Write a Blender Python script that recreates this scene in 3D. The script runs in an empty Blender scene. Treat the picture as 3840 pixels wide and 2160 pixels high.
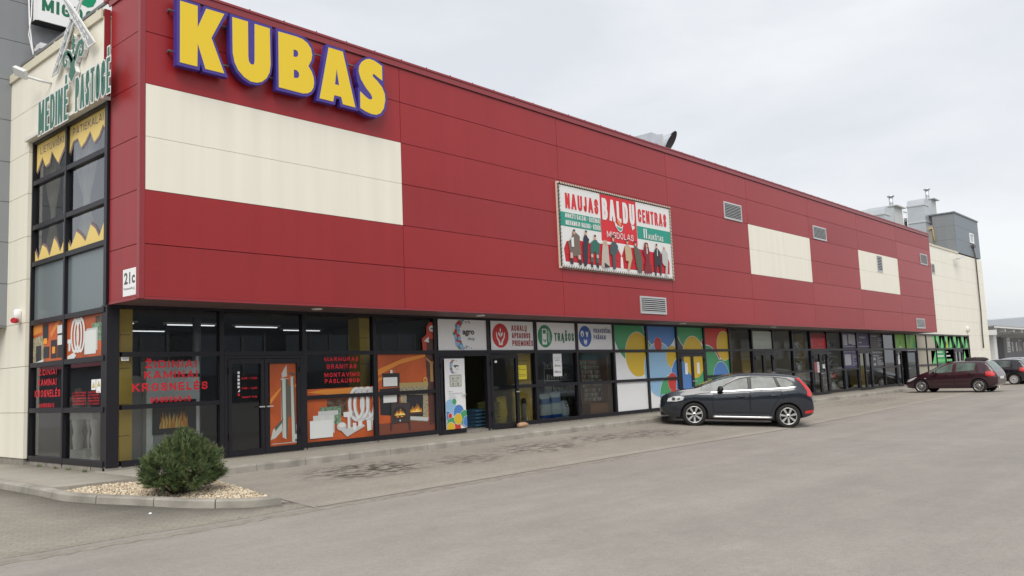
import bpy, bmesh, math, random
import numpy as np
from mathutils import Vector, Matrix
from mathutils.geometry import tessellate_polygon, delaunay_2d_cdt

# ------------------------------------------------------------------ camera, sky, sun, exposure
sc = bpy.context.scene
COL = sc.collection
cam = bpy.data.cameras.new('camera'); cam_o = bpy.data.objects.new('camera', cam); COL.objects.link(cam_o)
cam.sensor_width = 36.0; cam.lens = 3189.344 / 3840 * 36
cam.clip_start = 0.1; cam.clip_end = 3000
rt = Vector((0.66555977, -0.74524248, -0.0405442)); dn = Vector((0.0513256, 0.09989759, -0.99367306)); fw = Vector((0.74457765, 0.65926786, 0.10473784))
cm_ = Matrix((rt, -dn, -fw)).transposed().to_4x4(); cm_.translation = Vector((-6.9042, -15.0362, 1.5680))
cam_o.matrix_world = cm_
sc.camera = cam_o
SUN_DIR = Vector((-0.50, -0.42, 0.76)).normalized()
SUN_EL = math.asin(SUN_DIR.z); SUN_ROT = math.atan2(SUN_DIR.x, SUN_DIR.y)
world = bpy.data.worlds.new("World"); sc.world = world; world.use_nodes = True
nt = world.node_tree; nt.nodes.clear()
N = nt.nodes.new
wo = N('ShaderNodeOutputWorld'); bg = N('ShaderNodeBackground'); bg.inputs['Strength'].default_value = 0.1
sky = N('ShaderNodeTexSky'); sky.sky_type = 'NISHITA'; sky.sun_disc = False
sky.sun_elevation = SUN_EL; sky.sun_rotation = SUN_ROT; sky.air_density = 1.2; sky.dust_density = 2.0
tc = N('ShaderNodeTexCoord'); mp = N('ShaderNodeMapping'); mp.inputs['Scale'].default_value = (1.0, 1.0, 2.6)
n1 = N('ShaderNodeTexNoise'); n1.inputs['Scale'].default_value = 2.4; n1.inputs['Detail'].default_value = 7; n1.inputs['Roughness'].default_value = 0.55
n1.inputs['Distortion'].default_value = 0.35
cr = N('ShaderNodeValToRGB')
e = cr.color_ramp.elements
e[0].position = 0.36; e[0].color = (6.0, 6.2, 6.55, 1); e[1].position = 0.66; e[1].color = (7.3, 7.38, 7.5, 1)
mx = N('ShaderNodeMix'); mx.data_type = 'RGBA'; mx.inputs['Factor'].default_value = 0.9
L = nt.links.new
L(tc.outputs['Generated'], mp.inputs['Vector']); L(mp.outputs['Vector'], n1.inputs['Vector']); L(n1.outputs['Fac'], cr.inputs['Fac'])
L(sky.outputs['Color'], mx.inputs['A']); L(cr.outputs['Color'], mx.inputs['B']); L(mx.outputs['Result'], bg.inputs['Color']); L(bg.outputs['Background'], wo.inputs['Surface'])
sun = bpy.data.lights.new('sun', 'SUN'); sun.energy = 2.0; sun.angle = math.radians(42); sun.color = (1.0, 0.95, 0.87)
sun_o = bpy.data.objects.new('sun', sun); COL.objects.link(sun_o)
sun_o.rotation_euler = SUN_DIR.to_track_quat('Z', 'Y').to_euler()
sc.view_settings.view_transform = 'Standard'; sc.view_settings.look = 'None'
sc.view_settings.gamma = 1.0; sc.view_settings.use_curve_mapping = False
sc.view_settings.exposure = 0.42
try:
    sc.cycles.max_bounces = 8; sc.cycles.transparent_max_bounces = 12; sc.cycles.use_denoising = True
except Exception: pass
random.seed(7)
W = 1.3033          # plane of the shop glazing
ZB = 3.254          # underside of the red storey

# ------------------------------------------------------------------ materials
MATS = {}
def lin(c): return tuple(((v / 255 + 0.055) / 1.055) ** 2.4 if v > 10 else v / 255 / 12.92 for v in c)
def M(name, rgb=None, rough=0.6, metal=0.0, spec=0.4, noise=0.0, scale=4.0, bump=0.0, bscale=60.0, emit=0.0, detail=4, coat=0.0):
    if name in MATS: return MATS[name]
    m = bpy.data.materials.new(name); m.use_nodes = True; t = m.node_tree; b = t.nodes['Principled BSDF']
    b.inputs['Base Color'].default_value = (*rgb, 1); b.inputs['Roughness'].default_value = rough
    b.inputs['Metallic'].default_value = metal; b.inputs['Specular IOR Level'].default_value = spec
    if coat: b.inputs['Coat Weight'].default_value = coat; b.inputs['Coat Roughness'].default_value = 0.03
    co = t.nodes.new('ShaderNodeTexCoord')
    if noise:
        n = t.nodes.new('ShaderNodeTexNoise'); n.inputs['Scale'].default_value = scale; n.inputs['Detail'].default_value = detail
        r = t.nodes.new('ShaderNodeMapRange'); r.inputs['From Min'].default_value = 0.25; r.inputs['From Max'].default_value = 0.75
        r.inputs['To Min'].default_value = 1 - noise; r.inputs['To Max'].default_value = 1 + noise
        v = t.nodes.new('ShaderNodeMix'); v.data_type = 'RGBA'; v.blend_type = 'MULTIPLY'; v.inputs['Factor'].default_value = 1
        v.inputs['A'].default_value = (*rgb, 1)
        t.links.new(co.outputs['Object'], n.inputs['Vector']); t.links.new(n.outputs['Fac'], r.inputs['Value']); t.links.new(r.outputs['Result'], v.inputs['B'])
        t.links.new(v.outputs['Result'], b.inputs['Base Color'])
    if bump:
        n2 = t.nodes.new('ShaderNodeTexNoise'); n2.inputs['Scale'].default_value = bscale; n2.inputs['Detail'].default_value = 3
        bp = t.nodes.new('ShaderNodeBump'); bp.inputs['Strength'].default_value = bump; bp.inputs['Distance'].default_value = 0.02
        t.links.new(co.outputs['Object'], n2.inputs['Vector']); t.links.new(n2.outputs['Fac'], bp.inputs['Height']); t.links.new(bp.outputs['Normal'], b.inputs['Normal'])
    if emit:
        b.inputs['Emission Color'].default_value = (*rgb, 1); b.inputs['Emission Strength'].default_value = emit
    MATS[name] = m
    return m
def S(name, c255, **k): return M(name, lin(c255), **k)

def ribbed(name, rgb, rough=0.42, noise=0.05, spec=0.45, bump=0.2):
    m = M(name, rgb, rough=rough, spec=spec, noise=noise, scale=0.35)
    t = m.node_tree; b = t.nodes['Principled BSDF']
    src = b.inputs['Base Color'].links[0].from_socket
    c2 = t.nodes.new('ShaderNodeTexCoord'); m2 = t.nodes.new('ShaderNodeMapping'); m2.inputs['Scale'].default_value = (3.2, 3.2, 0.16); ns = t.nodes.new('ShaderNodeTexNoise'); ns.inputs['Scale'].default_value = 1.0; ns.inputs['Detail'].default_value = 5
    r2 = t.nodes.new('ShaderNodeMapRange'); r2.inputs['From Min'].default_value = .3; r2.inputs['From Max'].default_value = .7; r2.inputs['To Min'].default_value = .955; r2.inputs['To Max'].default_value = 1.03
    v2 = t.nodes.new('ShaderNodeMix'); v2.data_type = 'RGBA'; v2.blend_type = 'MULTIPLY'; v2.inputs['Factor'].default_value = 1
    t.links.new(c2.outputs['Object'], m2.inputs['Vector']); t.links.new(m2.outputs['Vector'], ns.inputs['Vector']); t.links.new(ns.outputs['Fac'], r2.inputs['Value']); t.links.new(src, v2.inputs['A']); t.links.new(r2.outputs['Result'], v2.inputs['B']); t.links.new(v2.outputs['Result'], b.inputs['Base Color'])
    co = t.nodes.new('ShaderNodeTexCoord'); wv = t.nodes.new('ShaderNodeTexWave'); wv.wave_type = 'BANDS'; wv.bands_direction = 'Z'
    wv.inputs['Scale'].default_value = 14.0; wv.inputs['Distortion'].default_value = 0.6; wv.inputs['Detail'].default_value = 1
    bp = t.nodes.new('ShaderNodeBump'); bp.inputs['Strength'].default_value = bump; bp.inputs['Distance'].default_value = 0.004
    t.links.new(co.outputs['Object'], wv.inputs['Vector']); t.links.new(wv.outputs['Fac'], bp.inputs['Height']); t.links.new(bp.outputs['Normal'], b.inputs['Normal'])
    return m
def glass(name, tint=(0.88, 0.91, 0.90), ior=1.5, add=0.0):
    m = bpy.data.materials.new(name); m.use_nodes = True; t = m.node_tree; t.nodes.clear()
    o = t.nodes.new('ShaderNodeOutputMaterial'); tr = t.nodes.new('ShaderNodeBsdfTransparent'); tr.inputs['Color'].default_value = (*tint, 1)
    gl = t.nodes.new('ShaderNodeBsdfGlossy'); gl.inputs['Roughness'].default_value = 0.01; gl.inputs['Color'].default_value = (0.93, 0.96, 1, 1)
    fr = t.nodes.new('ShaderNodeFresnel'); fr.inputs['IOR'].default_value = ior
    ad = t.nodes.new('ShaderNodeMath'); ad.operation = 'ADD'; ad.inputs[1].default_value = add; ad.use_clamp = True
    mi = t.nodes.new('ShaderNodeMixShader')
    t.links.new(fr.outputs['Fac'], ad.inputs[0]); t.links.new(ad.outputs['Value'], mi.inputs['Fac']); t.links.new(tr.outputs['BSDF'], mi.inputs[1]); t.links.new(gl.outputs['BSDF'], mi.inputs[2]); t.links.new(mi.outputs['Shader'], o.inputs['Surface'])
    MATS[name] = m
    return m

RED = ribbed('red_cladding_paint', (0.31, 0.020, 0.024), rough=0.38, spec=0.42)
RED2 = ribbed('red_cladding_paint_worn', (0.292, 0.021, 0.025), rough=0.40, spec=0.42)
RED3 = ribbed('red_cladding_paint_fresh', (0.322, 0.020, 0.025), rough=0.36, spec=0.42)
REDT = M('red_trim_paint', (0.26, 0.017, 0.024), rough=0.36, spec=.7)
CREAM = ribbed('cream_cladding_paint', (0.83, 0.80, 0.69), noise=0.02, bump=0.03)
GREY = ribbed('grey_cladding_paint', (0.235, 0.25, 0.265))
BLK = M('dark_frame_metal', (0.014, 0.013, 0.018), rough=0.38, spec=0.35)
GAP = M('joint_shadow_rubber', (0.03, 0.012, 0.012), rough=0.9)
GLASS = glass('shop_glass', add=0.015)
TGLASS = glass('tower_shop_glass', tint=(.86, .89, .89), add=0.07)
DARKG = glass('tower_glass', tint=(0.78, 0.82, 0.85), ior=1.5, add=0.12)
WHITE = M('white_vinyl', (0.86, 0.87, 0.88), rough=0.45)
CONC = M('concrete', (0.33, 0.305, 0.265), rough=0.9, noise=0.18, scale=2.2, bump=0.25, bscale=70, detail=8)
CONCD = M('plinth_concrete', (0.27, 0.25, 0.22), rough=0.9, noise=0.2, scale=5, bump=0.25)
STEEL = M('galvanised_steel', (0.60, 0.63, 0.66), rough=0.38, metal=0.75, noise=0.08, scale=3)
ALU = M('bare_aluminium', (0.62, 0.63, 0.63), rough=0.4, metal=0.6)
DARK = M('matt_black', (0.02, 0.02, 0.022), rough=0.7)

# ------------------------------------------------------------------ builders
OFF = {}
class MB:
    def __init__(s): s.v = []; s.f = []; s.m = []; s.mats = []; s.sm = []
    def mi(s, m):
        if m not in s.mats: s.mats.append(m)
        return s.mats.index(m)
    def face(s, idx, m, smooth=False): s.f.append(tuple(idx)); s.m.append(s.mi(m)); s.sm.append(smooth)
    def add(s, vs, fs, m, smooth=False):
        b = len(s.v); s.v += [tuple(p) for p in vs]
        for f in fs: s.face([b + i for i in f], m, smooth)
    def box(s, a, b, m):
        x0, y0, z0 = (min(a[i], b[i]) for i in range(3)); x1, y1, z1 = (max(a[i], b[i]) for i in range(3))
        vs = [(x0, y0, z0), (x1, y0, z0), (x1, y1, z0), (x0, y1, z0), (x0, y0, z1), (x1, y0, z1), (x1, y1, z1), (x0, y1, z1)]
        s.add(vs, [(0, 3, 2, 1), (4, 5, 6, 7), (0, 1, 5, 4), (1, 2, 6, 5), (2, 3, 7, 6), (3, 0, 4, 7)], m)
    def obox(s, c, ax, ay, az, m):
        c, ax, ay, az = map(Vector, (c, ax, ay, az))
        vs = [c + i * ax + j * ay + k * az for k in (-1, 1) for j in (-1, 1) for i in (-1, 1)]
        s.add(vs, [(0, 2, 3, 1), (4, 5, 7, 6), (0, 1, 5, 4), (1, 3, 7, 5), (3, 2, 6, 7), (2, 0, 4, 6)], m)
    def quad(s, a, b, c, d, m): s.add([a, b, c, d], [(0, 1, 2, 3)], m)
    def tube(s, pts, r, m, n=8, r2=None, caps=True, smooth=True):
        pts = [Vector(p) for p in pts]; k = len(pts); rings = []
        prev = None
        for i, p in enumerate(pts):
            d = (pts[min(i + 1, k - 1)] - pts[max(i - 1, 0)]).normalized()
            if prev is None:
                u = d.cross(Vector((0, 0, 1)));
                if u.length < 1e-3: u = d.cross(Vector((1, 0, 0)))
            else: u = prev - d * prev.dot(d)
            u.normalize(); prev = u; v = d.cross(u)
            rr = r if r2 is None else r + (r2 - r) * i / (k - 1)
            if isinstance(r, (list, tuple)): rr = r[i]
            rings.append([p + rr * (math.cos(2 * math.pi * j / n) * u + math.sin(2 * math.pi * j / n) * v) for j in range(n)])
        b = len(s.v)
        for rg in rings: s.v += [tuple(q) for q in rg]
        for i in range(k - 1):
            for j in range(n):
                s.face((b + i * n + j, b + i * n + (j + 1) % n, b + (i + 1) * n + (j + 1) % n, b + (i + 1) * n + j), m, smooth)
        if caps:
            s.face([b + j for j in range(n)][::-1], m); s.face([b + (k - 1) * n + j for j in range(n)], m)
    def lathe(s, prof, m, n=24, fr=None, smooth=True):   # prof (r, h); fr maps (x,y,h)->world
        b = len(s.v); k = len(prof)
        for r, h in prof:
            for j in range(n):
                a = 2 * math.pi * j / n; p = (r * math.cos(a), r * math.sin(a), h)
                s.v.append(tuple(fr(*p)) if fr else p)
        for i in range(k - 1):
            for j in range(n): s.face((b + i * n + j, b + i * n + (j + 1) % n, b + (i + 1) * n + (j + 1) % n, b + (i + 1) * n + j), m, smooth)
    def poly(s, pts, m, to3, holes=()):                  # flat polygon, pts 2D, to3 maps (a,b)->3D
        loops = [[Vector((p[0], p[1], 0)) for p in pts]] + [[Vector((p[0], p[1], 0)) for p in h] for h in holes]
        flat = [p for lp in loops for p in lp]
        b = len(s.v); s.v += [tuple(to3(p.x, p.y)) for p in flat]
        for t in tessellate_polygon(loops): s.face([b + i for i in t], m)
    def prism(s, pts, m, fr3, bk3, holes=(), mside=None):  # extruded polygon between two mappings
        s.poly(pts, m, fr3, holes); s.poly(pts, mside or m, bk3, holes)
        for lp in [pts] + list(holes):
            n = len(lp); b = len(s.v)
            s.v += [tuple(fr3(*p)) for p in lp] + [tuple(bk3(*p)) for p in lp]
            for i in range(n): s.face((b + i, b + (i + 1) % n, b + n + (i + 1) % n, b + n + i), mside or m)
    def build(s, name, parent=None):
        me = bpy.data.meshes.new(name)
        off = OFF.get(parent.name, Vector((0, 0, 0))) if parent else Vector((0, 0, 0))
        me.from_pydata([tuple(Vector(p) - off) for p in s.v] if off.length else s.v, [], s.f)
        for m in s.mats: me.materials.append(m)
        me.polygons.foreach_set('material_index', s.m); me.polygons.foreach_set('use_smooth', s.sm)
        me.update()
        o = bpy.data.objects.new(name, me); COL.objects.link(o)
        if parent: o.parent = parent; OFF[o.name] = off
        return o

def tag(o, label=None, cat=None, group=None, kind=None):
    if label: o['label'] = label
    if cat: o['category'] = cat
    if group: o['group'] = group
    if kind: o['kind'] = kind
    return o
def thing(name, label, cat, loc=(0, 0, 0), group=None):
    o = bpy.data.objects.new(name, None); COL.objects.link(o); o.location = loc; o.empty_display_size = 0.3
    OFF[o.name] = Vector(loc)
    return tag(o, label, cat, group)
def recalc(o):
    bm = bmesh.new(); bm.from_mesh(o.data); bmesh.ops.remove_doubles(bm, verts=bm.verts, dist=1e-5); bmesh.ops.recalc_face_normals(bm, faces=bm.faces)
    bm.to_mesh(o.data); bm.free(); o.data.update(); return o
def FY(y): return lambda a, b: (a, y, b)             # front plane: (x, z)
def LX(x): return lambda a, b: (x, a, b)             # left plane: (y, z)
_T = {}
BASE = str.maketrans('ŽĖŠČŲĄŪ', 'ZESCUAU')
def text2d(s, bold=0.0, sp=1.0):
    key = (s, bold, sp)
    if key in _T: return _T[key]
    out = []
    for q in (s.translate(BASE), s):
        c = bpy.data.curves.new('txt', 'FONT'); c.body = q; c.size = 1; c.offset = bold; c.resolution_u = 3; c.space_character = sp
        o = bpy.data.objects.new('txt', c); COL.objects.link(o)
        me = o.evaluated_get(bpy.context.evaluated_depsgraph_get()).to_mesh()
        vs = [(v.co.x, v.co.y) for v in me.vertices]; fs = [tuple(p.vertices) for p in me.polygons]
        out.append((vs, fs))
        bpy.data.objects.remove(o); bpy.data.curves.remove(c)
    xs = [p[0] for p in out[0][0]]; ys = [p[1] for p in out[0][0]]
    x0, x1, y0, y1 = min(xs), max(xs), min(ys), max(ys)
    r = ([((x - x0) / (x1 - x0), (y - y0) / (y1 - y0)) for x, y in out[1][0]], out[1][1])
    _T[key] = r
    return r
def _arc(cx, cy, rx, ry, a0, a1, n=10): return [(cx + rx * math.cos(math.radians(a0 + (a1 - a0) * i / n)), cy + ry * math.sin(math.radians(a0 + (a1 - a0) * i / n))) for i in range(n + 1)]
GL = {
 'A': (.70, [[(0, 0), (.31, 1)], [(.39, 1), (.70, 0)], [(.14, .27), (.56, .27)]]),
 'B': (.62, [[(0, 0), (0, 1)], [(0, 1), (.34, 1), (.52, .92), (.57, .77), (.52, .62), (.34, .54), (0, .54)], [(.2, .54), (.36, .54), (.56, .44), (.62, .27), (.56, .09), (.36, 0), (0, 0)]]),
 'C': (.60, [[(.60, .70), (.57, .88), (.45, .98), (.3, 1), (.13, .96), (.02, .82), (0, .65), (0, .35), (.02, .18), (.13, .04), (.3, 0), (.45, .02), (.57, .12), (.60, .30)]]),
 'D': (.62, [[(0, 0), (0, 1)], [(0, 1), (.32, 1), (.52, .92), (.62, .72), (.62, .28), (.52, .08), (.32, 0), (0, 0)]]),
 'E': (.50, [[(0, 0), (0, 1)], [(0, 1), (.5, 1)], [(0, .52), (.45, .52)], [(0, 0), (.5, 0)]]),
 'F': (.48, [[(0, 0), (0, 1)], [(0, 1), (.48, 1)], [(0, .5), (.42, .5)]]),
 'G': (.62, [[(.60, .72), (.56, .9), (.45, .98), (.3, 1), (.13, .96), (.02, .82), (0, .65), (0, .35), (.02, .18), (.13, .04), (.3, 0), (.48, .03), (.60, .14), (.62, .3), (.62, .46), (.36, .46)]]),
 'I': (.0, [[(0, 0), (0, 1)]]),
 'J': (.42, [[(.42, 1), (.42, .25), (.36, .06), (.21, 0), (.07, .06), (0, .24)]]),
 'K': (.62, [[(0, 0), (0, 1)], [(.58, 1), (.04, .42)], [(.22, .58), (.62, 0)]]),
 'L': (.48, [[(0, 1), (0, 0)], [(0, 0), (.48, 0)]]),
 'M': (.84, [[(0, 0), (0, 1)], [(.03, 1), (.42, .12)], [(.42, .12), (.81, 1)], [(.84, 1), (.84, 0)]]),
 'N': (.62, [[(0, 0), (0, 1)], [(.02, 1), (.60, 0)], [(.62, 0), (.62, 1)]]),
 'O': (.64, [_arc(.32, .5, .32, .5, 90, 450, 22)]),
 'P': (.58, [[(0, 0), (0, 1)], [(0, 1), (.34, 1), (.53, .91), (.58, .73), (.53, .55), (.34, .46), (0, .46)]]),
 'R': (.62, [[(0, 0), (0, 1)], [(0, 1), (.34, 1), (.53, .91), (.58, .73), (.53, .57), (.34, .48), (0, .48)], [(.30, .46), (.62, 0)]]),
 'S': (.56, [[(.54, .74), (.50, .92), (.38, 1), (.18, 1), (.05, .91), (.01, .76), (.07, .61), (.28, .51), (.49, .40), (.56, .25), (.50, .09), (.37, 0), (.17, 0), (.04, .09), (0, .27)]]),
 'T': (.58, [[(0, 1), (.58, 1)], [(.29, 1), (.29, 0)]]),
 'U': (.62, [[(0, 1), (0, .28), (.06, .08), (.2, 0), (.42, 0), (.56, .08), (.62, .28), (.62, 1)]]),
 'V': (.66, [[(0, 1), (.30, 0)], [(.36, 0), (.66, 1)]]),
 'Z': (.56, [[(0, 1), (.56, 1)], [(.52, 1), (.04, 0)], [(0, 0), (.56, 0)]]),
 '0': (.56, [_arc(.28, .5, .28, .5, 90, 450, 20)]), '1': (.26, [[(0, .8), (.24, 1), (.24, 0)]]),
 '2': (.54, [[(.02, .74), (.07, .92), (.27, 1), (.47, .92), (.52, .74), (.44, .55), (.02, 0)], [(.0, 0), (.54, 0)]]), '3': (.54, [[(.02, .84), (.25, 1), (.47, .92), (.5, .74), (.42, .57), (.24, .53)], [(.24, .53), (.48, .45), (.54, .26), (.46, .07), (.25, 0), (.0, .14)]]),
 '4': (.6, [[(.44, 0), (.44, 1), (0, .28), (.6, .28)]]), '5': (.54, [[(.5, 1), (.08, 1), (.04, .55), (.27, .62), (.48, .52), (.54, .3), (.47, .08), (.26, 0), (.0, .12)]]),
 '6': (.56, [[(.5, .88), (.3, 1), (.1, .88), (0, .5), (.02, .25), (.1, .06), (.28, 0), (.47, .08), (.56, .3), (.48, .53), (.28, .6), (.08, .5), (.02, .3)]]), '7': (.52, [[(0, 1), (.52, 1), (.2, 0)]]),
 '8': (.56, [_arc(.28, .76, .23, .24, 90, 450, 16), _arc(.28, .26, .28, .26, 90, 450, 16)]), '9': (.56, [[(.06, .12), (.26, 0), (.46, .12), (.56, .5), (.54, .75), (.46, .94), (.28, 1), (.09, .92), (0, .7), (.08, .47), (.28, .4), (.48, .5), (.54, .7)]]),
 '-': (.3, [[(0, .45), (.3, .45)]]), '.': (.0, [[(0, 0), (0, .12)]]), '·': (.02, [[(.0, .42), (.02, .58)]]), ' ': (.22, []), ':': (0, [[(0, .1), (0, .22)], [(0, .6), (0, .72)]])}
for a_, b_ in (('Ž', 'Z'), ('Š', 'S'), ('Č', 'C')):
    w__, s__ = GL[b_]; GL[a_] = (w__, s__ + [[(w__ / 2 - .16, 1.38), (w__ / 2, 1.2), (w__ / 2 + .16, 1.38)]])
GL['Ė'] = (.5, GL['E'][1] + [[(.25, 1.2), (.25, 1.34)]])
for a_, b_ in (('Ų', 'U'), ('Ą', 'A')):
    w__, s__ = GL[b_]; x__ = w__ * (.6 if b_ == 'U' else .95); GL[a_] = (w__, s__ + [[(x__, 0), (x__ - .09, -.16), (x__, -.27), (x__ + .1, -.24)]])
def ribbon(pts, w):                                      # stroke of constant width with mitred joints, as a strip of quads
    n = len(pts); P = [Vector(p) for p in pts]; closed = (P[0] - P[-1]).length < 1e-6; l = []; r = []
    for i in range(n):
        a = P[i - 1] if i else (P[-2] if closed else None); c = P[i + 1] if i < n - 1 else (P[1] if closed else None); q = P[i]
        d1 = (q - a).normalized() if a is not None else None; d2 = (c - q).normalized() if c is not None else None
        if d1 is None: d1 = d2
        if d2 is None: d2 = d1
        m = Vector((-(d1.y + d2.y), d1.x + d2.x));
        m = m.normalized() if m.length > 1e-6 else Vector((-d1.y, d1.x)); k = 1 / max(.55, m.dot(Vector((-d1.y, d1.x))))
        l.append(q + m * w / 2 * k); r.append(q - m * w / 2 * k)
    return l, r
def glyph_text(mb, s, x0, z0, x1, z1, m, to3, bold, grow=0.0):
    H = z1 - z0; t = H * (.135 + 1.7 * bold); gap = .20 + bold
    tot = sum(GL[c][0] + .16 for c in s) + gap * (len(s) - 1); sx = (x1 - x0) / tot
    t = min(t, .40 * sx * .62 + .10 * sx) if sx < H * .9 else t
    x = x0; k = 0
    o = Vector(to3(0, 0)); nrm = (Vector(to3(1, 0)) - o).cross(Vector(to3(0, 1)) - o).normalized()
    for c in s:
        w, st = GL[c]; cw = (w + .16) * sx
        X = lambda u: x + t / 2 + (u / w * (cw - t) if w > .03 else (cw - t) / 2 + u * sx)
        for p in st:
            q = [(X(a), z0 + (t / 2 + b * (H - t))) for a, b in p]
            l, r = ribbon(q, t + 2 * grow)
            if grow or True:                            # square the open ends out to the letter box
                if (Vector(q[0]) - Vector(q[-1])).length > 1e-6:
                    for i, j in ((0, 1), (-1, -2)):
                        d = (Vector(q[i]) - Vector(q[j])).normalized() * (t / 2 + grow) * .98; l[i] = l[i] + d; r[i] = r[i] + d
            off = nrm * (k % 7) * .00012; k += 1; n = len(q)
            mb.add([Vector(to3(v.x, v.y)) + off for v in l + r], [(i, i + 1, n + i + 1, n + i) for i in range(n - 1)], m)
        x += cw + gap * sx
def put_text(mb, s, x0, z0, x1, z1, m, to3, bold=0.0, sp=1.0):
    if all(c in GL for c in s): return glyph_text(mb, s, x0, z0, x1, z1, m, to3, bold)
    vs, fs = text2d(s, bold, sp)
    mb.add([to3(x0 + u * (x1 - x0), z0 + v * (z1 - z0)) for u, v in vs], fs, m)
def circ(cx, cz, r, n=40, rz=None): return [(cx + r * math.cos(2 * math.pi * i / n), cz + (rz or r) * math.sin(2 * math.pi * i / n)) for i in range(n)]
def rect(x0, z0, x1, z1): return [(x0, z0), (x1, z0), (x1, z1), (x0, z1)]
def clip(poly, x0, z0, x1, z1):
    for ax, lim, sg in ((0, x0, 1), (0, x1, -1), (1, z0, 1), (1, z1, -1)):
        out = []; n = len(poly)
        for i in range(n):
            a, b = poly[i], poly[(i + 1) % n]; ia = sg * (a[ax] - lim) >= 0; ib = sg * (b[ax] - lim) >= 0
            if ia: out.append(a)
            if ia != ib:
                t = (lim - a[ax]) / (b[ax] - a[ax]); out.append((a[0] + t * (b[0] - a[0]), a[1] + t * (b[1] - a[1])))
        poly = out
        if len(poly) < 3: return []
    return poly
class Sheet:                                            # printed sheet: layers of flat colour a little proud of each other
    def __init__(s, plane, d0, step=-0.0012): s.mb = MB(); s.pl = plane; s.d = d0; s.st = step; s.k = 0; s.box = None
    def to3(s): f = s.pl(s.d + s.st * s.k); s.k += 1; return f
    def layer(s, polys, m):
        d = s.d + s.st * s.k; s.k += 1
        for i, p in enumerate(polys):
            if s.box: p = clip(p, *s.box)
            if len(p) >= 3: s.mb.poly(p, m, s.pl(d + math.copysign(8e-6 * i, s.st)))
        return s
    def base(s, pts, m, th=0.003): s.mb.prism(pts, m, s.pl(s.d), s.pl(s.d - s.st / abs(s.st) * th)); s.k += 1; return s
    def text(s, t, x0, z0, x1, z1, m, bold=0.0, sp=1.0): put_text(s.mb, t, x0, z0, x1, z1, m, s.to3(), bold, sp); return s
    def lines(s, x0, x1, z0, z1, n, m, seed=0, fill=0.45):   # small print as broken word bars
        rr = random.Random(seed); f = s.to3(); h = (z1 - z0) / n
        for i in range(n):
            x = x0; z = z1 - (i + 0.5) * h
            while x < x1:
                wd = min((x1 - x0) * rr.uniform(.08, .22), x1 - x)
                s.mb.poly(rect(x, z - h * fill / 2, x + wd * .86, z + h * fill / 2), m, f); x += wd
                if rr.random() < .12: break
        return s
def stroke(pts, w0, w1=None):                            # tapered stroke outline through 2D points
    w1 = w0 if w1 is None else w1; n = len(pts); l = []; r = []
    for i, p in enumerate(pts):
        a = pts[max(i - 1, 0)]; b = pts[min(i + 1, n - 1)]; dx, dz = b[0] - a[0], b[1] - a[1]; q = math.hypot(dx, dz) or 1
        w = (w0 + (w1 - w0) * i / (n - 1)) / 2
        l.append((p[0] - dz / q * w, p[1] + dx / q * w)); r.append((p[0] + dz / q * w, p[1] - dx / q * w))
    return l + r[::-1]
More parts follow.
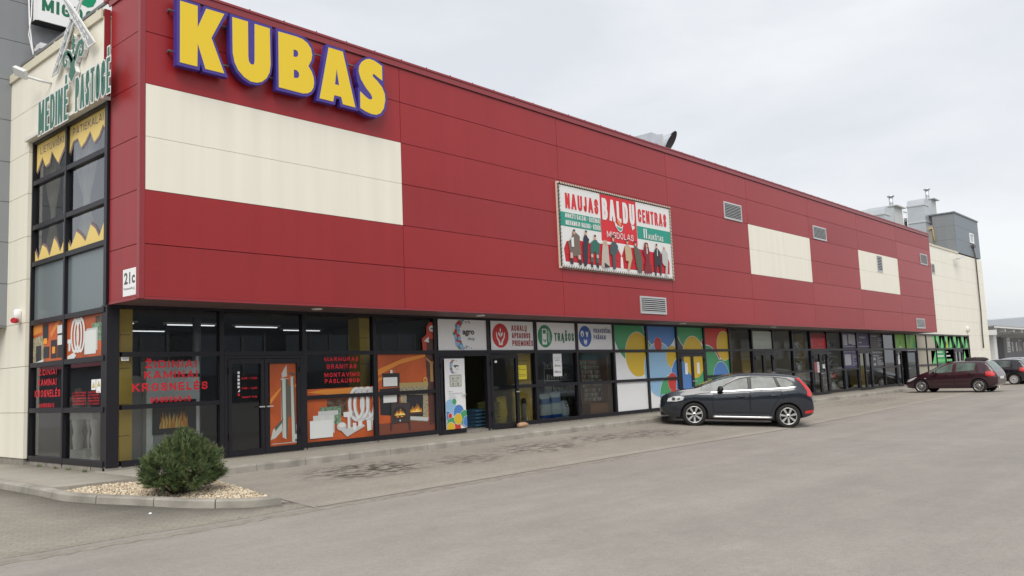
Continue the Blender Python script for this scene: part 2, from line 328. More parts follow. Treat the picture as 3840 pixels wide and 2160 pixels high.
# ------------------------------------------------------------------ ground
YG = -4.3
def slope(x): return 0.055 if x <= 9 else (0.055 + .007 * (x - 9) / 7 if x <= 16 else (0.008 if x >= 37 else (0.062 if x < 18 else 0.062 - 0.054 * (x - 18) / 19)))
def gh(x, y):
    return -slope(x) * max(0.0, min(-0.35 - y, -0.35 - YG))
def ground_mat(name, base, dark, kind):
    m = bpy.data.materials.new(name); m.use_nodes = True; t = m.node_tree; b = t.nodes['Principled BSDF']; nn = t.nodes.new; ln = t.links.new
    b.inputs['Roughness'].default_value = 0.88; b.inputs['Specular IOR Level'].default_value = 0.3
    co = nn('ShaderNodeTexCoord')
    def noise(sc_, det=6, vec=None, rough=0.6):
        n = nn('ShaderNodeTexNoise'); n.inputs['Scale'].default_value = sc_; n.inputs['Detail'].default_value = det; n.inputs['Roughness'].default_value = rough
        ln(vec or co.outputs['Object'], n.inputs['Vector']); return n.outputs['Fac']
    def rng(v, a, b_, c, d):
        r = nn('ShaderNodeMapRange'); r.inputs['From Min'].default_value = a; r.inputs['From Max'].default_value = b_; r.inputs['To Min'].default_value = c; r.inputs['To Max'].default_value = d
        ln(v, r.inputs['Value']); return r.outputs['Result']
    def mul(a, b_):
        q = nn('ShaderNodeMath'); q.operation = 'MULTIPLY'; ln(a, q.inputs[0])
        if isinstance(b_, float): q.inputs[1].default_value = b_
        else: ln(b_, q.inputs[1])
        return q.outputs['Value']
    def mixc(f, a, c, mode='MIX'):
        q = nn('ShaderNodeMix'); q.data_type = 'RGBA'; q.blend_type = mode
        if isinstance(f, float): q.inputs['Factor'].default_value = f
        else: ln(f, q.inputs['Factor'])
        for s_, v in (('A', a), ('B', c)):
            if isinstance(v, tuple): q.inputs[s_].default_value = (*v, 1)
            else: ln(v, q.inputs[s_])
        return q.outputs['Result']
    patch = rng(noise(0.22, 5), 0.35, 0.65, 0.0, 1.0)
    col = mixc(patch, base, dark)
    mpv = nn('ShaderNodeMapping'); mpv.inputs['Scale'].default_value = (0.12, 1.3, 1); mpv.inputs['Rotation'].default_value = (0, 0, math.radians(4)); ln(co.outputs['Object'], mpv.inputs['Vector'])
    streak = rng(noise(1.0, 4, mpv.outputs['Vector']), 0.3, 0.7, 0.93, 1.07)
    fine = rng(noise(60, 3), 0.2, 0.8, 0.76, 1.24)
    mid = mul(rng(noise(17, 5, None, .7), 0.25, 0.75, 0.88, 1.12), rng(noise(1.7, 5), 0.25, 0.75, 0.93, 1.07))
    v = mul(mul(fine, streak), mid)
    col = mixc(1.0, col, v, 'MULTIPLY')
    hgt = noise(120, 3)
    if kind in ('slab', 'brick'):
        br = nn('ShaderNodeTexBrick'); mpb = nn('ShaderNodeMapping')
        mpb.inputs['Rotation'].default_value = (0, 0, math.radians(38 if kind == 'brick' else 0)); ln(co.outputs['Object'], mpb.inputs['Vector']); ln(mpb.outputs['Vector'], br.inputs['Vector'])
        br.inputs['Scale'].default_value = 1.0; br.inputs['Brick Width'].default_value = 0.2; br.inputs['Row Height'].default_value = 0.1; br.inputs['Mortar Size'].default_value = 0.006
        br.inputs['Mortar Smooth'].default_value = 0.3
        br.inputs['Color1'].default_value = (1.06, 1.05, 1.03, 1); br.inputs['Color2'].default_value = (0.93, 0.93, 0.94, 1); br.inputs['Mortar'].default_value = (0.66, 0.64, 0.60, 1)
        col = mixc(0.75 if kind == 'brick' else 0.45, col, br.outputs['Color'], 'MULTIPLY')
    if kind == 'slab':                                    # oil and dirt spots left by parked cars
        ms = nn('ShaderNodeMapping'); ms.inputs['Scale'].default_value = (1.5, 3.6, 1); ms.inputs['Rotation'].default_value = (0, 0, math.radians(-24)); ln(co.outputs['Object'], ms.inputs['Vector'])
        spots = rng(noise(2.0, 6, ms.outputs['Vector'], 0.65), 0.44, 0.57, 0.0, 1.0)
        tot = None
        for cx, cy, rx, ry, st in STAINS:
            mm = nn('ShaderNodeMapping'); mm.vector_type = 'TEXTURE'; mm.inputs['Location'].default_value = (cx, cy, 0); mm.inputs['Scale'].default_value = (rx, ry, 1000); ln(co.outputs['Object'], mm.inputs['Vector'])
            g = nn('ShaderNodeTexGradient'); g.gradient_type = 'QUADRATIC_SPHERE'; ln(mm.outputs['Vector'], g.inputs['Vector'])
            q = mul(rng(g.outputs['Fac'], 0.0, 0.30, 0.0, st), 1.0)
            if tot is None: tot = q
            else:
                a = nn('ShaderNodeMath'); a.operation = 'MAXIMUM'; ln(tot, a.inputs[0]); ln(q, a.inputs[1]); tot = a.outputs['Value']
        col = mixc(mul(spots, tot), col, (0.062, 0.054, 0.046))
    ln(col, b.inputs['Base Color'])
    bp = nn('ShaderNodeBump'); bp.inputs['Strength'].default_value = 0.35; bp.inputs['Distance'].default_value = 0.008; ln(hgt, bp.inputs['Height']); ln(bp.outputs['Normal'], b.inputs['Normal'])
    MATS[name] = m
    return m
STAINS = [(3.6, -1.9, 2.1, 1.3, 1.0), (6.0, -2.2, 1.6, 1.0, .6), (8.6, -2.0, 2.2, 1.2, .75), (11.2, -1.8, 1.8, 1.1, .7), (13.2, -2.2, 2.0, 1.2, .6), (19, -2.5, 3, 1.5, .4), (30, -2.0, 5, 1.5, .35)]
ASPH = ground_mat('asphalt', (0.298, 0.277, 0.253), (0.262, 0.243, 0.222), 'asphalt')
SLAB = ground_mat('parking_concrete', (0.315, 0.29, 0.252), (0.275, 0.252, 0.22), 'slab')
BRICK = ground_mat('brick_paving', (0.285, 0.262, 0.222), (0.25, 0.232, 0.20), 'brick')
WALK = ground_mat('pavement_slabs', (0.33, 0.305, 0.262), (0.29, 0.267, 0.23), 'slab2')
def sheet(name, xs, ys, dz, m, keep=None):
    mb = MB(); nx, ny = len(xs), len(ys)
    mb.v = [(x, y, gh(x, y) + dz) for y in ys for x in xs]
    for j in range(ny - 1):
        for i in range(nx - 1): mb.face((j * nx + i, j * nx + i + 1, (j + 1) * nx + i + 1, (j + 1) * nx + i), m, True)
    o = mb.build(name); return tag(o, kind='structure')
lsp = lambda a, b, n: [a + (b - a) * i / (n - 1) for i in range(n)]
sheet('ground', [-900, -300, -100] + lsp(-40, 0, 11) + lsp(2, 66, 65) + lsp(70, 120, 11) + [200, 400, 900], [-900, -300, -100, -60] + lsp(-30, -5, 11) + lsp(-4.3, -.35, 4) + [0, 2, 10, 40, 100, 300, 900], 0.0, ASPH)
def poly_sheet(name, pts, m, dz, th=0.0, zf=gh, step=0.35):   # ground patch with an arbitrary outline following the slope
    xs = [p[0] for p in pts]; ys = [p[1] for p in pts]
    ins = []
    x = min(xs)
    while x < max(xs):
        y = min(ys)
        while y < max(ys): ins.append((x, y)); y += step
        x += step * (1 if max(xs) - min(xs) < 12 else 4)
    def inside(q):
        c = False; n = len(pts)
        for i in range(n):
            a, b = pts[i], pts[i - 1]
            if (a[1] > q[1]) != (b[1] > q[1]) and q[0] < (b[0] - a[0]) * (q[1] - a[1]) / (b[1] - a[1]) + a[0]: c = not c
        return c
    vs = [Vector(p) for p in pts] + [Vector(q) for q in ins if inside(q)]
    v2, _, fs, *_ = delaunay_2d_cdt(vs, [], [list(range(len(pts)))], 1, 1e-4)
    mb = MB(); mb.add([(p.x, p.y, zf(p.x, p.y) + dz) for p in v2], [tuple(f) for f in fs], m, True)
    if th:
        n = len(pts); b = len(mb.v)
        mb.v += [(p[0], p[1], zf(*p) + dz) for p in pts] + [(p[0], p[1], zf(*p) + dz - th) for p in pts]
        for i in range(n): mb.face((b + i, b + (i + 1) % n, b + n + (i + 1) % n, b + n + i), m)
    o = mb.build(name); recalc(o)
    if o.data.polygons and sum(p.normal.z for p in o.data.polygons) < 0: o.data.flip_normals()
    return o
def smooth_curve(pts, n=6):
    out = []
    P = [Vector(p) for p in pts]
    for i in range(len(P) - 1):
        a, b, c, d = P[max(i - 1, 0)], P[i], P[i + 1], P[min(i + 2, len(P) - 1)]
        for k in range(n):
            t = k / n
            out.append(0.5 * (2 * b + (c - a) * t + (2 * a - 5 * b + 4 * c - d) * t * t + (3 * b - a - 3 * c + d) * t ** 3))
    out.append(P[-1]); return [(p[0], p[1]) for p in out]
KERB = smooth_curve([(-1.70, 16), (-1.66, 7), (-1.65, 1.69), (-1.68, -.59), (-1.47, -1.44), (-1.07, -2.16), (-.68, -2.92), (-.25, -3.42), (.08, -3.66), (.46, -3.74)], 8)
def inner(w):
    out = []
    for i, p in enumerate(KERB):
        a, b = KERB[max(i - 1, 0)], KERB[min(i + 1, len(KERB) - 1)]; dx, dy = b[0] - a[0], b[1] - a[1]; q = math.hypot(dx, dy)
        out.append((p[0] - dy / q * w, p[1] + dx / q * w))
    return out
KI = inner(0.15)
tag(poly_sheet('brick_paving', [(-60, -4.22)] + [(x, -4.22 + .03 * math.sin(x * 2.3)) for x in lsp(-8, 0.9, 14)] + [(.95, -3.9), (.55, -3.6)] + [(p[0] + .02, p[1]) for p in KERB[::-1] if p[1] < 16] + [(-1.7, 30), (-60, 30)], BRICK, 0.006, th=.03, step=.8), kind='structure')
mb = MB(); ys_ = lsp(-4.3, -.34, 12); xs_ = lsp(0, 1, 120)
for y in ys_:
    xl_ = .62 + (.95 - .62) * (y + 4.3) / 3.96
    for u in xs_: x = xl_ + (66.5 - xl_) * u ** 1.6; mb.v.append((x, y, gh(x, y) + .010))
for j in range(11):
    for i in range(119): mb.face((j * 120 + i, j * 120 + i + 1, (j + 1) * 120 + i + 1, (j + 1) * 120 + i), SLAB, True)
b0 = len(mb.v); mb.v += [(mb.v[i][0], -4.301, mb.v[i][2] - .03) for i in range(120)]
for i in range(119): mb.face((i, b0 + i, b0 + i + 1, i + 1), SLAB)
tag(mb.build('parking_strip'), kind='structure')
def band(name, x0, x1, y0, y1, m, dz, n=60, jit=0.0):
    mb = MB(); rr = random.Random(3); a = []; b = []
    for i in range(n + 1):
        x = x0 + (x1 - x0) * i / n; a.append((x, y0 + rr.uniform(-jit, jit))); b.append((x, y1))
    for q in a + b: mb.v.append((q[0], q[1], gh(q[0], q[1]) + dz))
    for i in range(n): mb.face((i, i + 1, n + 2 + i, n + 1 + i), m)
    b0 = len(mb.v); mb.v += [(q[0], q[1] - .004, q[2] - .02) for q in mb.v[:n + 1]]
    for i in range(n): mb.face((i, b0 + i, b0 + i + 1, i + 1), m)
    return tag(mb.build(name), kind='structure')
JOINT = M('joint_dirt', (0.20, 0.183, 0.16), rough=0.95)
GUT = M('gutter_dust', (0.255, 0.232, 0.20), rough=0.95, noise=0.22, scale=6, bump=0.3, detail=8)
band('gutter_joint', 0.7, 22, -4.325, -4.302, JOINT, 0.013, 120, .010)
band('gutter', -14, 9, -4.62, -4.36, GUT, 0.007, 160, .06)
# kerb stones: one long kerb of bevelled stones with open joints
KST = M('kerb_stone', (0.30, 0.282, 0.248), rough=0.9, noise=0.34, scale=2.6, bump=0.3, bscale=60, detail=8)
def kerb_run(name, line, inn, hgt, gap=0.012, length=1.0):
    mb = MB(); d = 0; seg = [0]
    acc = [0]
    for i in range(1, len(line)): acc.append(acc[-1] + math.dist(line[i], line[i - 1]))
    def at(L, s):
        for i in range(1, len(L)):
            if acc[i] >= s or i == len(L) - 1:
                t = (s - acc[i - 1]) / (acc[i] - acc[i - 1]); return Vector((L[i - 1][0] + t * (L[i][0] - L[i - 1][0]), L[i - 1][1] + t * (L[i][1] - L[i - 1][1])))
    n = max(1, round(acc[-1] / length)); st = acc[-1] / n; rr = random.Random(5)
    for k in range(n):
        s0, s1 = k * st + gap / 2, (k + 1) * st - gap / 2; q = 5; rows = []; dz = rr.uniform(-.004, .004)
        for j in range(q + 1):
            s = s0 + (s1 - s0) * j / q; a = at(line, s); b = at(inn, s); z = gh(a.x, a.y); c = a.lerp(b, .10); e_ = a.lerp(b, .22)
            rows.append([(a.x, a.y, z - .15), (c.x, c.y, z + hgt * .78 + dz), (e_.x, e_.y, z + hgt * .97 + dz), (b.x, b.y, z + hgt + dz), (b.x, b.y, z - .15)])
        b0 = len(mb.v)
        for r_ in rows: mb.v += r_
        for j in range(q):
            for i in range(4): mb.face((b0 + j * 5 + i, b0 + j * 5 + i + 1, b0 + (j + 1) * 5 + i + 1, b0 + (j + 1) * 5 + i), KST)
        mb.face([b0 + i for i in range(5)], KST); mb.face([b0 + q * 5 + i for i in range(5)][::-1], KST)
    o = mb.build(name); return tag(recalc(o), kind='structure')
kerb_run('kerb', KERB, KI, 0.13, gap=0.016, length=0.98)
shop_line = [(x, -.5) for x in lsp(.95, 66.5, 120)]
def fl(x, y): return 0
kerb_run('kerb', shop_line, [(p[0], -.34) for p in shop_line], 0.158, length=1.1)
kerb_run('kerb', [(.46, -3.66), (.72, -2.2), (.99, -.52)], [(.36, -3.6), (.60, -2.2), (.86, -.5)], 0.035, length=0.8)
tag(poly_sheet('pavement', [(.95, -.345), (66.6, -.345), (66.6, 1.6), (-.2, 1.6), (-.2, -.5), (.95, -.5)], WALK, 0.148, th=.2, zf=fl, step=.8), kind='structure')
tag(poly_sheet('pavement', [(-1.36, -.5), (-.205, -.5), (-.205, 1.2), (0.05, 1.25), (.05, 16)] + [p for p in KI if p[1] > -.4 and p[1] < 16], WALK, 0.136, th=.2, zf=fl, step=.8), kind='structure')
# gravel bed
def bedz(x, y): return gh(x, y) + .075 + .02 * math.sin(3 * x + 1) * math.sin(2.2 * y)
bed = [(.86, -.52), (-1.4, -.52)] + [p for p in KI if p[1] < -.55] + [(.62, -2.2)]
GRAV = M('gravel_soil', (0.34, 0.26, 0.17), rough=0.95, noise=0.3, scale=25, bump=0.6, bscale=60)
tag(poly_sheet('planting_bed', bed, GRAV, 0, zf=bedz, step=.25), kind='structure')
def in_poly(q, pts):
    c = False
    for i in range(len(pts)):
        a, b = pts[i], pts[i - 1]
        if (a[1] > q[1]) != (b[1] > q[1]) and q[0] < (b[0] - a[0]) * (q[1] - a[1]) / (b[1] - a[1]) + a[0]: c = not c
    return c
PEB = [M('pebble_tan', (0.56, 0.47, 0.34), rough=0.9), M('pebble_pale', (0.68, 0.61, 0.48), rough=0.9), M('pebble_brown', (0.42, 0.33, 0.23), rough=0.9)]
mb = MB(); rr = random.Random(11); cnt = 0
while cnt < 5200:
    x, y = rr.uniform(-1.5, .9), rr.uniform(-3.7, -.5)
    if not in_poly((x, y), bed): continue
    cnt += 1; r = rr.uniform(.013, .030); a = rr.uniform(0, 6.28); z = bedz(x, y) + r * .35
    ax = Vector((math.cos(a), math.sin(a), rr.uniform(-.3, .3))) * r; ay = Vector((-math.sin(a), math.cos(a), rr.uniform(-.3, .3))) * r * rr.uniform(.6, .9); az = Vector((0, 0, r * rr.uniform(.5, .8)))
    c = Vector((x, y, z))
    mb.add([c + ax, c + ay, c - ax, c - ay, c + az, c - az], [(0, 1, 4), (1, 2, 4), (2, 3, 4), (3, 0, 4), (1, 0, 5), (2, 1, 5), (3, 2, 5), (0, 3, 5)], PEB[rr.choice((0, 0, 1, 2))], True)
tag(mb.build('gravel'), 'tan gravel covering the planting bed around the pine bush', 'gravel', kind='stuff')
# a few loose stones on the paving
for (x, y, r, c) in [(-1.2, -3.0, .03, WHITE), (-.5, -4.15, .025, KST), (.75, -4.2, .03, KST), (39.5, -4.6, .06, WHITE)]:
    mb = MB(); mb.lathe([(0.001, 0), (r, r * .35), (r * .7, r * .8), (.001, r)], c, 8, lambda a, b, h: (x + a, y + b * .7, gh(x, y) + h))
    tag(mb.build('stone'), {-1.2: 'small white stone lying on the brick paving', -.5: 'small grey stone in the gutter before the planting bed', .75: 'small grey stone beside the tip of the planting bed', 39.5: 'small white scrap on the asphalt before the burgundy hatchback'}[x], 'stone')

# ------------------------------------------------------------------ the shopping centre
shop = thing('shopping_centre', 'long two storey shop building with red and cream metal cladding above dark glazed shops', 'shopping centre')
XE = 48.69; XF = 67.2; SEAM = [0.06] + [6.284 + 6.024 * i for i in range(8)]
SEAM = [s for s in SEAM if s < XE - .5] + [XE]
SEAM[0] = 0.10
CRE = {(0, 2), (0, 3), (4, 2), (4, 3), (6, 2), (6, 3)}
mb = MB(); G = .007
for i in range(len(SEAM) - 1):
    for k in range(6):
        if (i, k) in CRE: continue
        mb.box((SEAM[i] + (G if i else -.0), 0, ZB + k + (G if k else .04)), (SEAM[i + 1] - G, .05, ZB + k + 1 - G), random.choice((RED, RED, RED2, RED3)))
for k in range(6):                                      # short return on the left
    mb.box((0, .10, ZB + k + (G if k else .04)), (.05, W - .06, ZB + k + 1 - G), RED)
mb.box((.055, .055, ZB + .02), (XE - .02, W - .06, ZB + 6), GAP)
mb.build('red_cladding', shop)
mb = MB()
mb.box((-.004, -.004, ZB), (.095, .096, ZB + 5.99), REDT)          # corner trim
mb.box((.096, -.008, ZB - .01), (XE, .045, ZB + .036), REDT)     # bottom trim
mb.box((-.008, .097, ZB - .01), (.045, W - .06, ZB + .036), REDT)
mb.box((XE - .001, -.003, ZB), (XE + .04, W, ZB + 6), REDT)
mb.box((.02, W - .058, ZB - .004), (.09, W - .001, 7.24), M('dark_red_trim', (0.22, .012, .02), rough=.45))
mb.box((-.124, W - .035, 7.3), (-.0045, W - .021, 9.04), REDT)
mb.build('trim', shop)
for i in (0, 4, 6):
    mb = MB()
    for k in (2, 3): mb.box((SEAM[i] + G, -.002, ZB + k + .004), (SEAM[i + 1] - G, .048, ZB + k + .997), CREAM)
    mb.build('cream_panel', shop)
mb = MB()                                               # capping of the red wall, two steps and small screws
mb.box((-.05, -.05, ZB + 6.0), (XE + .06, W + .2, ZB + 6.05), REDT)
mb.box((-.03, -.03, ZB + 5.86), (XE + .05, -.006, ZB + 5.999), REDT)
mb.box((-.03, -.028, ZB + 5.86), (-.006, W, ZB + 5.999), REDT)
mb.box((-.031, -.033, ZB + 5.845), (XE + .05, -.004, ZB + 5.858), GAP)
for i in range(60): mb.box((.6 + i * .82, -.045, ZB + 6.05), (.62 + i * .82, -.02, ZB + 6.075), REDT)
mb.build('roof_capping', shop)
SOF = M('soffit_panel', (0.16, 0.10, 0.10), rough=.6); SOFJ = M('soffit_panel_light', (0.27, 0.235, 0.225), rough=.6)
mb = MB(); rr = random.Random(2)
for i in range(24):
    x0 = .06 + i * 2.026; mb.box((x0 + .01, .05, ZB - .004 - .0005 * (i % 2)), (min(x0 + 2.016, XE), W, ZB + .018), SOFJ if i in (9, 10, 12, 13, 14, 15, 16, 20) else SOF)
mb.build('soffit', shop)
for i, x in enumerate((4.2, 9.4, 19.8, 27.2)):
    mb = MB(); mb.lathe([(.001, 0), (.11, 0), (.12, .02), (.12, .04)], M('lamp_glass', (.8, .8, .76), rough=.3), 16, lambda a, b, h: (x + a, .55 + b, ZB - .03 + h))
    tag(mb.build('soffit_lamp'), ['round white downlight under the overhang above the first double doors', 'round white downlight under the overhang above the open shop door', 'round white downlight under the overhang above the colourful circles', 'round white downlight under the overhang past the colourful circles'][i], 'lamp', 'downlights under the overhang')
# cream wall round the left glazed tower
mb = MB()
seams_l = [0.26, 1.24, 2.24, 3.19, 4.15, 5.1, 6.06, 7.0, 7.98, 8.86]
def cream_box(y0, y1, z0, z1): mb.box((-.12, y0, z0), (.10, y1, z1), CREAM)
zz = seams_l
for a, b in zip(zz[:-1], zz[1:]):
    cream_box(5.16, 12.5, a + .006, b - .006)
for a, b in ((7.30, 7.98), (7.98, 8.86)): cream_box(W - .02, 5.155, a + .006, b - .006)
mb.box((-.10, 5.17, .26), (.08, 12.4, 8.85), M('cream_joint', (.45, .42, .34), rough=.8)); mb.box((-.10, W, 7.3), (.08, 5.17, 8.85), MATS['cream_joint'])
mb.build('cream_wall', shop)
mb = MB(); CT = M('cream_trim', (.66, .62, .48), rough=.45)
mb.box((-.17, W + .01, 8.86), (-.01, 6.32, 8.90), CT); mb.box((-.17, W + .01, 8.90), (-.13, 6.32, 9.02), CT); mb.box((-.17, W + .01, 9.02), (.1, 6.32, 9.05), CT)
mb.box((-.20, W - .05, 7.22), (.0, 5.22, 7.29), M('cornice_white', (.74, .72, .66), rough=.4))
mb.build('cornice', shop)
mb = MB(); mb.box((-.10, 5.2, 0), (.1, 12.5, .255), CONCD); mb.box((-.03, W + .0, 0), (.1, 5.2, .215), CONCD); mb.box((-.03, W - .02, .0), (66.9, W + .1, .205), CONCD)
for y in (1.36, 1.9, 3.3, 4.1, 5.05): mb.box((-.034, y, .12), (-.028, y + .02, .215), DARK)
for i in range(1, 31): mb.box((.34 + 2.026 * i, W - .024, .15), (.36 + 2.026 * i, W - .018, .2), DARK)
mb.build('plinth', shop)
# far cream wall beyond the red storey
mb = MB()
fx = [XE + .05, 50.6, 55.2, 61.15]
zs = [3.27, 4.25, 5.25, 6.25, 7.25, 8.25, 9.2]
for a, b in zip(zs[:-1], zs[1:]):
    for x0, x1 in ((XE + .05, 54.7), (54.7, 60.7), (60.7, XF)): mb.box((x0 + .004, W, a + .004), (x1 - .004, W + .1, b - .004), CREAM)
for a, b in ((.2, 1.25), (1.25, 2.25), (2.25, 3.27)): mb.box((61.2, W, a + .004), (XF, W + .1, b - .004), CREAM)
for a, b in zip([.2, 1.25, 2.25] + zs[:-1], [1.25, 2.25] + zs): mb.box((XF - .1, W + .1, a + .004), (XF, 30, b - .004), CREAM)
mb.box((XE, W + .03, .2), (XF - .02, W + .099, 9.2), MATS['cream_joint'])
mb.build('cream_wall', shop)
mb = MB(); mb.box((XE + .05, W - .05, 9.2), (60.44, W + .3, 9.32), CT); mb.build('roof_capping', shop)
mb = MB(); mb.box((.1, W + .2, 8.7), (XF - .1, 30, 8.9), M('roof_felt', (.14, .14, .14), rough=.9)); mb.build('roof', shop)
# interior
IW = M('interior_wall', (.30, .30, .30), rough=.8); IWB = M('interior_wall_beige', (.62, .55, .36), rough=.8); IC = M('interior_ceiling', (.20, .20, .21), rough=.9)
mb = MB(); mb.box((.1, W + .12, .0), (XF - .1, 14, .2), M('interior_floor_tiles', (.42, .40, .37), rough=.5)); mb.build('interior_floor', shop)
mb = MB(); mb.box((.1, W + .12, 3.2), (XF - .1, 14, 3.3), IC); mb.box((.1, W + .12, 4.4), (7, 14, 4.45), IC); mb.build('ceiling', shop)
mb = MB(); mb.box((.1, 9, .2), (24.6, 9.1, 3.2), IW); mb.box((24.7, 3.6, .2), (30.6, 3.7, 3.2), IWB); mb.box((30.8, 4.2, .2), (44.9, 4.3, 3.2), IWB); mb.box((47, 8, .2), (XF - .2, 8.1, 3.2), IW)
mb.box((.15, 9, 4.45), (7, 9.1, 8.6), IW)
mb.build('back_wall', shop)
for x, m in ((8.52, IW), (16.55, M('lime_plaster', (.48, .46, .28), rough=.8)), (24.66, IW), (30.7, IWB), (36.84, IWB), (44.94, IW), (51, IW)):
    mb = MB(); mb.box((x - .05, W + .12, .2), (x + .05, 9, 3.2), m); mb.build('partition', shop)
mb = MB(); mb.box((7, W + .12, 4.45), (7.1, 9, 8.6), IW); mb.build('partition', shop)
YEL = M('yellow_column_plaster', (.78, .54, .10), rough=.6, noise=.08, scale=2)
for x0, x1, yd in ((.34, .62, 1.62), (6.42, 6.85, 1.9), (12.2, 12.75, 1.75), (27.4, 28.4, 2.2), (34.9, 36.0, 3.0), (43.3, 44.6, 3)):
    mb = MB(); mb.box((x0, yd, .2), (x1, yd + .45, 3.2), YEL)
    for z in (.75, 1.35, 2.05, 2.7): mb.box((x0 + .0, yd - .004, z), (x0 + (x1 - x0) * .8, yd, z + .012), M('seam_dark', (.2, .13, .03)))
    mb.build('column', shop)
for i, (x, y, dx) in enumerate(((1.2, 4.2, 1), (1.6, 6.4, 1), (3.3, 4.4, 1), (3.1, 6.6, 1), (5.2, 4.6, 1), (7.2, 5.5, 1), (11.9, 3.6, 1), (19, 5, 1), (27, 4.4, 1), (31.5, 4, 1), (35.5, 4, 1), (40, 4, 1))):
    mb = MB(); mb.box((x - .6, y - .02, 3.13), (x + .6, y + .02, 3.15), M('tube_glow', (.95, .97, 1), emit=.7)); mb.box((x - .68, y - .06, 3.152), (x + .68, y + .06, 3.198), WHITE)
    tag(mb.build('ceiling_lamp'), 'thin fluorescent lamp on a shop ceiling seen through the glazing', 'lamp', 'fluorescent lamps on the shop ceilings')
# glazing
MX = [0.22] + [2.33 + 2.0259 * i for i in range(30)]
mb = MB(); mb.box((-.02, W - .03, .2), (.215, W + .22, 3.255), BLK); mb.build('corner_post', shop)
mb = MB(); mb.box((.0, W - .05, 3.19), (61.2, W + .12, 3.26), BLK); mb.build('head_rail', shop)
H0, H1, H2, H3 = .25, 1.305, 2.31, 3.2
def frame_front(mb, x0, x1, zs, post=.05, rail=.045, left=True):
    if left: mb.box((x0 - post, W - .035, .2), (x0 + post, W + .10, 3.19), BLK)
    for z in zs:
        r = .055 if z == H0 else rail
        mb.box((x0 + post, W - .03, z - r), (x1 - post, W + .09, z + r), BLK)
DOORS = {1, 4, 10, 13, 16, 19, 22, 28}
YP = W + .035
def door_leaf(x0, x1, z0, z1, poster=None, handle=1, swing=None):
    t = .085; mbf = MB(); mbp = MB(); mbh = MB()
    w = x1 - x0
    def P(a, b, c):                                     # local (along, depth, z)
        if swing is None: return (x0 + a, W + b, c)
        ca, sa = math.cos(swing), math.sin(swing); return (x0 + a * ca + b * sa, W - a * sa * 1.0 + b * ca, c)
    def bx(mb_, a0, b0, c0, a1, b1, c1, m):
        vs = [P(*q) for q in ((a0, b0, c0), (a1, b0, c0), (a1, b1, c0), (a0, b1, c0), (a0, b0, c1), (a1, b0, c1), (a1, b1, c1), (a0, b1, c1))]
        mb_.add(vs, [(0, 3, 2, 1), (4, 5, 6, 7), (0, 1, 5, 4), (1, 2, 6, 5), (2, 3, 7, 6), (3, 0, 4, 7)], m)
    bx(mbf, 0, -.045, z0, t, .04, z1, BLK); bx(mbf, w - t, -.045, z0, w, .04, z1, BLK)
    bx(mbf, t, -.045, z0, w - t, .04, z0 + .12, BLK); bx(mbf, t, -.045, z1 - .10, w - t, .04, z1, BLK)
    hx = w - t / 2 if handle > 0 else t / 2
    for zz_ in (z0 + .35, z1 - .3): bx(mbf, (.0 if handle > 0 else w - .03), -.07, zz_, (.03 if handle > 0 else w), -.046, zz_ + .12, BLK)
    d = mbf.build('door', shop)
    mbp.add([P(t, 0, z0 + .12), P(w - t, 0, z0 + .12), P(w - t, .001, z1 - .10), P(t, .001, z1 - .10)], [(0, 1, 2, 3)], GLASS); mbp.build('pane', d)
    bx(mbh, hx - .015, -.10, z0 + .98, hx + .015, -.046, z0 + 1.01, ALU); bx(mbh, min(hx, hx - .12 * handle), -.11, z0 + .985, max(hx, hx - .12 * handle), -.095, z0 + 1.01, ALU); mbh.build('handle', d)
    return d
for i in range(30):
    x0, x1 = MX[i], MX[i + 1]; mb = MB(); pn = MB()
    zsl = [H2] if i in DOORS else [H0, H1, H2]
    frame_front(mb, x0, x1, zsl, left=i > 0)
    w_ = mb.build('window', shop)
    rows = [(H2, H3)] if i in DOORS else [(H0, H1), (H1, H2), (H2, H3)]
    for a, b in rows:
        q = [random.uniform(-.002, .002) for _ in range(3)]
        pn.quad((x0 + .05, YP + q[0], a + .03), (x1 - .05, YP + q[1], a + .03), (x1 - .05, YP + q[1] + q[2], b - .03), (x0 + .05, YP + q[0] + q[2], b - .03), GLASS)
    pn.build('pane', w_)
    if i in DOORS:
        mb = MB(); mb.box((x0 + .05, W - .04, .16), (x0 + .12, W + .08, 2.26), BLK); mb.box((x1 - .12, W - .04, .16), (x1 - .05, W + .08, 2.26), BLK); mb.box((x0 + .12, W - .04, 2.2), (x1 - .12, W + .08, 2.26), BLK)
        mb.build('door_frame', shop)
        xm = (x0 + x1) / 2 - .02
        if i == 4:
            door_leaf(x0 + .13, x0 + 1.03, .17, 2.19, handle=1)
        elif i == 22:
            door_leaf(x0 + .13, xm - .1, .17, 2.19, handle=1); door_leaf(x1 - .13, x1 + .8, .17, 2.19, handle=-1, swing=.35)
        else:
            door_leaf(x0 + .13, xm - .005, .17, 2.19, handle=1); door_leaf(xm + .005, x1 - .13, .17, 2.19, handle=-1)
door_leaf(10.47, 11.52, .17, 2.22, handle=1, swing=.10)      # second leaf of the open shop door, folded back against the glazing
mb = MB(); mb.box((61.15 - .05, W - .035, .2), (61.2, W + .1, 3.19), BLK); mb.build('window', shop)
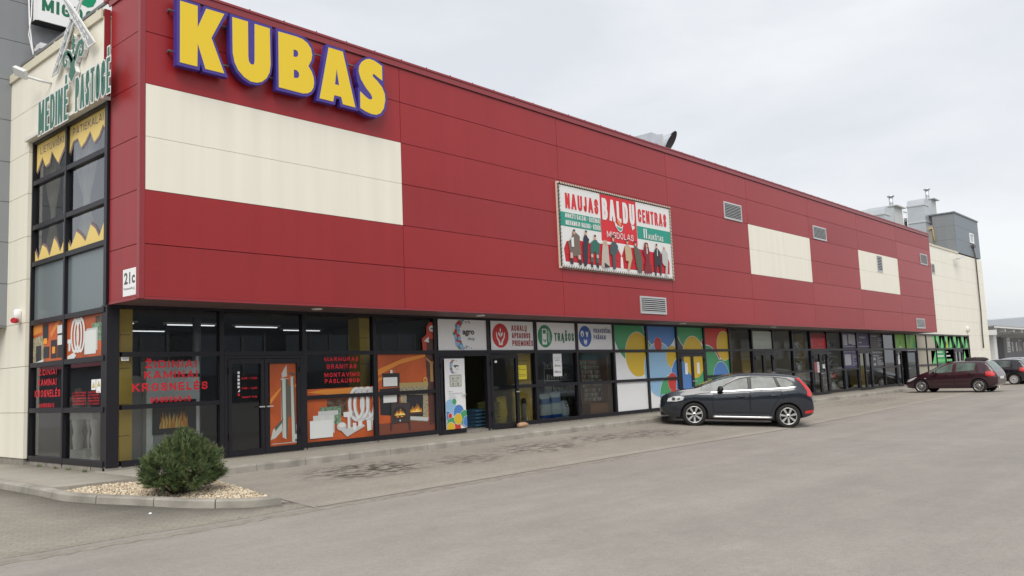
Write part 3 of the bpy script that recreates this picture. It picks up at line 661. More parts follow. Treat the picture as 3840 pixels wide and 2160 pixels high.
# glazed tower on the short side
TZ = [.27, 1.28, 2.25, 3.17, 4.46, 5.27, 6.27, 7.2]
SPAN = M('spandrel_panel', (.135, .17, .185), rough=.25, spec=.6)
for y0, y1 in ((W + .05, 3.3), (3.3, 5.13)):
    mb = MB(); pn = MB()
    mb.box((-.045, y1 - .04 if y1 < 4 else y1 - .02, .2), (.09, y1 + .04, 7.22), BLK)
    for z in TZ: mb.box((-.04, y0 + .03, z - (.055 if z < 1 else .05)), (.08, y1 - .04, z + (.055 if z < 1 else .05)), BLK)
    if y0 < 2: mb.box((-.045, W - .02, 3.26), (.015, W + .1, 7.22), BLK)
    w_ = mb.build('window', shop)
    for k in range(7):
        m = SPAN if k == 3 else (TGLASS if k < 3 else DARKG)
        q = [random.uniform(-.002, .002) for _ in range(3)]
        pn.quad((.03 + q[0], y1 - .04, TZ[k] + .04), (.03 + q[1], y0 + .04, TZ[k] + .04), (.03 + q[1] + q[2], y0 + .04, TZ[k + 1] - .04), (.03 + q[0] + q[2], y1 - .04, TZ[k + 1] - .04), m)
    pn.build('pane', w_)
mb = MB(); mb.box((.12, W + .1, 3.3), (.16, 5.1, 4.4), IW); mb.build('spandrel_wall', shop)
# ------------------------------------------------------------------ signs on the red wall
YELL = M('yellow_letter_face', (.80, .57, .02), rough=.35, spec=.5); BLUE = M('blue_letter_edge', (.055, .035, .27), rough=.35, spec=.5); PIN = M('pale_edge_line', (.75, .72, .55), rough=.5)
LET = {
 'K': ([(.644, 8.935), (.999, 8.941), (.998, 8.509), (1.177, 8.942), (1.559, 8.948), (1.282, 8.38), (1.552, 7.73), (1.156, 7.724), (.998, 8.191), (.99, 7.728), (.641, 7.724)], [],
       [(.582, 8.995), (1.052, 8.995), (1.067, 8.822), (1.139, 8.995), (1.653, 8.995), (1.338, 8.379), (1.638, 7.667), (1.108, 7.662), (1.058, 7.811), (1.04, 7.665), (.583, 7.66)]),
 'U': ([(1.732, 8.941), (2.081, 8.947), (2.082, 8.22), (2.093, 8.126), (2.122, 8.078), (2.175, 8.066), (2.213, 8.094), (2.225, 8.146), (2.233, 8.945), (2.584, 8.948), (2.593, 8.17), (2.571, 8.01), (2.499, 7.866), (2.391, 7.763), (2.277, 7.715), (2.134, 7.705), (1.986, 7.762), (1.855, 7.873), (1.776, 8.016), (1.739, 8.197)], [],
       [(1.682, 9.0), (2.641, 9.006), (2.643, 8.169), (2.609, 7.977), (2.514, 7.82), (2.39, 7.707), (2.268, 7.657), (2.104, 7.653), (1.942, 7.717), (1.811, 7.828), (1.718, 7.988), (1.684, 8.183)]),
 'B': ([(2.787, 8.945), (3.217, 8.955), (3.375, 8.945), (3.506, 8.89), (3.594, 8.789), (3.623, 8.657), (3.598, 8.525), (3.52, 8.381), (3.602, 8.277), (3.648, 8.164), (3.66, 8.043), (3.64, 7.929), (3.585, 7.839), (3.495, 7.772), (3.371, 7.741), (2.786, 7.741)],
       [[(3.152, 8.65), (3.204, 8.656), (3.256, 8.636), (3.272, 8.579), (3.254, 8.528), (3.21, 8.501), (3.149, 8.496)], [(3.153, 8.211), (3.214, 8.216), (3.274, 8.18), (3.29, 8.115), (3.263, 8.063), (3.211, 8.039), (3.151, 8.035)]],
       [(2.732, 9.005), (3.253, 9.015), (3.428, 9.0), (3.57, 8.939), (3.657, 8.822), (3.69, 8.674), (3.67, 8.528), (3.595, 8.408), (3.665, 8.308), (3.708, 8.179), (3.718, 8.041), (3.684, 7.893), (3.601, 7.773), (3.485, 7.7), (3.353, 7.678), (2.727, 7.671)]),
 'A': ([(4.059, 8.944), (4.44, 8.946), (4.758, 7.732), (4.415, 7.735), (4.373, 7.89), (4.184, 7.89), (4.153, 7.736), (3.798, 7.732)], [[(4.263, 8.513), (4.322, 8.144), (4.209, 8.142)]],
       [(4.008, 9.005), (4.496, 9.004), (4.845, 7.671), (4.352, 7.668), (4.328, 7.833), (4.243, 7.833), (4.202, 7.672), (3.716, 7.669)]),
 'S': ([(5.56, 8.899), (5.559, 8.546), (5.426, 8.597), (5.324, 8.647), (5.279, 8.633), (5.281, 8.579), (5.402, 8.508), (5.544, 8.391), (5.623, 8.242), (5.633, 8.093), (5.58, 7.881), (5.482, 7.752), (5.357, 7.688), (5.214, 7.679), (5.054, 7.703), (4.902, 7.752), (4.903, 8.143), (5.044, 8.061), (5.143, 8.014), (5.224, 8.019), (5.256, 8.067), (5.208, 8.147), (5.07, 8.263), (4.935, 8.428), (4.876, 8.594), (4.893, 8.73), (4.966, 8.847), (5.089, 8.942), (5.191, 8.977), (5.334, 8.972)], [],
       [(5.618, 8.939), (5.612, 8.424), (5.566, 8.433), (5.657, 8.317), (5.699, 8.141), (5.653, 7.88), (5.543, 7.715), (5.365, 7.623), (5.172, 7.613), (4.992, 7.641), (4.848, 7.699), (4.848, 8.234), (4.889, 8.221), (4.837, 8.339), (4.808, 8.512), (4.823, 8.679), (4.895, 8.812), (5.029, 8.954), (5.172, 9.025), (5.357, 9.031)])}
sign = thing('letter_sign', 'huge yellow capital letters with blue edges on the red wall above the large cream rectangle', 'sign', (3.1, -.12, 7.6))
for k, (face, holes, edge) in LET.items():
    mb = MB(); mb.prism(edge, BLUE, FY(-.236), FY(-.10)); o = mb.build('letter', sign); recalc(o)
    mb = MB(); mb.prism(face, YELL, FY(-.243), FY(-.2365), holes, PIN); mb.build('letter_face', o)
mb = MB()
for z in (7.95, 8.75):
    mb.box((.48, -.10, z), (5.5, -.07, z + .03), M('bracket_steel', (.18, .17, .17), rough=.5, metal=.6))
    for x in (.5, 1.66, 2.68, 3.75, 4.7, 5.4): mb.box((x, -.07, z - .01), (x + .03, -.001, z + .04), MATS['bracket_steel'])
mb.build('bracket', sign)

# vents
def vent(x0, x1, z0, z1, y, label, depth=.03):
    t = thing('vent_grille', label, 'vent', ((x0 + x1) / 2, y, z0), 'ventilation grilles in the cladding')
    f = .055; mb = MB()
    mb.box((x0, y - depth, z0), (x1, y, z0 + f), ALU); mb.box((x0, y - depth, z1 - f), (x1, y, z1), ALU); mb.box((x0, y - depth, z0 + f), (x0 + f, y, z1 - f), ALU); mb.box((x1 - f, y - depth, z0 + f), (x1, y, z1 - f), ALU)
    mb.build('frame', t)
    mb = MB(); mb.box((x0 + f, y - .004, z0 + f), (x1 - f, y - .001, z1 - f), DARK); n = 9 if z1 - z0 > .6 else 7
    for i in range(n):
        z = z0 + f + (z1 - z0 - 2 * f) * (i + .5) / n; h = (z1 - z0) / n * .17
        mb.add([(x0 + f, y - depth, z - h), (x1 - f, y - depth, z - h), (x1 - f, y - .006, z + h * .9), (x0 + f, y - .006, z + h * .9)], [(0, 1, 2, 3)], ALU)
        mb.box((x0 + f, y - depth - .002, z - h - .012), (x1 - f, y - depth + .006, z - h), ALU)
    mb.build('louvre', t)
vent(16.25, 17.82, 3.455, 4.02, -.002, 'wide louvred vent in the red wall just below the advertising banner')
vent(22.38, 23.83, 7.26, 7.92, -.002, 'louvred vent high on the red wall between banner and middle cream panel')
vent(30.82, 32.34, 7.29, 7.90, -.002, 'louvred vent high on the red wall right of the middle cream panel')
vent(39.0, 39.82, 6.33, 7.185, -.004, 'narrow tall vent on the farthest cream panel')
vent(46.63, 47.98, 7.27, 7.92, -.002, 'upper louvred vent near the far end of the red wall')
vent(44.81, 46.36, 3.436, 4.01, -.002, 'low louvred vent near the far bottom end of the red wall')
vent(53.48, 54.25, 7.33, 7.98, W - .002, 'vent on the far cream wall just past the red wall')

# advertising banner
b = thing('banner', 'laced advertising banner on the red wall showing people on a red sofa', 'banner', (15.25, -.05, 4.64))
PALE = M('banner_frame_paint', (.62, .55, .45), rough=.6); BW = M('banner_white', (.74, .74, .73), rough=.5); BR = M('banner_red', (.62, .025, .035), rough=.5); BG = M('banner_green', (.02, .30, .22), rough=.5)
BD = M('banner_dark', (.035, .035, .045), rough=.5); SKIN = M('banner_skin', (.62, .36, .25), rough=.5)
mb = MB(); x0, x1, z0, z1 = 12.15, 18.38, 4.64, 7.185
for a, c in (((x0, z0), (x1, z0 + .05)), ((x0, z1 - .05), (x1, z1)), ((x0, z0 + .05), (x0 + .05, z1 - .05)), ((x1 - .05, z0 + .05), (x1, z1 - .05))): mb.box((a[0], -.07, a[1]), (c[0], -.001, c[1]), PALE)
mb.build('frame', b)
mb = MB(); rr = random.Random(4)
for i in range(52):
    x = x0 + .1 + i * .118
    for za, zb in ((z0 - .005, z0 + .10), (z1 + .005, z1 - .10)): mb.tube([(x, -.075, za), (x + .07, -.078, zb)], .008, DARK, 5)
for i in range(22):
    z = z0 + .08 + i * .113
    for xa, xb in ((x0 - .005, x0 + .11), (x1 + .005, x1 - .11)): mb.tube([(xa, -.075, z), (xb, -.078, z + .06)], .008, DARK, 5)
mb.tube([(x0 + .02, -.073, z0 + .06), (x0 + .02, -.073, z1 - .06)], .012, DARK, 5); mb.tube([(x0 + .06, -.073, z0 + .02), (x1 - .06, -.073, z0 + .02)], .012, DARK, 5)
mb.build('lacing', b)
s = Sheet(FY, -.052); s.base(rect(12.25, 4.70, 18.29, 7.10), BW)
s.layer([rect(14.25, 5.63, 16.24, 7.095)], BR).layer([rect(12.25, 5.89, 14.24, 6.31), rect(16.25, 5.885, 18.285, 6.305)], BG)
s.layer([[(12.35, 5.22), (12.49, 5.45), (13.11, 5.53), (13.63, 5.49), (14.22, 5.53), (15.02, 5.55), (15.26, 5.23), (15.21, 4.84), (12.41, 4.85)], [(15.28, 5.23), (15.48, 5.56), (16.21, 5.55), (17.11, 5.51), (17.96, 5.5), (18.14, 5.23), (18.1, 4.83), (15.37, 4.84)]], M('banner_sofa', (.50, .015, .025), rough=.5))
s.layer([[(15.02, 5.62), (15.5, 5.62), (15.28, 5.24)], [(15.23, 5.2), (15.33, 5.2), (15.36, 4.84), (15.2, 4.84)]], BW)
s.layer([rect(12.42, 5.05, 15.2, 5.062), rect(15.4, 5.05, 18.1, 5.062)], M('banner_sofa_seam', (.22, .005, .01)))
s.text('NAUJAS', 12.51, 6.43, 14.15, 6.89, BR, .035, .88).text('CENTRAS', 16.34, 6.44, 18.08, 6.88, BR, .03, .88).text('BALDŲ', 14.34, 6.30, 16.13, 6.98, BW, .05, .88)
s.text('MINKŠTI BALDAI · ČIUŽINIAI', 12.47, 6.145, 14.18, 6.28, BW, .02, .95).text('MIEGAMOJO BALDAI · KĖDĖS', 12.48, 5.935, 14.2, 6.08, BW, .03, .95)
s.text('II', 16.62, 5.93, 16.80, 6.25, BW, .05).text('AUKŠTAS', 16.88, 5.92, 17.8, 6.09, BW, .03, .92)
s.layer([[(14.95, 6.33), (15.02, 6.15), (15.15, 6.04), (15.27, 5.98), (15.38, 6.05), (15.44, 6.24), (15.33, 6.15), (15.13, 6.2)]], BW)
s.layer([[(15.05, 6.17), (15.15, 6.08), (15.27, 6.02), (15.36, 6.07), (15.38, 6.15), (15.3, 6.11), (15.15, 6.15)]], BG)
s.layer([[(15.13, 6.43), (15.13, 6.28), (15.24, 6.18), (15.34, 6.22), (15.29, 6.33)]], M('banner_orange', (.75, .28, .12), rough=.5))
s.text('MIGDOLAS', 14.52, 5.765, 15.99, 5.96, BW, 0.0, .95)
PPL = [('kilt', [(12.81, 5.82), (12.98, 5.72), (13.12, 5.65), (13.1, 5.42), (13.16, 5.13), (13.04, 5.08), (13.15, 4.81), (13.05, 4.79), (12.93, 5.04), (12.74, 5.01), (12.71, 4.8), (12.6, 4.8), (12.61, 5.15), (12.53, 5.43), (12.71, 5.54)], (.17, .13, .11)),
 ('violin', [(13.36, 5.72), (13.47, 5.72), (13.5, 5.66), (13.58, 5.6), (13.51, 5.41), (13.45, 4.86), (13.35, 4.76), (13.26, 4.78), (13.24, 5.32), (13.29, 5.62)], (.03, .03, .05)),
 ('hockey', [(13.8, 5.6), (13.96, 5.62), (13.99, 5.57), (14.12, 5.51), (14.06, 5.27), (13.99, 4.76), (13.88, 4.8), (13.88, 5.24), (13.76, 5.23), (13.71, 4.76), (13.61, 4.78), (13.62, 5.33), (13.66, 5.52)], (.03, .14, .11)),
 ('old', [(14.33, 5.65), (14.49, 5.64), (14.55, 5.43), (14.56, 5.18), (14.59, 4.83), (14.27, 4.78), (14.14, 4.82), (14.19, 5.19), (14.25, 5.48)], (.50, .44, .38)),
 ('vest', [(14.79, 5.66), (14.9, 5.66), (14.95, 5.64), (15.08, 5.53), (15.05, 5.36), (14.91, 5.23), (14.91, 4.8), (14.75, 4.77), (14.75, 5.19), (14.61, 5.27), (14.67, 5.52)], (.06, .09, .10)),
 ('tan', [(15.56, 5.62), (15.66, 5.62), (15.8, 5.52), (15.85, 5.21), (15.64, 4.78), (15.54, 4.8), (15.63, 5.09), (15.48, 5.1), (15.44, 5.51)], (.52, .40, .25)),
 ('camo', [(16.0, 5.64), (16.14, 5.64), (16.17, 5.58), (16.34, 5.47), (16.41, 5.13), (16.38, 4.77), (16.14, 4.76), (16.04, 5.07), (15.97, 5.51)], (.11, .11, .085)),
 ('robe', [(16.62, 5.79), (16.8, 5.79), (16.88, 5.51), (16.85, 5.21), (16.99, 4.79), (16.49, 4.76), (16.63, 5.24), (16.49, 5.45)], (.20, .02, .03)),
 ('suit', [(17.28, 5.66), (17.4, 5.65), (17.56, 5.54), (17.59, 5.24), (17.54, 4.75), (17.45, 4.77), (17.44, 5.1), (17.3, 5.09), (17.23, 4.73), (17.14, 4.75), (17.16, 5.54)], (.03, .03, .04)),
 ('white', [(17.73, 5.63), (17.9, 5.63), (18.01, 5.53), (18.0, 5.22), (17.92, 4.75), (17.78, 4.77), (17.84, 5.1), (17.74, 5.1), (17.64, 5.19), (17.65, 5.53)], (.50, .50, .48))]
HEAD = {'kilt': (12.84, 5.74), 'violin': (13.42, 5.77), 'hockey': (13.87, 5.68), 'old': (14.42, 5.56), 'vest': (14.82, 5.71), 'tan': (15.6, 5.70), 'camo': (16.06, 5.68), 'robe': (16.72, 5.68), 'suit': (17.33, 5.72), 'white': (17.81, 5.70)}
for k, p, c in PPL: s.layer([p], M('print_' + k, c, rough=.5))
s.layer([circ(*HEAD[k], .055, 10, .07) for k in HEAD], SKIN)
s.layer([circ(HEAD[k][0], HEAD[k][1] + .055, .06, 8, .035) for k in ('kilt', 'violin', 'hockey', 'suit', 'tan', 'camo')] + [rect(14.72, 5.77, 14.92, 5.79), rect(14.77, 5.78, 14.87, 5.86)], BD)
s.layer([circ(17.81, 5.76, .07, 8, .035), rect(16.70, 5.42, 16.75, 5.6), rect(17.33, 5.4, 17.37, 5.62), [(12.68, 5.55), (12.8, 5.6), (12.8, 5.3), (12.68, 5.3)]], BW)
s.layer([rect(13.62, 5.06, 13.72, 5.16), rect(13.9, 5.06, 14.0, 5.16), rect(12.6, 4.95, 12.72, 5.12), rect(12.98, 4.95, 13.1, 5.08)], M('print_sock', (.6, .45, .4)))
s.layer([rect(12.6, 4.79, 12.73, 4.96), rect(13.0, 4.79, 13.14, 4.94), rect(13.6, 4.77, 13.7, 4.92), rect(13.9, 4.77, 14.0, 4.92), [(14.3, 4.95), (14.6, 4.83), (14.3, 4.8)]], BD)
s.mb.build('canvas', b)

# house number plate on the short red side
s = Sheet(LX, -.003); s.base(rect(.125, 3.335, .65, 3.832), WHITE, .012)
LG = M('sign_grey_ink', (.10, .10, .11)); PR = lambda f: (lambda a, bb: f(-a, bb))
s2 = s
def left_text(sh, t, ya, z0, yb, z1, m, bold=0.0, sp=1.0):   # ya (image left, larger y) to yb
    f = sh.to3(); put_text(sh.mb, t, -ya, z0, -yb, z1, m, lambda a, c: f(-a, c), bold, sp)
left_text(s, '21c', .60, 3.55, .16, 3.77, LG, .03); left_text(s, 'Pramonės g.', .61, 3.43, .16, 3.50, LG)
tag(s.mb.build('number_plate'), 'white house number plate on the short red side wall', 'sign')

# ------------------------------------------------------------------ signs on the short cream side
GRN = M('dark_green_letter', (.045, .16, .115), rough=.5); SGR = M('emblem_grey', (.38, .40, .41), rough=.5); SWH = M('emblem_white', (.74, .75, .75), rough=.45)
em = thing('emblem_sign', 'crossed grey gable boards with a dark green curling tree standing above the cream wall', 'sign', (2.5, -.2, 8.0))
BR_ = [(3.04, 9.909), (2.467, 9.417), (1.386, 8.357), (1.707, 8.342), (1.859, 8.514), (2.011, 8.656), (2.22, 8.914), (2.484, 9.149), (2.867, 9.583), (3.206, 9.966)]
BL_ = [(2.038, 9.566), (2.44, 9.397), (2.619, 9.302), (2.955, 9.055), (3.638, 8.282), (3.332, 8.288), (3.175, 8.455), (2.94, 8.653), (2.761, 8.841), (2.559, 9.086), (2.406, 9.146), (2.16, 9.435), (1.938, 9.532)]
def shrink(p, k):
    cx = sum(q[0] for q in p) / len(p); cz = sum(q[1] for q in p) / len(p); n = len(p); out = []
    ar = sum(p[i][0] * p[(i + 1) % n][1] - p[(i + 1) % n][0] * p[i][1] for i in range(n)); sg = 1 if ar > 0 else -1
    for i in range(n):
        a, q, c = p[i - 1], p[i], p[(i + 1) % n]
        d1 = Vector((q[0] - a[0], q[1] - a[1])).normalized(); d2 = Vector((c[0] - q[0], c[1] - q[1])).normalized()
        nn = Vector((-(d1.y + d2.y), d1.x + d2.x)); L_ = max(nn.length, .5); nn = nn / L_
        out.append((q[0] + nn.x * k * sg, q[1] + nn.y * k * sg))
    return out
for pts, x in ((BL_, -.20), (BR_, -.23)):
    mb = MB(); mb.prism(pts, SWH, LX(x - .025), LX(x)); o = recalc(mb.build('gable_board', em))
    mb = MB(); mb.poly(shrink(pts, .045), SGR, LX(x - .0265)); mb.build('board_face', o)
for k, (y, z) in enumerate([(2.765, 8.99), (2.946, 8.80), (3.12, 8.60), (3.30, 8.42), (2.6, 9.2), (2.275, 9.06), (2.10, 8.87), (1.93, 8.70), (1.76, 8.53), (2.42, 9.18)]):
    mb = MB()
    for dy, dz in ((0, .09), (-.07, .04), (.07, .04), (0, -.05)): mb.obox((-.259, y + dy / 2, z + dz / 2), (.002, 0, 0), (0, .014 + abs(dy) * .4, 0), (0, 0, .014 + abs(dz) * .4), SWH)
    mb.build('sprig', em)
trunk = [(2.733, 8.058), (2.587, 7.905), (2.386, 8.059), (2.452, 8.185), (2.43, 8.304), (2.38, 8.40), (2.46, 8.42), (2.535, 8.36), (2.66, 8.50), (2.804, 8.6), (2.83, 8.55), (2.691, 8.362), (2.649, 8.197)]
brl = stroke([(2.55, 8.33), (2.70, 8.52), (2.86, 8.59), (2.98, 8.56), (3.02, 8.44), (2.965, 8.33), (2.87, 8.33), (2.84, 8.40), (2.89, 8.44)], .13, .045)
brr = stroke([(2.44, 8.32), (2.34, 8.48), (2.24, 8.60), (2.12, 8.61), (2.05, 8.54), (2.04, 8.42), (2.11, 8.33), (2.19, 8.35), (2.21, 8.42), (2.16, 8.44)], .13, .045)
fir = [(2.516, 8.876), (2.473, 8.819), (2.497, 8.761), (2.419, 8.748), (2.478, 8.669), (2.415, 8.639), (2.49, 8.564), (2.463, 8.512), (2.565, 8.488), (2.542, 8.557), (2.595, 8.595), (2.545, 8.667), (2.613, 8.666), (2.548, 8.755), (2.6, 8.76), (2.535, 8.827)]
for nm, p, g in (('tree_trunk', trunk, .022), ('tree_branch', brl, .02), ('tree_branch', brr, .02), ('fir', fir, .018)):
    mb = MB(); mb.prism(shrink(p, -g), SWH, LX(-.215), LX(-.13)); o = recalc(mb.build(nm, em))
    mb = MB(); mb.prism(p, GRN, LX(-.222), LX(-.2155)); recalc(mb.build('green_face', o))
def block_word(t, ya, z0, yb, z1, label, name):
    th = thing(name, label, 'sign', ((ya + yb) / 2, -.2, z0)); th.location = (-.2, (ya + yb) / 2, z0); OFF[th.name] = Vector(th.location)
    mb = MB()
    glyph_text(mb, t, -ya, z0, -yb, z1, SWH, lambda a, c: (-.215, -a, c), .0, .03)
    mb.build('backing', th)
    mb = MB(); glyph_text(mb, t, -ya, z0, -yb, z1, GRN, lambda a, c: (-.218, -a, c), .0); mb.build('lettering', th)
block_word('MEDINĖ', 4.34, 7.17, 2.76, 7.90, 'dark green block word on white, left and lower of the two on the cream wall', 'word_sign')
block_word('PASTOGĖ', 2.39, 7.22, .77, 7.91, 'dark green block word on white next to the red side wall under the emblem', 'word_sign')
# yellow printed film in the tower windows
YF = M('yellow_film', (.80, .60, .19), rough=.5); BRN = M('film_brown', (.22, .15, .16), rough=.6)
z1p = [(5.08, 7.16), (5.08, 6.52), (4.77, 6.83), (4.589, 6.582), (4.356, 6.614), (4.234, 6.85), (4.064, 6.684), (3.864, 6.515), (3.68, 6.681), (3.498, 6.834), (3.34, 6.62), (3.34, 7.16)]
z1q = [(3.26, 7.16), (3.26, 6.58), (3.098, 6.81), (2.859, 6.832), (2.675, 6.594), (2.474, 6.673), (2.25, 6.842), (2.046, 6.567), (1.827, 6.651), (1.641, 6.846), (1.42, 6.58), (1.42, 7.16)]
z2p = [(5.09, 4.5), (5.09, 4.78), (4.902, 4.543), (4.679, 4.851), (4.441, 4.755), (4.268, 4.554), (4.024, 4.915), (3.86, 4.791), (3.693, 4.569), (3.427, 4.893), (3.34, 4.8), (3.34, 4.5)]
z2q = [(3.26, 4.5), (3.26, 4.72), (3.143, 4.595), (2.855, 4.884), (2.618, 4.765), (2.413, 4.617), (2.169, 4.925), (1.944, 4.809), (1.776, 4.622), (1.5, 4.95), (1.42, 4.95), (1.42, 4.5)]
def sh_(p, d): return [(a - .05, c + d) if .0 < abs(c - 7.16) and abs(c - 4.5) > .01 else (a, c) for a, c in p]  # brown copy is offset to paint a shadow along the scallops
s = Sheet(LX, .024); s.layer([sh_(z1p, -.055), sh_(z1q, -.055)], BRN).layer([z1p, z1q], YF)
left_text(s, 'LIETUVIŠKI', 4.88, 6.90, 3.58, 7.06, BRN, .01); left_text(s, 'PATIEKALAI', 3.1, 6.92, 1.62, 7.08, BRN, .01)
tag(s.mb.build('window_film'), 'yellow scalloped film with brown lettering across the top tower windows', 'window film')
s = Sheet(LX, .024); s.layer([sh_(z2p, .05), sh_(z2q, .05)], BRN).layer([z2p, z2q], YF)
tag(s.mb.build('window_film'), 'yellow scalloped film without lettering along the middle tower windows', 'window film')
CUR = M('curtain_cloth', (.78, .68, .50), rough=.9)
def curtain(yc, z0, z1, w0, label):
    mb = MB(); n = 30; rows = 26; b0 = 0
    for j in range(rows + 1):
        t = j / rows; z = z1 + (z0 - z1) * t
        ww = w0 * (1 - .72 * math.exp(-((t - .62) / .20) ** 2)); sh = .0
        for i in range(n + 1): u = i / n - .5; mb.v.append((.30 + .045 * math.sin(i * 1.9) * (ww / w0 + .2), yc + u * ww + sh, z))
    for j in range(rows):
        for i in range(n): mb.face((j * (n + 1) + i, j * (n + 1) + i + 1, (j + 1) * (n + 1) + i + 1, (j + 1) * (n + 1) + i), CUR, True)
    tag(mb.build('curtain'), label, 'curtain', 'tied curtains in the upper tower windows')
curtain(4.85, 4.6, 7.1, .75, 'tied beige curtain behind the left upper tower windows')
curtain(3.05, 4.6, 7.1, 1.0, 'tied beige curtain behind the right upper tower windows')
# orange film low on the tower + red lettering
ORA = M('poster_orange', (.50, .10, .025), rough=.45, noise=.35, scale=1.1); ORB = M('poster_flare', (.72, .26, .04), rough=.45); PWH = M('poster_white', (.72, .74, .73), rough=.45); PGR = M('poster_green_marble', (.16, .26, .17), rough=.45, noise=.8, scale=16)
PDK = M('poster_black', (.025, .025, .03), rough=.45); PBR = M('poster_brown', (.085, .040, .032), rough=.5); PST = M('poster_stone', (.33, .30, .20), rough=.6, noise=.6, scale=22); PFI = M('poster_fire', (.85, .33, .03), rough=.5); PFY = M('poster_fire_yellow', (.95, .75, .22), rough=.5); PGY = M('poster_grey', (.36, .38, .38), rough=.45); PLG = M('poster_light_grey', (.55, .57, .57), rough=.45)
PBK = M('poster_brown_marble', (.10, .06, .04), rough=.5, noise=.9, scale=14)
REDL = M('red_vinyl', (.62, .012, .025), rough=.45)
s = Sheet(LX, .022); s.layer([rect(3.34, 2.28, 5.09, 3.13)], ORA)
s.layer([[(5.09, 2.9), (4.6, 2.95), (4.6, 3.13), (5.09, 3.13)], [(4.1, 2.8), (3.6, 3.13), (3.8, 3.13), (4.15, 2.88)]], ORB)
s.layer([[(5.09, 2.83), (4.5, 2.88), (4.45, 2.33), (5.09, 2.3)]], PST).layer([rect(4.62, 2.32, 4.92, 2.66), rect(3.42, 2.36, 3.75, 2.93), rect(4.25, 2.76, 4.55, 3.1), rect(3.78, 2.36, 4.1, 2.74), rect(4.18, 2.38, 4.5, 2.62)], PDK)
s.layer([rect(3.46, 2.86, 3.76, 3.03), rect(3.48, 2.62, 3.74, 2.82), [(5.0, 2.3), (4.5, 2.36), (4.5, 2.3)]], PWH).layer([rect(3.86, 2.46, 4.02, 2.6), rect(4.3, 2.68, 4.5, 2.8)], PFI)
tag(s.mb.build('window_film'), 'orange printed film with stoves and a fireplace on the left tower window', 'window film')
s = Sheet(LX, .022); s.layer([rect(1.42, 2.28, 3.26, 3.13)], ORA)
s.layer([rect(1.5, 2.7, 1.9, 3.08)], PBK).layer([[(1.6, 2.95), (2.05, 2.95), (2.05, 2.6), (1.6, 2.6)]], PGR).layer([rect(1.85, 2.36, 2.38, 2.82)], PWH)
s.layer([rect(1.78, 2.42, 2.30, 2.86)], PLG).layer([rect(1.85, 2.36, 2.38, 2.82)], PWH)
for c in (2.85, 2.70, 2.56): s.layer([stroke([(c + .17 * math.cos(a), 2.76 + .32 * math.sin(a)) for a in lsp(0, 6.28, 24)], .07)], PWH)
s.layer([[(3.2, 2.36), (2.9, 2.42), (2.75, 2.36), (2.9, 2.29), (3.2, 2.29)], rect(3.05, 2.46, 3.15, 2.66), rect(3.0, 2.62, 3.2, 2.7)], PWH)
tag(s.mb.build('window_film'), 'orange printed film with marble slabs and a white hose on the right tower window', 'window film')
s = Sheet(LX, .022)
left_text(s, 'ŽIDINIAI', 4.75, 2.02, 3.78, 2.14, REDL, .04); left_text(s, 'KAMINAI', 4.78, 1.80, 3.78, 1.94, REDL, .04); left_text(s, 'KROSNELĖS', 4.95, 1.56, 3.56, 1.71, REDL, .04); left_text(s, '868558545', 4.68, 1.34, 3.86, 1.43, REDL, .05)
tag(s.mb.build('window_lettering'), 'red four line lettering on the left pane of the glazed tower', 'lettering')
s = Sheet(LX, .022); f = s.to3(); rr = random.Random(8)
for i in range(5):
    for k in range(2): put_text(s.mb, ''.join(rr.choice('ABEIKLMNORSTU') for _ in range(9)), -(2.95 - k * .75), 1.60 - i * .055, -(2.30 - k * .62), 1.635 - i * .055, REDL, lambda a, c: f(-a, c), .05)
tag(s.mb.build('window_lettering'), 'rows of small red print on the right pane of the glazed tower', 'lettering')
s = Sheet(LX, .022); s.layer([rect(1.85, 1.66, 2.05, 1.86), rect(1.6, 1.60, 1.83, 1.86)], WHITE).layer([[(1.88, 1.70), (2.02, 1.70), (1.95, 1.82)], [(1.64, 1.72), (1.79, 1.72), (1.715, 1.84)]], M('warning_yellow', (.55, .45, .12)))
tag(s.mb.build('warning_sticker'), 'two small warning stickers on the right pane of the glazed tower', 'sticker')
# ------------------------------------------------------------------ films, posters and boards on the shop fronts
YV = W + .030
def front_lettering(rows, label):
    s = Sheet(FY, YV)
    for t, x0, z0, x1, z1 in rows: s.text(t, x0, z0, x1, z1, REDL, .045, 1.0)
    tag(s.mb.build('window_lettering'), label, 'lettering')
front_lettering([('ŽIDINIAI', .74, 2.04, 1.80, 2.19), ('KAMINAI', .72, 1.83, 1.82, 1.98), ('KROSNELĖS', .49, 1.59, 2.04, 1.75), ('868558545', .84, 1.365, 1.68, 1.47)], 'large red four line lettering on the shop window behind the pine bush')
front_lettering([('MARMURAS', 4.94, 2.115, 5.92, 2.215), ('GRANITAS', 5.0, 1.94, 5.86, 2.05), ('MONTAVIMO', 4.93, 1.75, 5.95, 1.855), ('PASLAUGOS', 4.94, 1.61, 5.94, 1.71)], 'red four line lettering above the orange marble poster')
s = Sheet(FY, W - .004); f = s.to3(); rr = random.Random(3)
for t, z in (('8.00 - 17.00', 1.76), ('9.00 - 14.00', 1.55), ('Vasarą 8 - 18 val', 1.36)): put_text(s.mb, t, 2.80, z, 3.16, z + .05, REDL, f, .04)
s.layer([rect(2.70, 1.58 + i * .075, 2.75, 1.63 + i * .075) for i in range(5)], WHITE).layer([[(2.70, 1.5), (2.75, 1.5), (2.75, 1.56)]], WHITE).layer([rect(2.70, 1.42, 2.75, 1.47)], REDL)
tag(s.mb.build('door_lettering'), 'small red opening hours with white squares on the dark shop door', 'lettering')
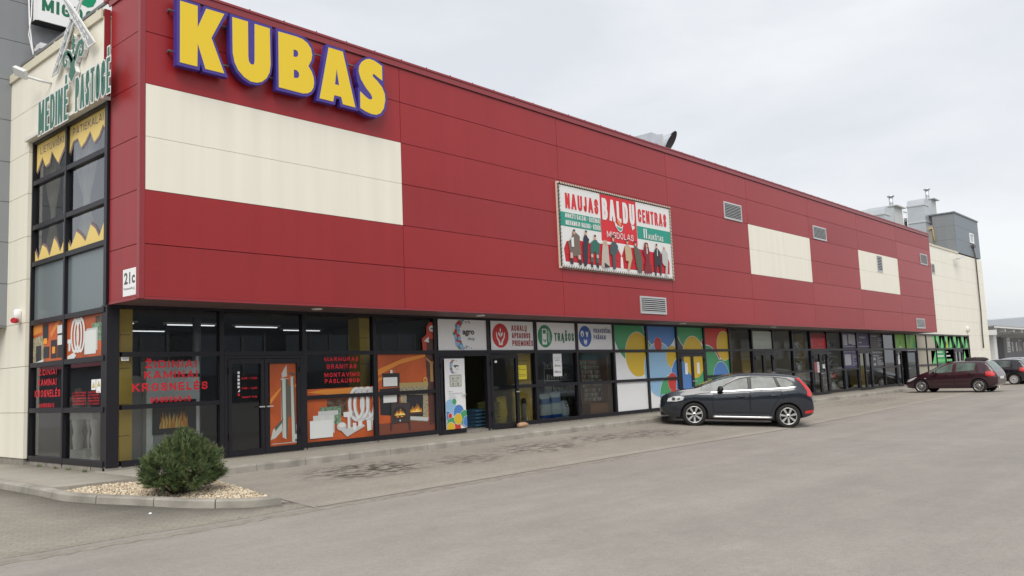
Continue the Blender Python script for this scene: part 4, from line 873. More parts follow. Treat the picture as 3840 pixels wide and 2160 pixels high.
def flames(x0, x1, z0, h, n, seed, k=1.0):
    rr = random.Random(seed); out = []
    for i in range(n):
        c = x0 + (x1 - x0) * (i + .5) / n; w = (x1 - x0) / n * .75; e = 1 - abs(2 * (i + .5) / n - 1) ** 2 * .6; hh = h * e * rr.uniform(.55, 1.0) * k; d = rr.uniform(-.4, .4) * w
        out.append([(c - w, z0), (c + w, z0), (c + w * .5, z0 + hh * .4), (c + d * 1.3, z0 + hh), (c - w * .4, z0 + hh * .5)])
    return out
# chimney pipe poster on the second door
CH = M('poster_chrome', (.50, .52, .48), rough=.4); CHD = M('poster_chrome_dark', (.10, .11, .09), rough=.4)
s = Sheet(FY, W - .004); s.layer([rect(3.475, .30, 4.215, 2.085)], ORA)
s.layer([[(3.48, 1.2), (3.48, 1.32), (3.95, 1.75), (4.2, 2.05)], [(4.0, 1.5), (4.21, 1.7), (4.21, 1.6)]], ORB)
s.layer([[(3.75, 1.76), (3.95, 1.75), (3.93, .9), (3.88, .43), (3.78, .47), (3.75, .86)], [(4.0, 1.79), (4.09, 1.79), (4.14, .35), (4.02, .36)], [(3.83, .9), (3.54, .65), (3.48, .44), (3.60, .47), (3.88, .72)], [(3.77, 1.87), (3.90, 2.06), (3.91, 1.80), (3.78, 1.77)], [(4.12, .62), (4.21, .48), (4.21, .62), (4.13, .74)]], CH)
s.layer([[(3.87, 1.74), (3.95, 1.74), (3.93, .9), (3.90, .45), (3.87, .45)], [(4.065, 1.78), (4.09, 1.78), (4.14, .36), (4.10, .36)], [(3.75, 1.72), (3.78, 1.72), (3.79, .5), (3.76, .9)], [(3.58, .70), (3.80, .88), (3.78, .80), (3.60, .62)], [(3.92, 1.84), (4.02, 1.90), (4.12, 1.84), (4.1, 1.80), (4.0, 1.84)], rect(3.94, .9, 4.0, 1.6)], CHD)
s.layer([circ(4.13, .47, .06, 14), rect(3.52, .34, 4.15, .352)], PLG)
tag(s.mb.build('poster'), 'orange poster of chrome chimney pipes on the shop door', 'poster')
# marble and hose poster
s = Sheet(FY, YV); s.box = (4.44, .28, 6.42, 3.2)
s.layer([[(4.45, 1.49), (6.44, 1.50), (6.44, .28), (4.45, .28)]], ORA).layer([[(4.45, 1.42), (5.0, 1.35), (5.6, 1.36), (6.0, 1.49), (5.3, 1.47), (4.9, 1.47)], [(5.5, 1.34), (6.0, 1.49), (6.2, 1.49), (5.8, 1.34)]], ORB)
s.layer([rect(4.99, .95, 5.56, 1.24), [(5.3, .95), (5.56, .95), (5.5, .85), (5.35, .85)]], PBK).layer([rect(4.80, .66, 5.38, 1.07)], PGR).layer([rect(4.74, .88, 5.3, .98)], PLG)
s.layer([rect(4.6, .47, 5.185, .885)], M('poster_marble_grey', (.60, .61, .60), rough=.45, noise=.1, scale=10))
for cx in (6.36, 6.18, 5.98, 5.83): s.layer([stroke([(cx + .20 * math.cos(a), 1.09 + .36 * math.sin(a)) for a in lsp(0, 6.28, 30)], .10)], PLG).layer([stroke([(cx - .012 + .20 * math.cos(a), 1.10 + .355 * math.sin(a)) for a in lsp(0, 6.28, 30)], .07)], PWH).layer([stroke([(cx + .035 + .20 * math.cos(a), 1.085 + .35 * math.sin(a)) for a in lsp(0, 6.28, 30)], .010)], PGY)
s.layer([rect(4.50, .38, 5.13, .775)], PWH)
s.layer([[(5.34, .52), (6.02, .61), (6.06, .56), (5.53, .35)], circ(5.38, .60, .14, 16, .10)], PLG).layer([[(5.43, .92), (5.73, .94), (5.72, .81), (5.64, .81), (5.65, .55), (5.55, .55), (5.55, .80), (5.44, .81)], [(6.11, .69), (6.3, .7), (6.28, .46), (6.13, .44)], rect(5.7, .5, 5.8, .66), rect(5.86, .56, 5.98, .70), circ(5.38, .63, .10, 14, .05)], PWH)
s.layer([circ(5.71, .875, .03, 12, .06), rect(5.62, .56, 5.65, .8), rect(6.24, .46, 6.28, .69)], PGY)
tag(s.mb.build('poster'), 'orange poster with marble slabs and a coiled white hose under red lettering', 'poster')
# stove poster
s = Sheet(FY, YV); s.box = (6.5, .28, 8.46, 3.14)
s.layer([rect(6.51, .28, 8.48, 2.28)], ORA).layer([[(6.51, 1.75), (7.2, 2.02), (8.1, 2.2), (8.1, 2.27), (7.3, 2.15), (6.51, 1.9)], [(6.51, 1.6), (6.8, 1.72), (7.1, 1.86), (6.51, 1.68)]], ORB)
s.layer([rect(6.51, .28, 8.48, .58)], M('poster_floor', (.20, .06, .035), rough=.5))
s.layer([[(6.55, 1.42), (7.19, 1.44), (7.17, 1.05), (7.09, .74), (6.56, .79)], rect(6.64, 1.46, 7.2, 1.80)], PDK).layer([rect(6.67, 1.48, 7.12, 1.70), rect(6.66, 1.08, 7.09, 1.28), rect(6.9, 1.8, 6.97, 1.88)], PWH)
s.layer([[(8.09, 2.27), (8.48, 2.27), (8.47, .51), (8.17, .44), (8.15, 1.15), (8.13, 1.62)]], PBR).layer([rect(8.1, z, 8.48, z + .014) for z in (.7, .95, 1.2, 1.45, 1.7, 1.93)], PDK).layer([[(8.09, 2.19), (8.3, 2.06), (8.48, 2.14), (8.48, 2.07), (8.3, 1.99), (8.1, 2.14)], rect(8.24, 1.55, 8.34, 2.05)], M('poster_tan', (.42, .24, .09), rough=.5))
s.layer([rect(8.36, z, 8.47, z + .04) for z in (1.68, 1.5, 1.22, 1.02, .82)], PLG)
s.layer([[(7.19, 1.44), (8.13, 1.44), (8.12, .65), (8.1, .53), (7.51, .60), (7.22, .95)]], PST).layer([rect(7.18, 1.44, 8.15, 1.55)], M('poster_mantel', (.40, .30, .12), rough=.5)).layer([[(7.40, 1.25), (7.96, 1.22), (7.94, .68), (7.42, .72)]], PDK).layer(flames(7.5, 7.9, .80, .24, 9, 3), PFI).layer(flames(7.55, 7.85, .79, .12, 6, 4), PFY).layer([rect(7.46, .74, 7.92, .80)], PBR)
s.layer([[(7.5, .62), (8.1, .55), (8.12, .64), (7.5, .70)]], PLG)
s.layer([circ(8.05, 1.6, .075, 14)], M('poster_gold', (.60, .40, .10), rough=.5)).layer([circ(8.05, 1.6, .045, 12)], ORA)
s.layer([[(6.89, 1.06), (7.51, 1.05), (7.50, .57), (6.87, .57)], [(6.87, .57), (6.85, .40), (6.89, .40), (6.92, .57)], [(7.44, .57), (7.47, .36), (7.51, .36), (7.5, .57)]], M('poster_iron', (.055, .045, .045), rough=.5)).layer([[(6.96, .86), (7.02, .94), (7.16, .97), (7.30, .94), (7.36, .86), (7.36, .67), (6.96, .68)]], PDK).layer(flames(6.99, 7.34, .74, .20, 9, 5), PFI).layer(flames(7.03, 7.32, .74, .13, 7, 6), PFY).layer([rect(6.98, .69, 7.34, .75)], PBR).layer([rect(7.05, .70, 7.12, .73), rect(7.18, .705, 7.26, .73)], PFI).layer([circ(7.16, .62, .022, 10)], PWH)
s.layer([[(8.13, 2.98), (8.23, 3.09), (8.46, 3.1), (8.46, 2.35), (7.99, 2.35), (7.96, 2.66), (8.12, 2.77)]], M('poster_red', (.52, .06, .035), rough=.45)).layer([rect(8.12, 2.35, 8.46, 2.66)], PBR).layer([circ(8.33, 2.93, .12, 16, .085), [(8.03, 2.6), (8.2, 2.72), (8.2, 2.56)], [(8.36, 2.72), (8.46, 2.6), (8.46, 2.56), (8.36, 2.56)]], PWH).layer([rect(8.27, 2.91, 8.39, 2.935)], PDK)
tag(s.mb.build('poster'), 'orange poster of a cast iron stove and stone fireplace left of the open door', 'poster')

# white shop boards above the open door
RC = M('icon_red', (.58, .04, .035), rough=.45); GC = M('icon_green', (.035, .27, .12), rough=.45); BC = M('icon_blue', (.04, .12, .42), rough=.45); TX = M('icon_text_red', (.36, .02, .03), rough=.45); TG = M('icon_text_green', (.015, .15, .06), rough=.45); TB = M('icon_text_blue', (.025, .05, .20), rough=.45)
AY = M('dot_yellow', (.72, .48, .03), rough=.45); AG = M('dot_green', (.07, .36, .15), rough=.45); AB = M('dot_blue', (.09, .24, .58), rough=.45); AR = M('dot_red', (.60, .045, .03), rough=.45); ALB = M('dot_light_blue', (.30, .53, .76), rough=.45); AD = M('dot_dark', (.09, .08, .085), rough=.45); AW = WHITE
def arc_dots(s, cx, cz, R, sc_, seed, n=90):
    rr = random.Random(seed); lay = {id(m): (m, []) for m in (AY, AG, AB, AR, ALB)}
    ks = list(lay)
    for i in range(n):
        a = math.pi / 2 + math.pi * (.04 + .92 * i / n); t = math.sin(math.pi * i / n)
        r = (.022 + .05 * t * rr.uniform(.5, 1)) * sc_; rad = R + rr.uniform(-.07, .10) * sc_ * (.3 + t)
        lay[ks[rr.randrange(5)]][1].append(circ(cx + rad * .82 * math.cos(a), cz + rad * math.sin(a), r, 10))
    for m, ps in lay.values(): s.layer(ps, m)
    s.layer([circ(cx + rr.uniform(-.06, .22) * sc_, cz + R * sg * rr.uniform(.80, 1.02), rr.uniform(.006, .016) * sc_, 7) for sg in (-1, 1) for _ in range(14)], AD)
def board(x0, x1): s = Sheet(FY, W - .002); s.base(rect(x0, 2.36, x1, 3.185), WHITE, .004); return s
s = board(8.54, 10.47); arc_dots(s, 9.55, 2.79, .38, 1.0, 5); s.text('agro', 9.44, 2.735, 9.90, 2.90, AD, .035).text('shop', 9.64, 2.60, 9.90, 2.725, M('print_grey', (.18, .18, .19)), 0)
tag(s.mb.build('shop_board'), 'white shop board with a crescent of coloured dots above the open door', 'sign')
s = board(10.57, 12.47); s.layer([circ(10.97, 2.77, .345)], RC)
s.layer([stroke([(10.93, 2.53), (10.90, 2.62), (10.82, 2.72), (10.80, 2.86)], .07, .03), stroke([(11.01, 2.53), (11.04, 2.62), (11.12, 2.72), (11.14, 2.86)], .07, .03), rect(10.895, 2.50, 10.965, 2.56), rect(10.975, 2.50, 11.045, 2.56), [(10.96, 2.72), (10.88, 2.80), (10.88, 2.88), (10.96, 2.82)], [(10.98, 2.72), (11.06, 2.80), (11.06, 2.88), (10.98, 2.82)], [(10.97, 2.85), (10.94, 2.93), (10.97, 3.0), (11.0, 2.93)]], WHITE)
s.text('AUGALŲ', 11.44, 2.91, 12.12, 3.075, TX, .03, .95).text('APSAUGOS', 11.45, 2.695, 12.27, 2.86, TX, .03, .95).text('PRIEMONĖS', 11.46, 2.475, 12.38, 2.64, TX, .03, .95)
tag(s.mb.build('shop_board'), 'white shop board with a red disc of two hands and a plant', 'sign')
s = board(12.59, 14.50); s.layer([circ(12.96, 2.77, .34)], GC)
s.layer([rect(12.82, 2.52, 13.04, 3.0), stroke([(13.04, 2.93), (13.12, 2.88), (13.12, 2.66), (13.15, 2.58), (13.19, 2.62), (13.17, 2.88), (13.1, 2.98)], .022)], WHITE).layer([rect(12.86, 2.85, 13.0, 2.96), [(12.93, 2.57), (12.87, 2.64), (12.87, 2.70), (12.93, 2.65)], [(12.95, 2.57), (13.01, 2.64), (13.01, 2.70), (12.95, 2.65)]], GC)
s.text('TRĄŠOS', 13.40, 2.625, 14.38, 2.88, TG, .035, .95)
tag(s.mb.build('shop_board'), 'white shop board with a green disc of a fuel pump', 'sign')
s = board(14.61, 16.49); s.layer([circ(14.975, 2.785, .335)], BC)
s.layer([circ(14.83, 2.87, .09, 14, .10), [(15.0, 2.95), (15.05, 2.92), (15.11, 2.92), (15.16, 2.95), (15.13, 2.84), (15.10, 2.76), (15.06, 2.76), (15.03, 2.84)], [(14.90, 2.72), (14.94, 2.66), (15.02, 2.66), (15.06, 2.72), (15.06, 2.58), (14.98, 2.50), (14.90, 2.58)]], WHITE).layer([circ(14.83, 2.84, .04, 10), circ(14.80, 2.91, .012, 6), circ(14.86, 2.91, .012, 6), circ(14.95, 2.61, .012, 6), circ(15.01, 2.61, .012, 6), circ(14.98, 2.56, .015, 6)], BC)
s.text('VISAVERČIAI', 15.42, 2.90, 16.38, 3.04, TB, .03, .93).text('PAŠARAI', 15.43, 2.69, 16.10, 2.83, TB, .03, .93)
tag(s.mb.build('shop_board'), 'white shop board with a blue disc of three animal heads', 'sign')
# door poster
s = Sheet(FY, W - .049); s.base(rect(8.685, .285, 9.43, 2.135), WHITE, .004)
arc_dots(s, 9.06, 1.92, .17, .42, 9, 60); s.text('agro', 9.02, 1.895, 9.20, 1.965, AD, .035).text('shop', 9.10, 1.83, 9.2, 1.88, PGY)
s.layer([rect(8.86, 1.395, 9.29, 1.705)], M('plaque_edge', (.34, .33, .28))).layer([rect(8.88, 1.415, 9.27, 1.685)], M('plaque_face', (.60, .60, .54)))
s.text('8 - 17', 8.95, 1.57, 9.18, 1.64, AD, .03).text('8 - 13', 8.95, 1.43, 9.18, 1.50, AD, .03).lines(8.92, 9.24, 1.515, 1.56, 1, PGY, 1).lines(8.8, 9.32, 1.08, 1.3, 4, PLG, 2, .3)
s.box = (8.685, .285, 9.43, 2.135)
for cx, cz, r, m in ((8.84, .86, .21, ALB), (9.14, .72, .19, AB), (8.98, 1.0, .08, AG), (9.36, .56, .2, AG), (8.72, .62, .14, AB), (8.86, .43, .17, AG), (9.06, .32, .13, AR), (9.42, .46, .14, AB), (8.82, .33, .14, AY), (9.09, .54, .14, AY), (8.80, .64, .065, AR)): s.layer([circ(cx, cz, r + .008, 28)], WHITE).layer([circ(cx, cz, r, 28)], m)
tag(s.mb.build('poster'), 'white door poster with opening hours and coloured circles beside the open doorway', 'poster')
# notes
s = Sheet(FY, YV); s.layer([rect(11.60, 1.51, 12.08, 1.92)], M('note_yellow', (.70, .60, .04))).lines(11.64, 12.04, 1.58, 1.86, 6, M('ink', (.2, .17, .05)), 3, .35)
tag(s.mb.build('notice'), 'yellow paper notice on the window beside the folded open door', 'notice')
s = Sheet(FY, YV); s.layer([rect(13.33, 1.555, 13.75, 2.24)], WHITE).text('Išnuomojamos', 13.37, 2.09, 13.71, 2.13, AD).text('patalpos', 13.42, 2.02, 13.66, 2.07, AD).text('50 kv.m.', 13.40, 1.85, 13.69, 1.91, AD, .03).text('100 kv.m.', 13.38, 1.66, 13.71, 1.72, AD, .03)
tag(s.mb.build('notice'), 'tall white paper notice on the window above the upright sacks', 'notice')
s = Sheet(FY, W - .06); s.layer([rect(10.62, 2.0, 10.72, 2.06)], WHITE); tag(s.mb.build('sticker'), 'tiny white sticker at the top of the folded open door', 'sticker')
s = Sheet(FY, YV - .01); s.layer([rect(.27, 2.19, .42, 2.26)], WHITE).layer([rect(.28, 2.215, .41, 2.225)], AD); tag(s.mb.build('sticker'), 'small white sticker on the corner window above the yellow column', 'sticker')

# colourful circles across four bays
def circles(i, zmin, doors=False):
    s = Sheet(FY, W - .0465 if doors else YV, -.0008)
    return s
DISCS = [('w', rect(16.5, .2, 24.7, 3.25), AW), ('g', circ(17.95, 3.30, 1.45, 70), AG), ('b', circ(19.55, 3.55, 1.22, 60), AB), ('y', circ(18.0, 2.19, .765, 60), AY), ('lb', circ(19.36, 1.64, 1.0, 70, .965), ALB), ('r', circ(19.32, 2.54, .25, 30), AR), ('y', circ(20.23, 2.09, .40, 40), AY),
         ('b', circ(21.0, 1.2, .95, 60), AB), ('g', circ(20.0, .68, .74, 50), AG), ('r', circ(20.16, 1.18, .325, 36), AR),
         ('d', [(20.55, 3.0), (21.2, 2.45), (21.3, 2.05), (20.9, 1.9), (20.55, 2.0)], AD), ('red', [(22.05, 3.25), (24.7, 3.25), (24.7, 2.2), (23.9, 2.2), (23.77, 1.9), (22.6, 2.4)], AR), ('g', circ(21.65, 3.35, 1.05, 60), AG), ('g', circ(22.75, 1.35, 1.16, 70), AG), ('y', circ(21.77, 2.06, .79, 60), AY), ('b2', circ(21.0, .95, .62, 40), AB), ('y', circ(24.22, 2.49, .58, 50), AY), ('g', [(23.8, .25), (24.7, .25), (24.7, 2.0), (24.3, 1.95), (23.75, 1.95)], AG), ('y', circ(24.22, 2.49, .58, 50), AY), ('b', circ(23.86, 1.2, .66, 50), AB)]
for i in (8, 9, 10, 11):
    x0, x1 = MX[i] + .045, MX[i + 1] - .045
    s = Sheet(FY, YV, -.0009)
    s.box = (x0, .28 if i != 10 else 2.33, x1, 3.18)
    for _, p, m in DISCS:
        q = clip(p, *s.box)
        if len(q) >= 3:
            if m is not AW and m is not AD and abs(len(p)) > 12: s.layer([[(a + (a - sum(v[0] for v in p) / len(p)) * .025, c + (c - sum(v[1] for v in p) / len(p)) * .025) for a, c in p]], AW)
            s.layer([p], m)
    tag(s.mb.build('window_film'), ['film of coloured circles with a big yellow disc and plain white foot', 'film of coloured circles with a large pale blue disc and small red ones', 'film of green, red and yellow circles above the patterned double door', 'film of green, red and yellow circles right of the patterned double door'][i - 8], 'window film', 'coloured circle films on the shop windows')
xm = (MX[10] + MX[11]) / 2 - .02
for k, (a, c) in enumerate(((MX[10] + .215, xm - .09), (xm + .09, MX[11] - .215))):
    s = Sheet(FY, W - .004, -.0008); s.box = (a, .29, c, 2.09)
    for _, p, m in DISCS: s.layer([p], m)
    xx = (a + c) / 2 - .1; s.layer([rect(xx, 1.43, xx + .2, 1.85)], WHITE)
    tag(s.mb.build('window_film'), ['blue and yellow circle film with a paper on the left leaf of the patterned door', 'yellow and green circle film with a paper on the right leaf of the patterned door'][k], 'window film', 'coloured circle films on the shop windows')
# farther shops
s = Sheet(FY, YV); s.layer([rect(26.72, 2.36, 28.65, 3.12)], M('paper_pale', (.42, .47, .42))).text('SIUVIMO', 26.85, 2.92, 28.5, 3.03, PGY).text('PASLAUGOS', 27.0, 2.68, 28.4, 2.79, PGY).text('8698 - 36716', 26.95, 2.42, 28.4, 2.54, PGY)
tag(s.mb.build('shop_board'), 'pale paper sign with grey print above the double door behind the dark car', 'sign')
s = Sheet(FY, YV); s.layer([rect(32.84, 2.36, 34.75, 2.86)], REDL).layer([rect(32.9, 2.86, 34.7, 3.1)], M('red_clear', (.22, .03, .035))).lines(33.2, 34.5, 2.42, 2.95, 5, M('red_dark', (.30, .05, .05)), 4)
tag(s.mb.build('shop_board'), 'dull red panel with faint print above the dark shop door', 'sign')
PUR = M('poster_purple', (.07, .055, .13), rough=.5); PUW = M('poster_print', (.42, .42, .46), rough=.5)
s = Sheet(FY, YV); s.layer([rect(36.9, 1.36, 38.78, 3.17)], PUR).layer([rect(37.0, 2.53, 37.55, 3.08), rect(37.75, 2.6, 38.2, 3.1), rect(38.22, 2.55, 38.7, 3.08), rect(37.05, 1.5, 37.9, 2.06)], PUW).layer([rect(37.1, 2.6, 37.35, 2.8), rect(38.3, 2.6, 38.5, 2.75), rect(37.2, 1.52, 37.5, 1.7)], PGY).lines(37.0, 38.7, 2.42, 2.50, 1, PUW, 5).text('Kokybiški langai', 37.0, 2.13, 38.6, 2.25, PUW).lines(38.1, 38.7, 1.45, 2.05, 9, PUW, 6, .4)
tag(s.mb.build('poster'), 'dark purple window poster with pale pictures and lines of print', 'poster')
s = Sheet(FY, YV); s.layer([rect(38.95, 2.34, 40.85, 3.17)], PUR).text('gealan', 39.3, 2.85, 40.2, 3.05, PUW, .02).lines(39.2, 40.7, 2.62, 2.74, 1, PUW, 7).lines(39.1, 40.8, 2.42, 2.53, 1, PUW, 8)
tag(s.mb.build('shop_board'), 'plain dark purple board with pale print above the narrow glass door', 'sign')
s = Sheet(FY, YV); s.layer([rect(41.05, 1.36, 42.9, 3.15)], M('poster_slate', (.06, .062, .065), rough=.5)).lines(41.15, 42.8, 2.98, 3.1, 1, PUW, 9).layer([[(41.1, 2.45), (41.9, 2.45), (41.4, 2.75), (41.15, 2.8)]], PBR).lines(42.2, 42.85, 2.45, 2.95, 5, PUW, 10, .3).text('Langai durys', 41.15, 2.06, 42.8, 2.22, PUW, .02).lines(41.2, 42.1, 1.9, 2.0, 1, PUW, 11).lines(41.8, 42.85, 1.42, 1.88, 8, PUW, 12, .5).layer([rect(41.2, 1.42, 41.55, 1.85)], PUW).layer([rect(41.25, 1.55, 41.5, 1.72)], PDK)
tag(s.mb.build('poster'), 'slate grey window poster with a white door picture and lines of print', 'poster')
for a, c, z0, z1, m, lab in ((32.98, 33.35, 1.25, 1.72, M('note_red', (.40, .10, .11)), 'red and white paper notice on the dark door under the red panel'), (45.2, 45.55, 1.45, 1.95, WHITE, 'white paper notice on the door beside the dark open doorway'), (34.0, 34.3, 1.4, 1.6, WHITE, 'small white paper on the right leaf of the dark door')):
    s = Sheet(FY, W - .004); s.layer([rect(a, z0, c, z1)], m)
    if 'red and' in lab: s.layer([rect(33.35, 1.22, 33.7, 1.72)], WHITE).lines(33.37, 33.68, 1.26, 1.7, 6, PGY, 13)
    else: s.lines(a + .03, c - .03, z0 + .04, z1 - .04, 4, PGY, 14)
    tag(s.mb.build('notice'), lab, 'notice')
LIME = M('film_lime', (.22, .50, .06), rough=.5); LGR = M('film_green', (.05, .34, .11), rough=.5); LLG = M('film_light_green', (.17, .58, .20), rough=.5); LDG = M('film_dark_green', (.03, .16, .06), rough=.5); LYE = M('film_yellow_green', (.38, .52, .03), rough=.5)
s = Sheet(FY, YV); s.layer([rect(44.99, 2.36, 46.9, 3.17), rect(47.03, 2.36, 48.95, 3.17)], LIME).layer([[(45.85, 2.6), (46.15, 2.6), (46.0, 2.95)], [(47.4, 3.17), (47.9, 3.17), (47.65, 2.45)], [(48.2, 2.4), (48.9, 2.4), (48.5, 3.1)]], LGR).layer([rect(45.75, 2.40, 46.2, 2.47)], WHITE)
tag(s.mb.build('window_film'), 'lime green film with small tree shapes above the far open door', 'window film')
for i in range(25, 30):
    x0, x1 = MX[i] + .04, MX[i + 1] - .04; s = Sheet(FY, YV); s.box = (x0, 1.36 if i != 28 else 2.33, x1, 3.17)
    if i == 25: s.layer([rect(51.9, 1.3, 53.2, 2.2)], LGR).layer([[(52.3, 3.2), (53.2, 3.2), (53.1, 2.4)]], LLG).layer([[(52.0, 1.3), (53.2, 1.3), (53.0, 2.3)]], LLG)
    else:
        s.layer([rect(x0, 1.3, x1, 3.2)], LGR)
        s.layer([[(x0, 3.2), (x0 + .9, 3.2), (x0 + .75, 2.36)], [(x0 + 1.1, 2.36), (x0 + 1.9, 2.36), (x0 + 1.5, 3.12)]], LLG).layer([[(x0 + .6, 2.36), (x0 + 1.15, 2.36), (x0 + .88, 3.0)], [(x0 + 1.75, 2.36), (x1, 3.1), (x1, 2.36)]], LDG)
        if i == 27: s.layer([[(x0 + .3, 2.36), (x0 + .9, 2.36), (x0 + .6, 3.05)]], LYE)
        if i == 26: s.layer([rect(x0, 1.36, x1, 2.26)], LGR)
        if i in (26, 27): s.lines(x0 + .15, x1 - (.9 if i == 27 else 0), 2.05, 2.14, 1, WHITE, 20 + i, .7).lines(x0 + .1, x1 - (.5 if i == 27 else 0), 1.78, 1.90, 1, WHITE, 30 + i, .7).lines(x0 + .1, x1 - .1, 1.46, 1.64, 1, LLG, 40 + i, .9)
        if i == 29: s.layer([[(x0 + .3, 1.36), (x0 + 1.2, 1.36), (x0 + .75, 2.2)]], LLG)
    tag(s.mb.build('window_film'), ['lone pale green triangles on the dark glazing past the open door', 'bright green film with triangles and the start of white lettering', 'bright green film with a yellow triangle and the end of white lettering', 'narrow band of green triangles above the farthest glass door', 'dark green film with triangles in the last glazed bay'][i - 25], 'window film', 'green triangle films of the farthest shop')

# ------------------------------------------------------------------ things in the shop windows
def sack(name, x, y, z, w, h, d, mats, label, group=None, tilt=0.0, lying=False):
    rr = random.Random(int(x * 100 + z * 37)); n = 14; rows = 10; mb = MB()
    for j in range(rows + 1):
        t = j / rows
        prof = (.80 + .2 * math.sin(math.pi * min(1, t * 1.25 + .1))) if t < .85 else .96
        thick = d * (1 - .9 * max(0, (t - .72) / .28) ** 1.5) * (.75 + .25 * math.sin(math.pi * t))
        for i in range(n):
            a = 2 * math.pi * i / n; cx, cy = math.copysign(abs(math.cos(a)) ** .6, math.cos(a)), math.copysign(abs(math.sin(a)) ** .8, math.sin(a))
            px, py, pz = cx * w / 2 * prof + rr.uniform(-.008, .008), cy * thick / 2 + rr.uniform(-.008, .008), t * h + (.02 * math.sin(3 * cx + x) if j == rows else 0)
            if lying: mb.v.append((x + (pz - h / 2), y + px, z + d / 2 + py))
            else: mb.v.append((x + px + tilt * t, y + py, z + pz))
    for j in range(rows):
        m = mats[0] if (j < 2 or len(mats) == 1) else (mats[2] if len(mats) > 2 and 6 <= j <= 7 else mats[1])
        for i in range(n): mb.face((j * n + i, j * n + (i + 1) % n, (j + 1) * n + (i + 1) % n, (j + 1) * n + i), m, True)
    mb.face(list(range(n))[::-1], mats[0]); mb.face([rows * n + i for i in range(n)], mats[-1])
    return tag(mb.build(name), label, 'sack', group)
SB = M('sack_blue', (.03, .10, .40), rough=.4); SW_ = M('sack_white', (.55, .64, .64), rough=.4); SPB = M('sack_pale_blue', (.20, .30, .50), rough=.4); STL = M('sack_teal', (.20, .48, .50), rough=.4); SY = M('sack_yellow', (.68, .50, .02), rough=.4)
for k, (x, w, h, mt, lab) in enumerate(((13.36, .52, .82, [SB, SW_, SPB], 'white sack with a blue foot, leftmost of three under the tall notice'), (13.88, .56, .86, [SB, SW_, SPB], 'tallest white sack with a blue foot, middle of three under the tall notice'), (14.32, .36, .56, [STL, SW_], 'small white and teal sack, shortest of three under the tall notice'))):
    o = sack('upright_sack', x, 1.78, .22, w, h, .26, mt, lab, 'upright sacks in the shop window')
s = Sheet(FY, 1.635); s.layer([rect(14.24, .58, 14.37, .70)], AD).layer([rect(14.265, .605, 14.345, .675)], WHITE); tag(s.mb.build('sack_label'), 'black square label on the front of the small teal sack', 'label')
sack('yellow_bag', 11.55, 1.95, .22, .42, .80, .25, [SY], 'yellow plastic bag seen through the folded open door', 'yellow bags in the window', .05)
sack('yellow_bag', 12.0, 1.72, .22, .30, .95, .22, [SY], 'tall yellow plastic bag beside the yellow column', 'yellow bags in the window', -.04)
mb = MB(); mb.tube([(12.24, 1.66, .22), (12.25, 1.64, .80)], .07, M('tool_grey', (.30, .30, .30), rough=.5), 10); mb.tube([(12.25, 1.64, .80), (12.26, 1.64, .95)], .09, DARK, 10, .05); tag(mb.build('garden_tool'), 'grey garden tool standing between the yellow bag and the yellow column', 'tool')
SBD = M('sack_stack_blue', (.05, .12, .20), rough=.5); SGD = M('sack_stack_green', (.22, .24, .08), rough=.5)
for k in range(5): sack('stacked_sack', 10.75, 2.2, .2 + k * .10, .55, .42, .12, [SBD], 'blue sack lying in the stack just inside the open doorway', 'blue sacks stacked inside the doorway', lying=True)
for k in range(7): sack('stacked_sack', 11.22, 2.1, .2 + k * .10, .55, .46, .12, [SGD], 'yellow green sack lying in the stack just inside the open doorway', 'yellow green sacks stacked inside the doorway', lying=True)
mb = MB(); mb.tube([(11.30, 1.06, .225), (11.42, 1.05, .228), (11.6, 1.06, .226), (11.72, 1.07, .215)], [.05, .075, .07, .04], M('split_wood', (.52, .33, .20), rough=.8, noise=.2, scale=20), 7); tag(mb.build('wood_block'), 'split wooden log holding the folded shop door open', 'wood block')
# seed rack
t = thing('seed_rack', 'wooden rack full of small seed packets in the window left of the coloured circles', 'display rack', (15.9, 1.8, .2)); WD = M('rack_wood', (.34, .17, .07), rough=.6)
mb = MB(); mb.box((15.4, 1.9, .2), (16.5, 1.96, 2.05), WD); mb.box((16.40, 1.52, .2), (16.46, 1.9, 2.1), WD); mb.box((15.4, 1.55, .2), (16.40, 1.9, .62), WD); mb.box((15.4, 1.86, 2.05), (16.4, 1.96, 2.22), M('rack_green', (.03, .16, .13))); mb.build('rack', t)
mb = MB(); rr = random.Random(6); pk = [M('packet_a', (.45, .46, .42)), M('packet_b', (.16, .20, .12)), M('packet_c', (.35, .18, .14)), M('packet_d', (.24, .28, .18))]
for r in range(9):
    for c in range(10):
        if rr.random() < .12: continue
        x = 15.36 + c * .105 + rr.uniform(-.01, .01); z = .70 + r * .148; mb.box((x, 1.74 + r * .012, z), (x + .078, 1.76 + r * .012, z + .115), pk[rr.randrange(4)]); mb.box((x + .02, 1.736 + r * .012, z + .07), (x + .065, 1.739 + r * .012, z + .105), pk[0])
mb.build('packets', t)
t = thing('shelf_unit', 'dim shelf unit with bottles behind the upright sacks', 'shelf', (13.9, 3.4, .2)); mb = MB()
for z in (.6, 1.0, 1.4, 1.8): mb.box((14.4, 2.6, z), (16.4, 3.0, z + .03), PGY)
for x in (14.4, 16.36): mb.box((x, 2.6, .2), (x + .04, 3.0, 2.0), PGY)
mb.build('shelf', t); mb = MB(); rr = random.Random(9)
for z in (.63, 1.03, 1.43, 1.83):
    x = 14.5
    while x < 16.3:
        r = rr.uniform(.025, .045); hh = rr.uniform(.12, .26); mb.tube([(x, 2.7, z), (x, 2.7, z + hh * .75), (x, 2.7, z + hh)], [r, r, r * .4], rr.choice([pk[0], pk[3], PLG]), 8); x += r * 2 + rr.uniform(.01, .08)
mb.build('bottles', t)
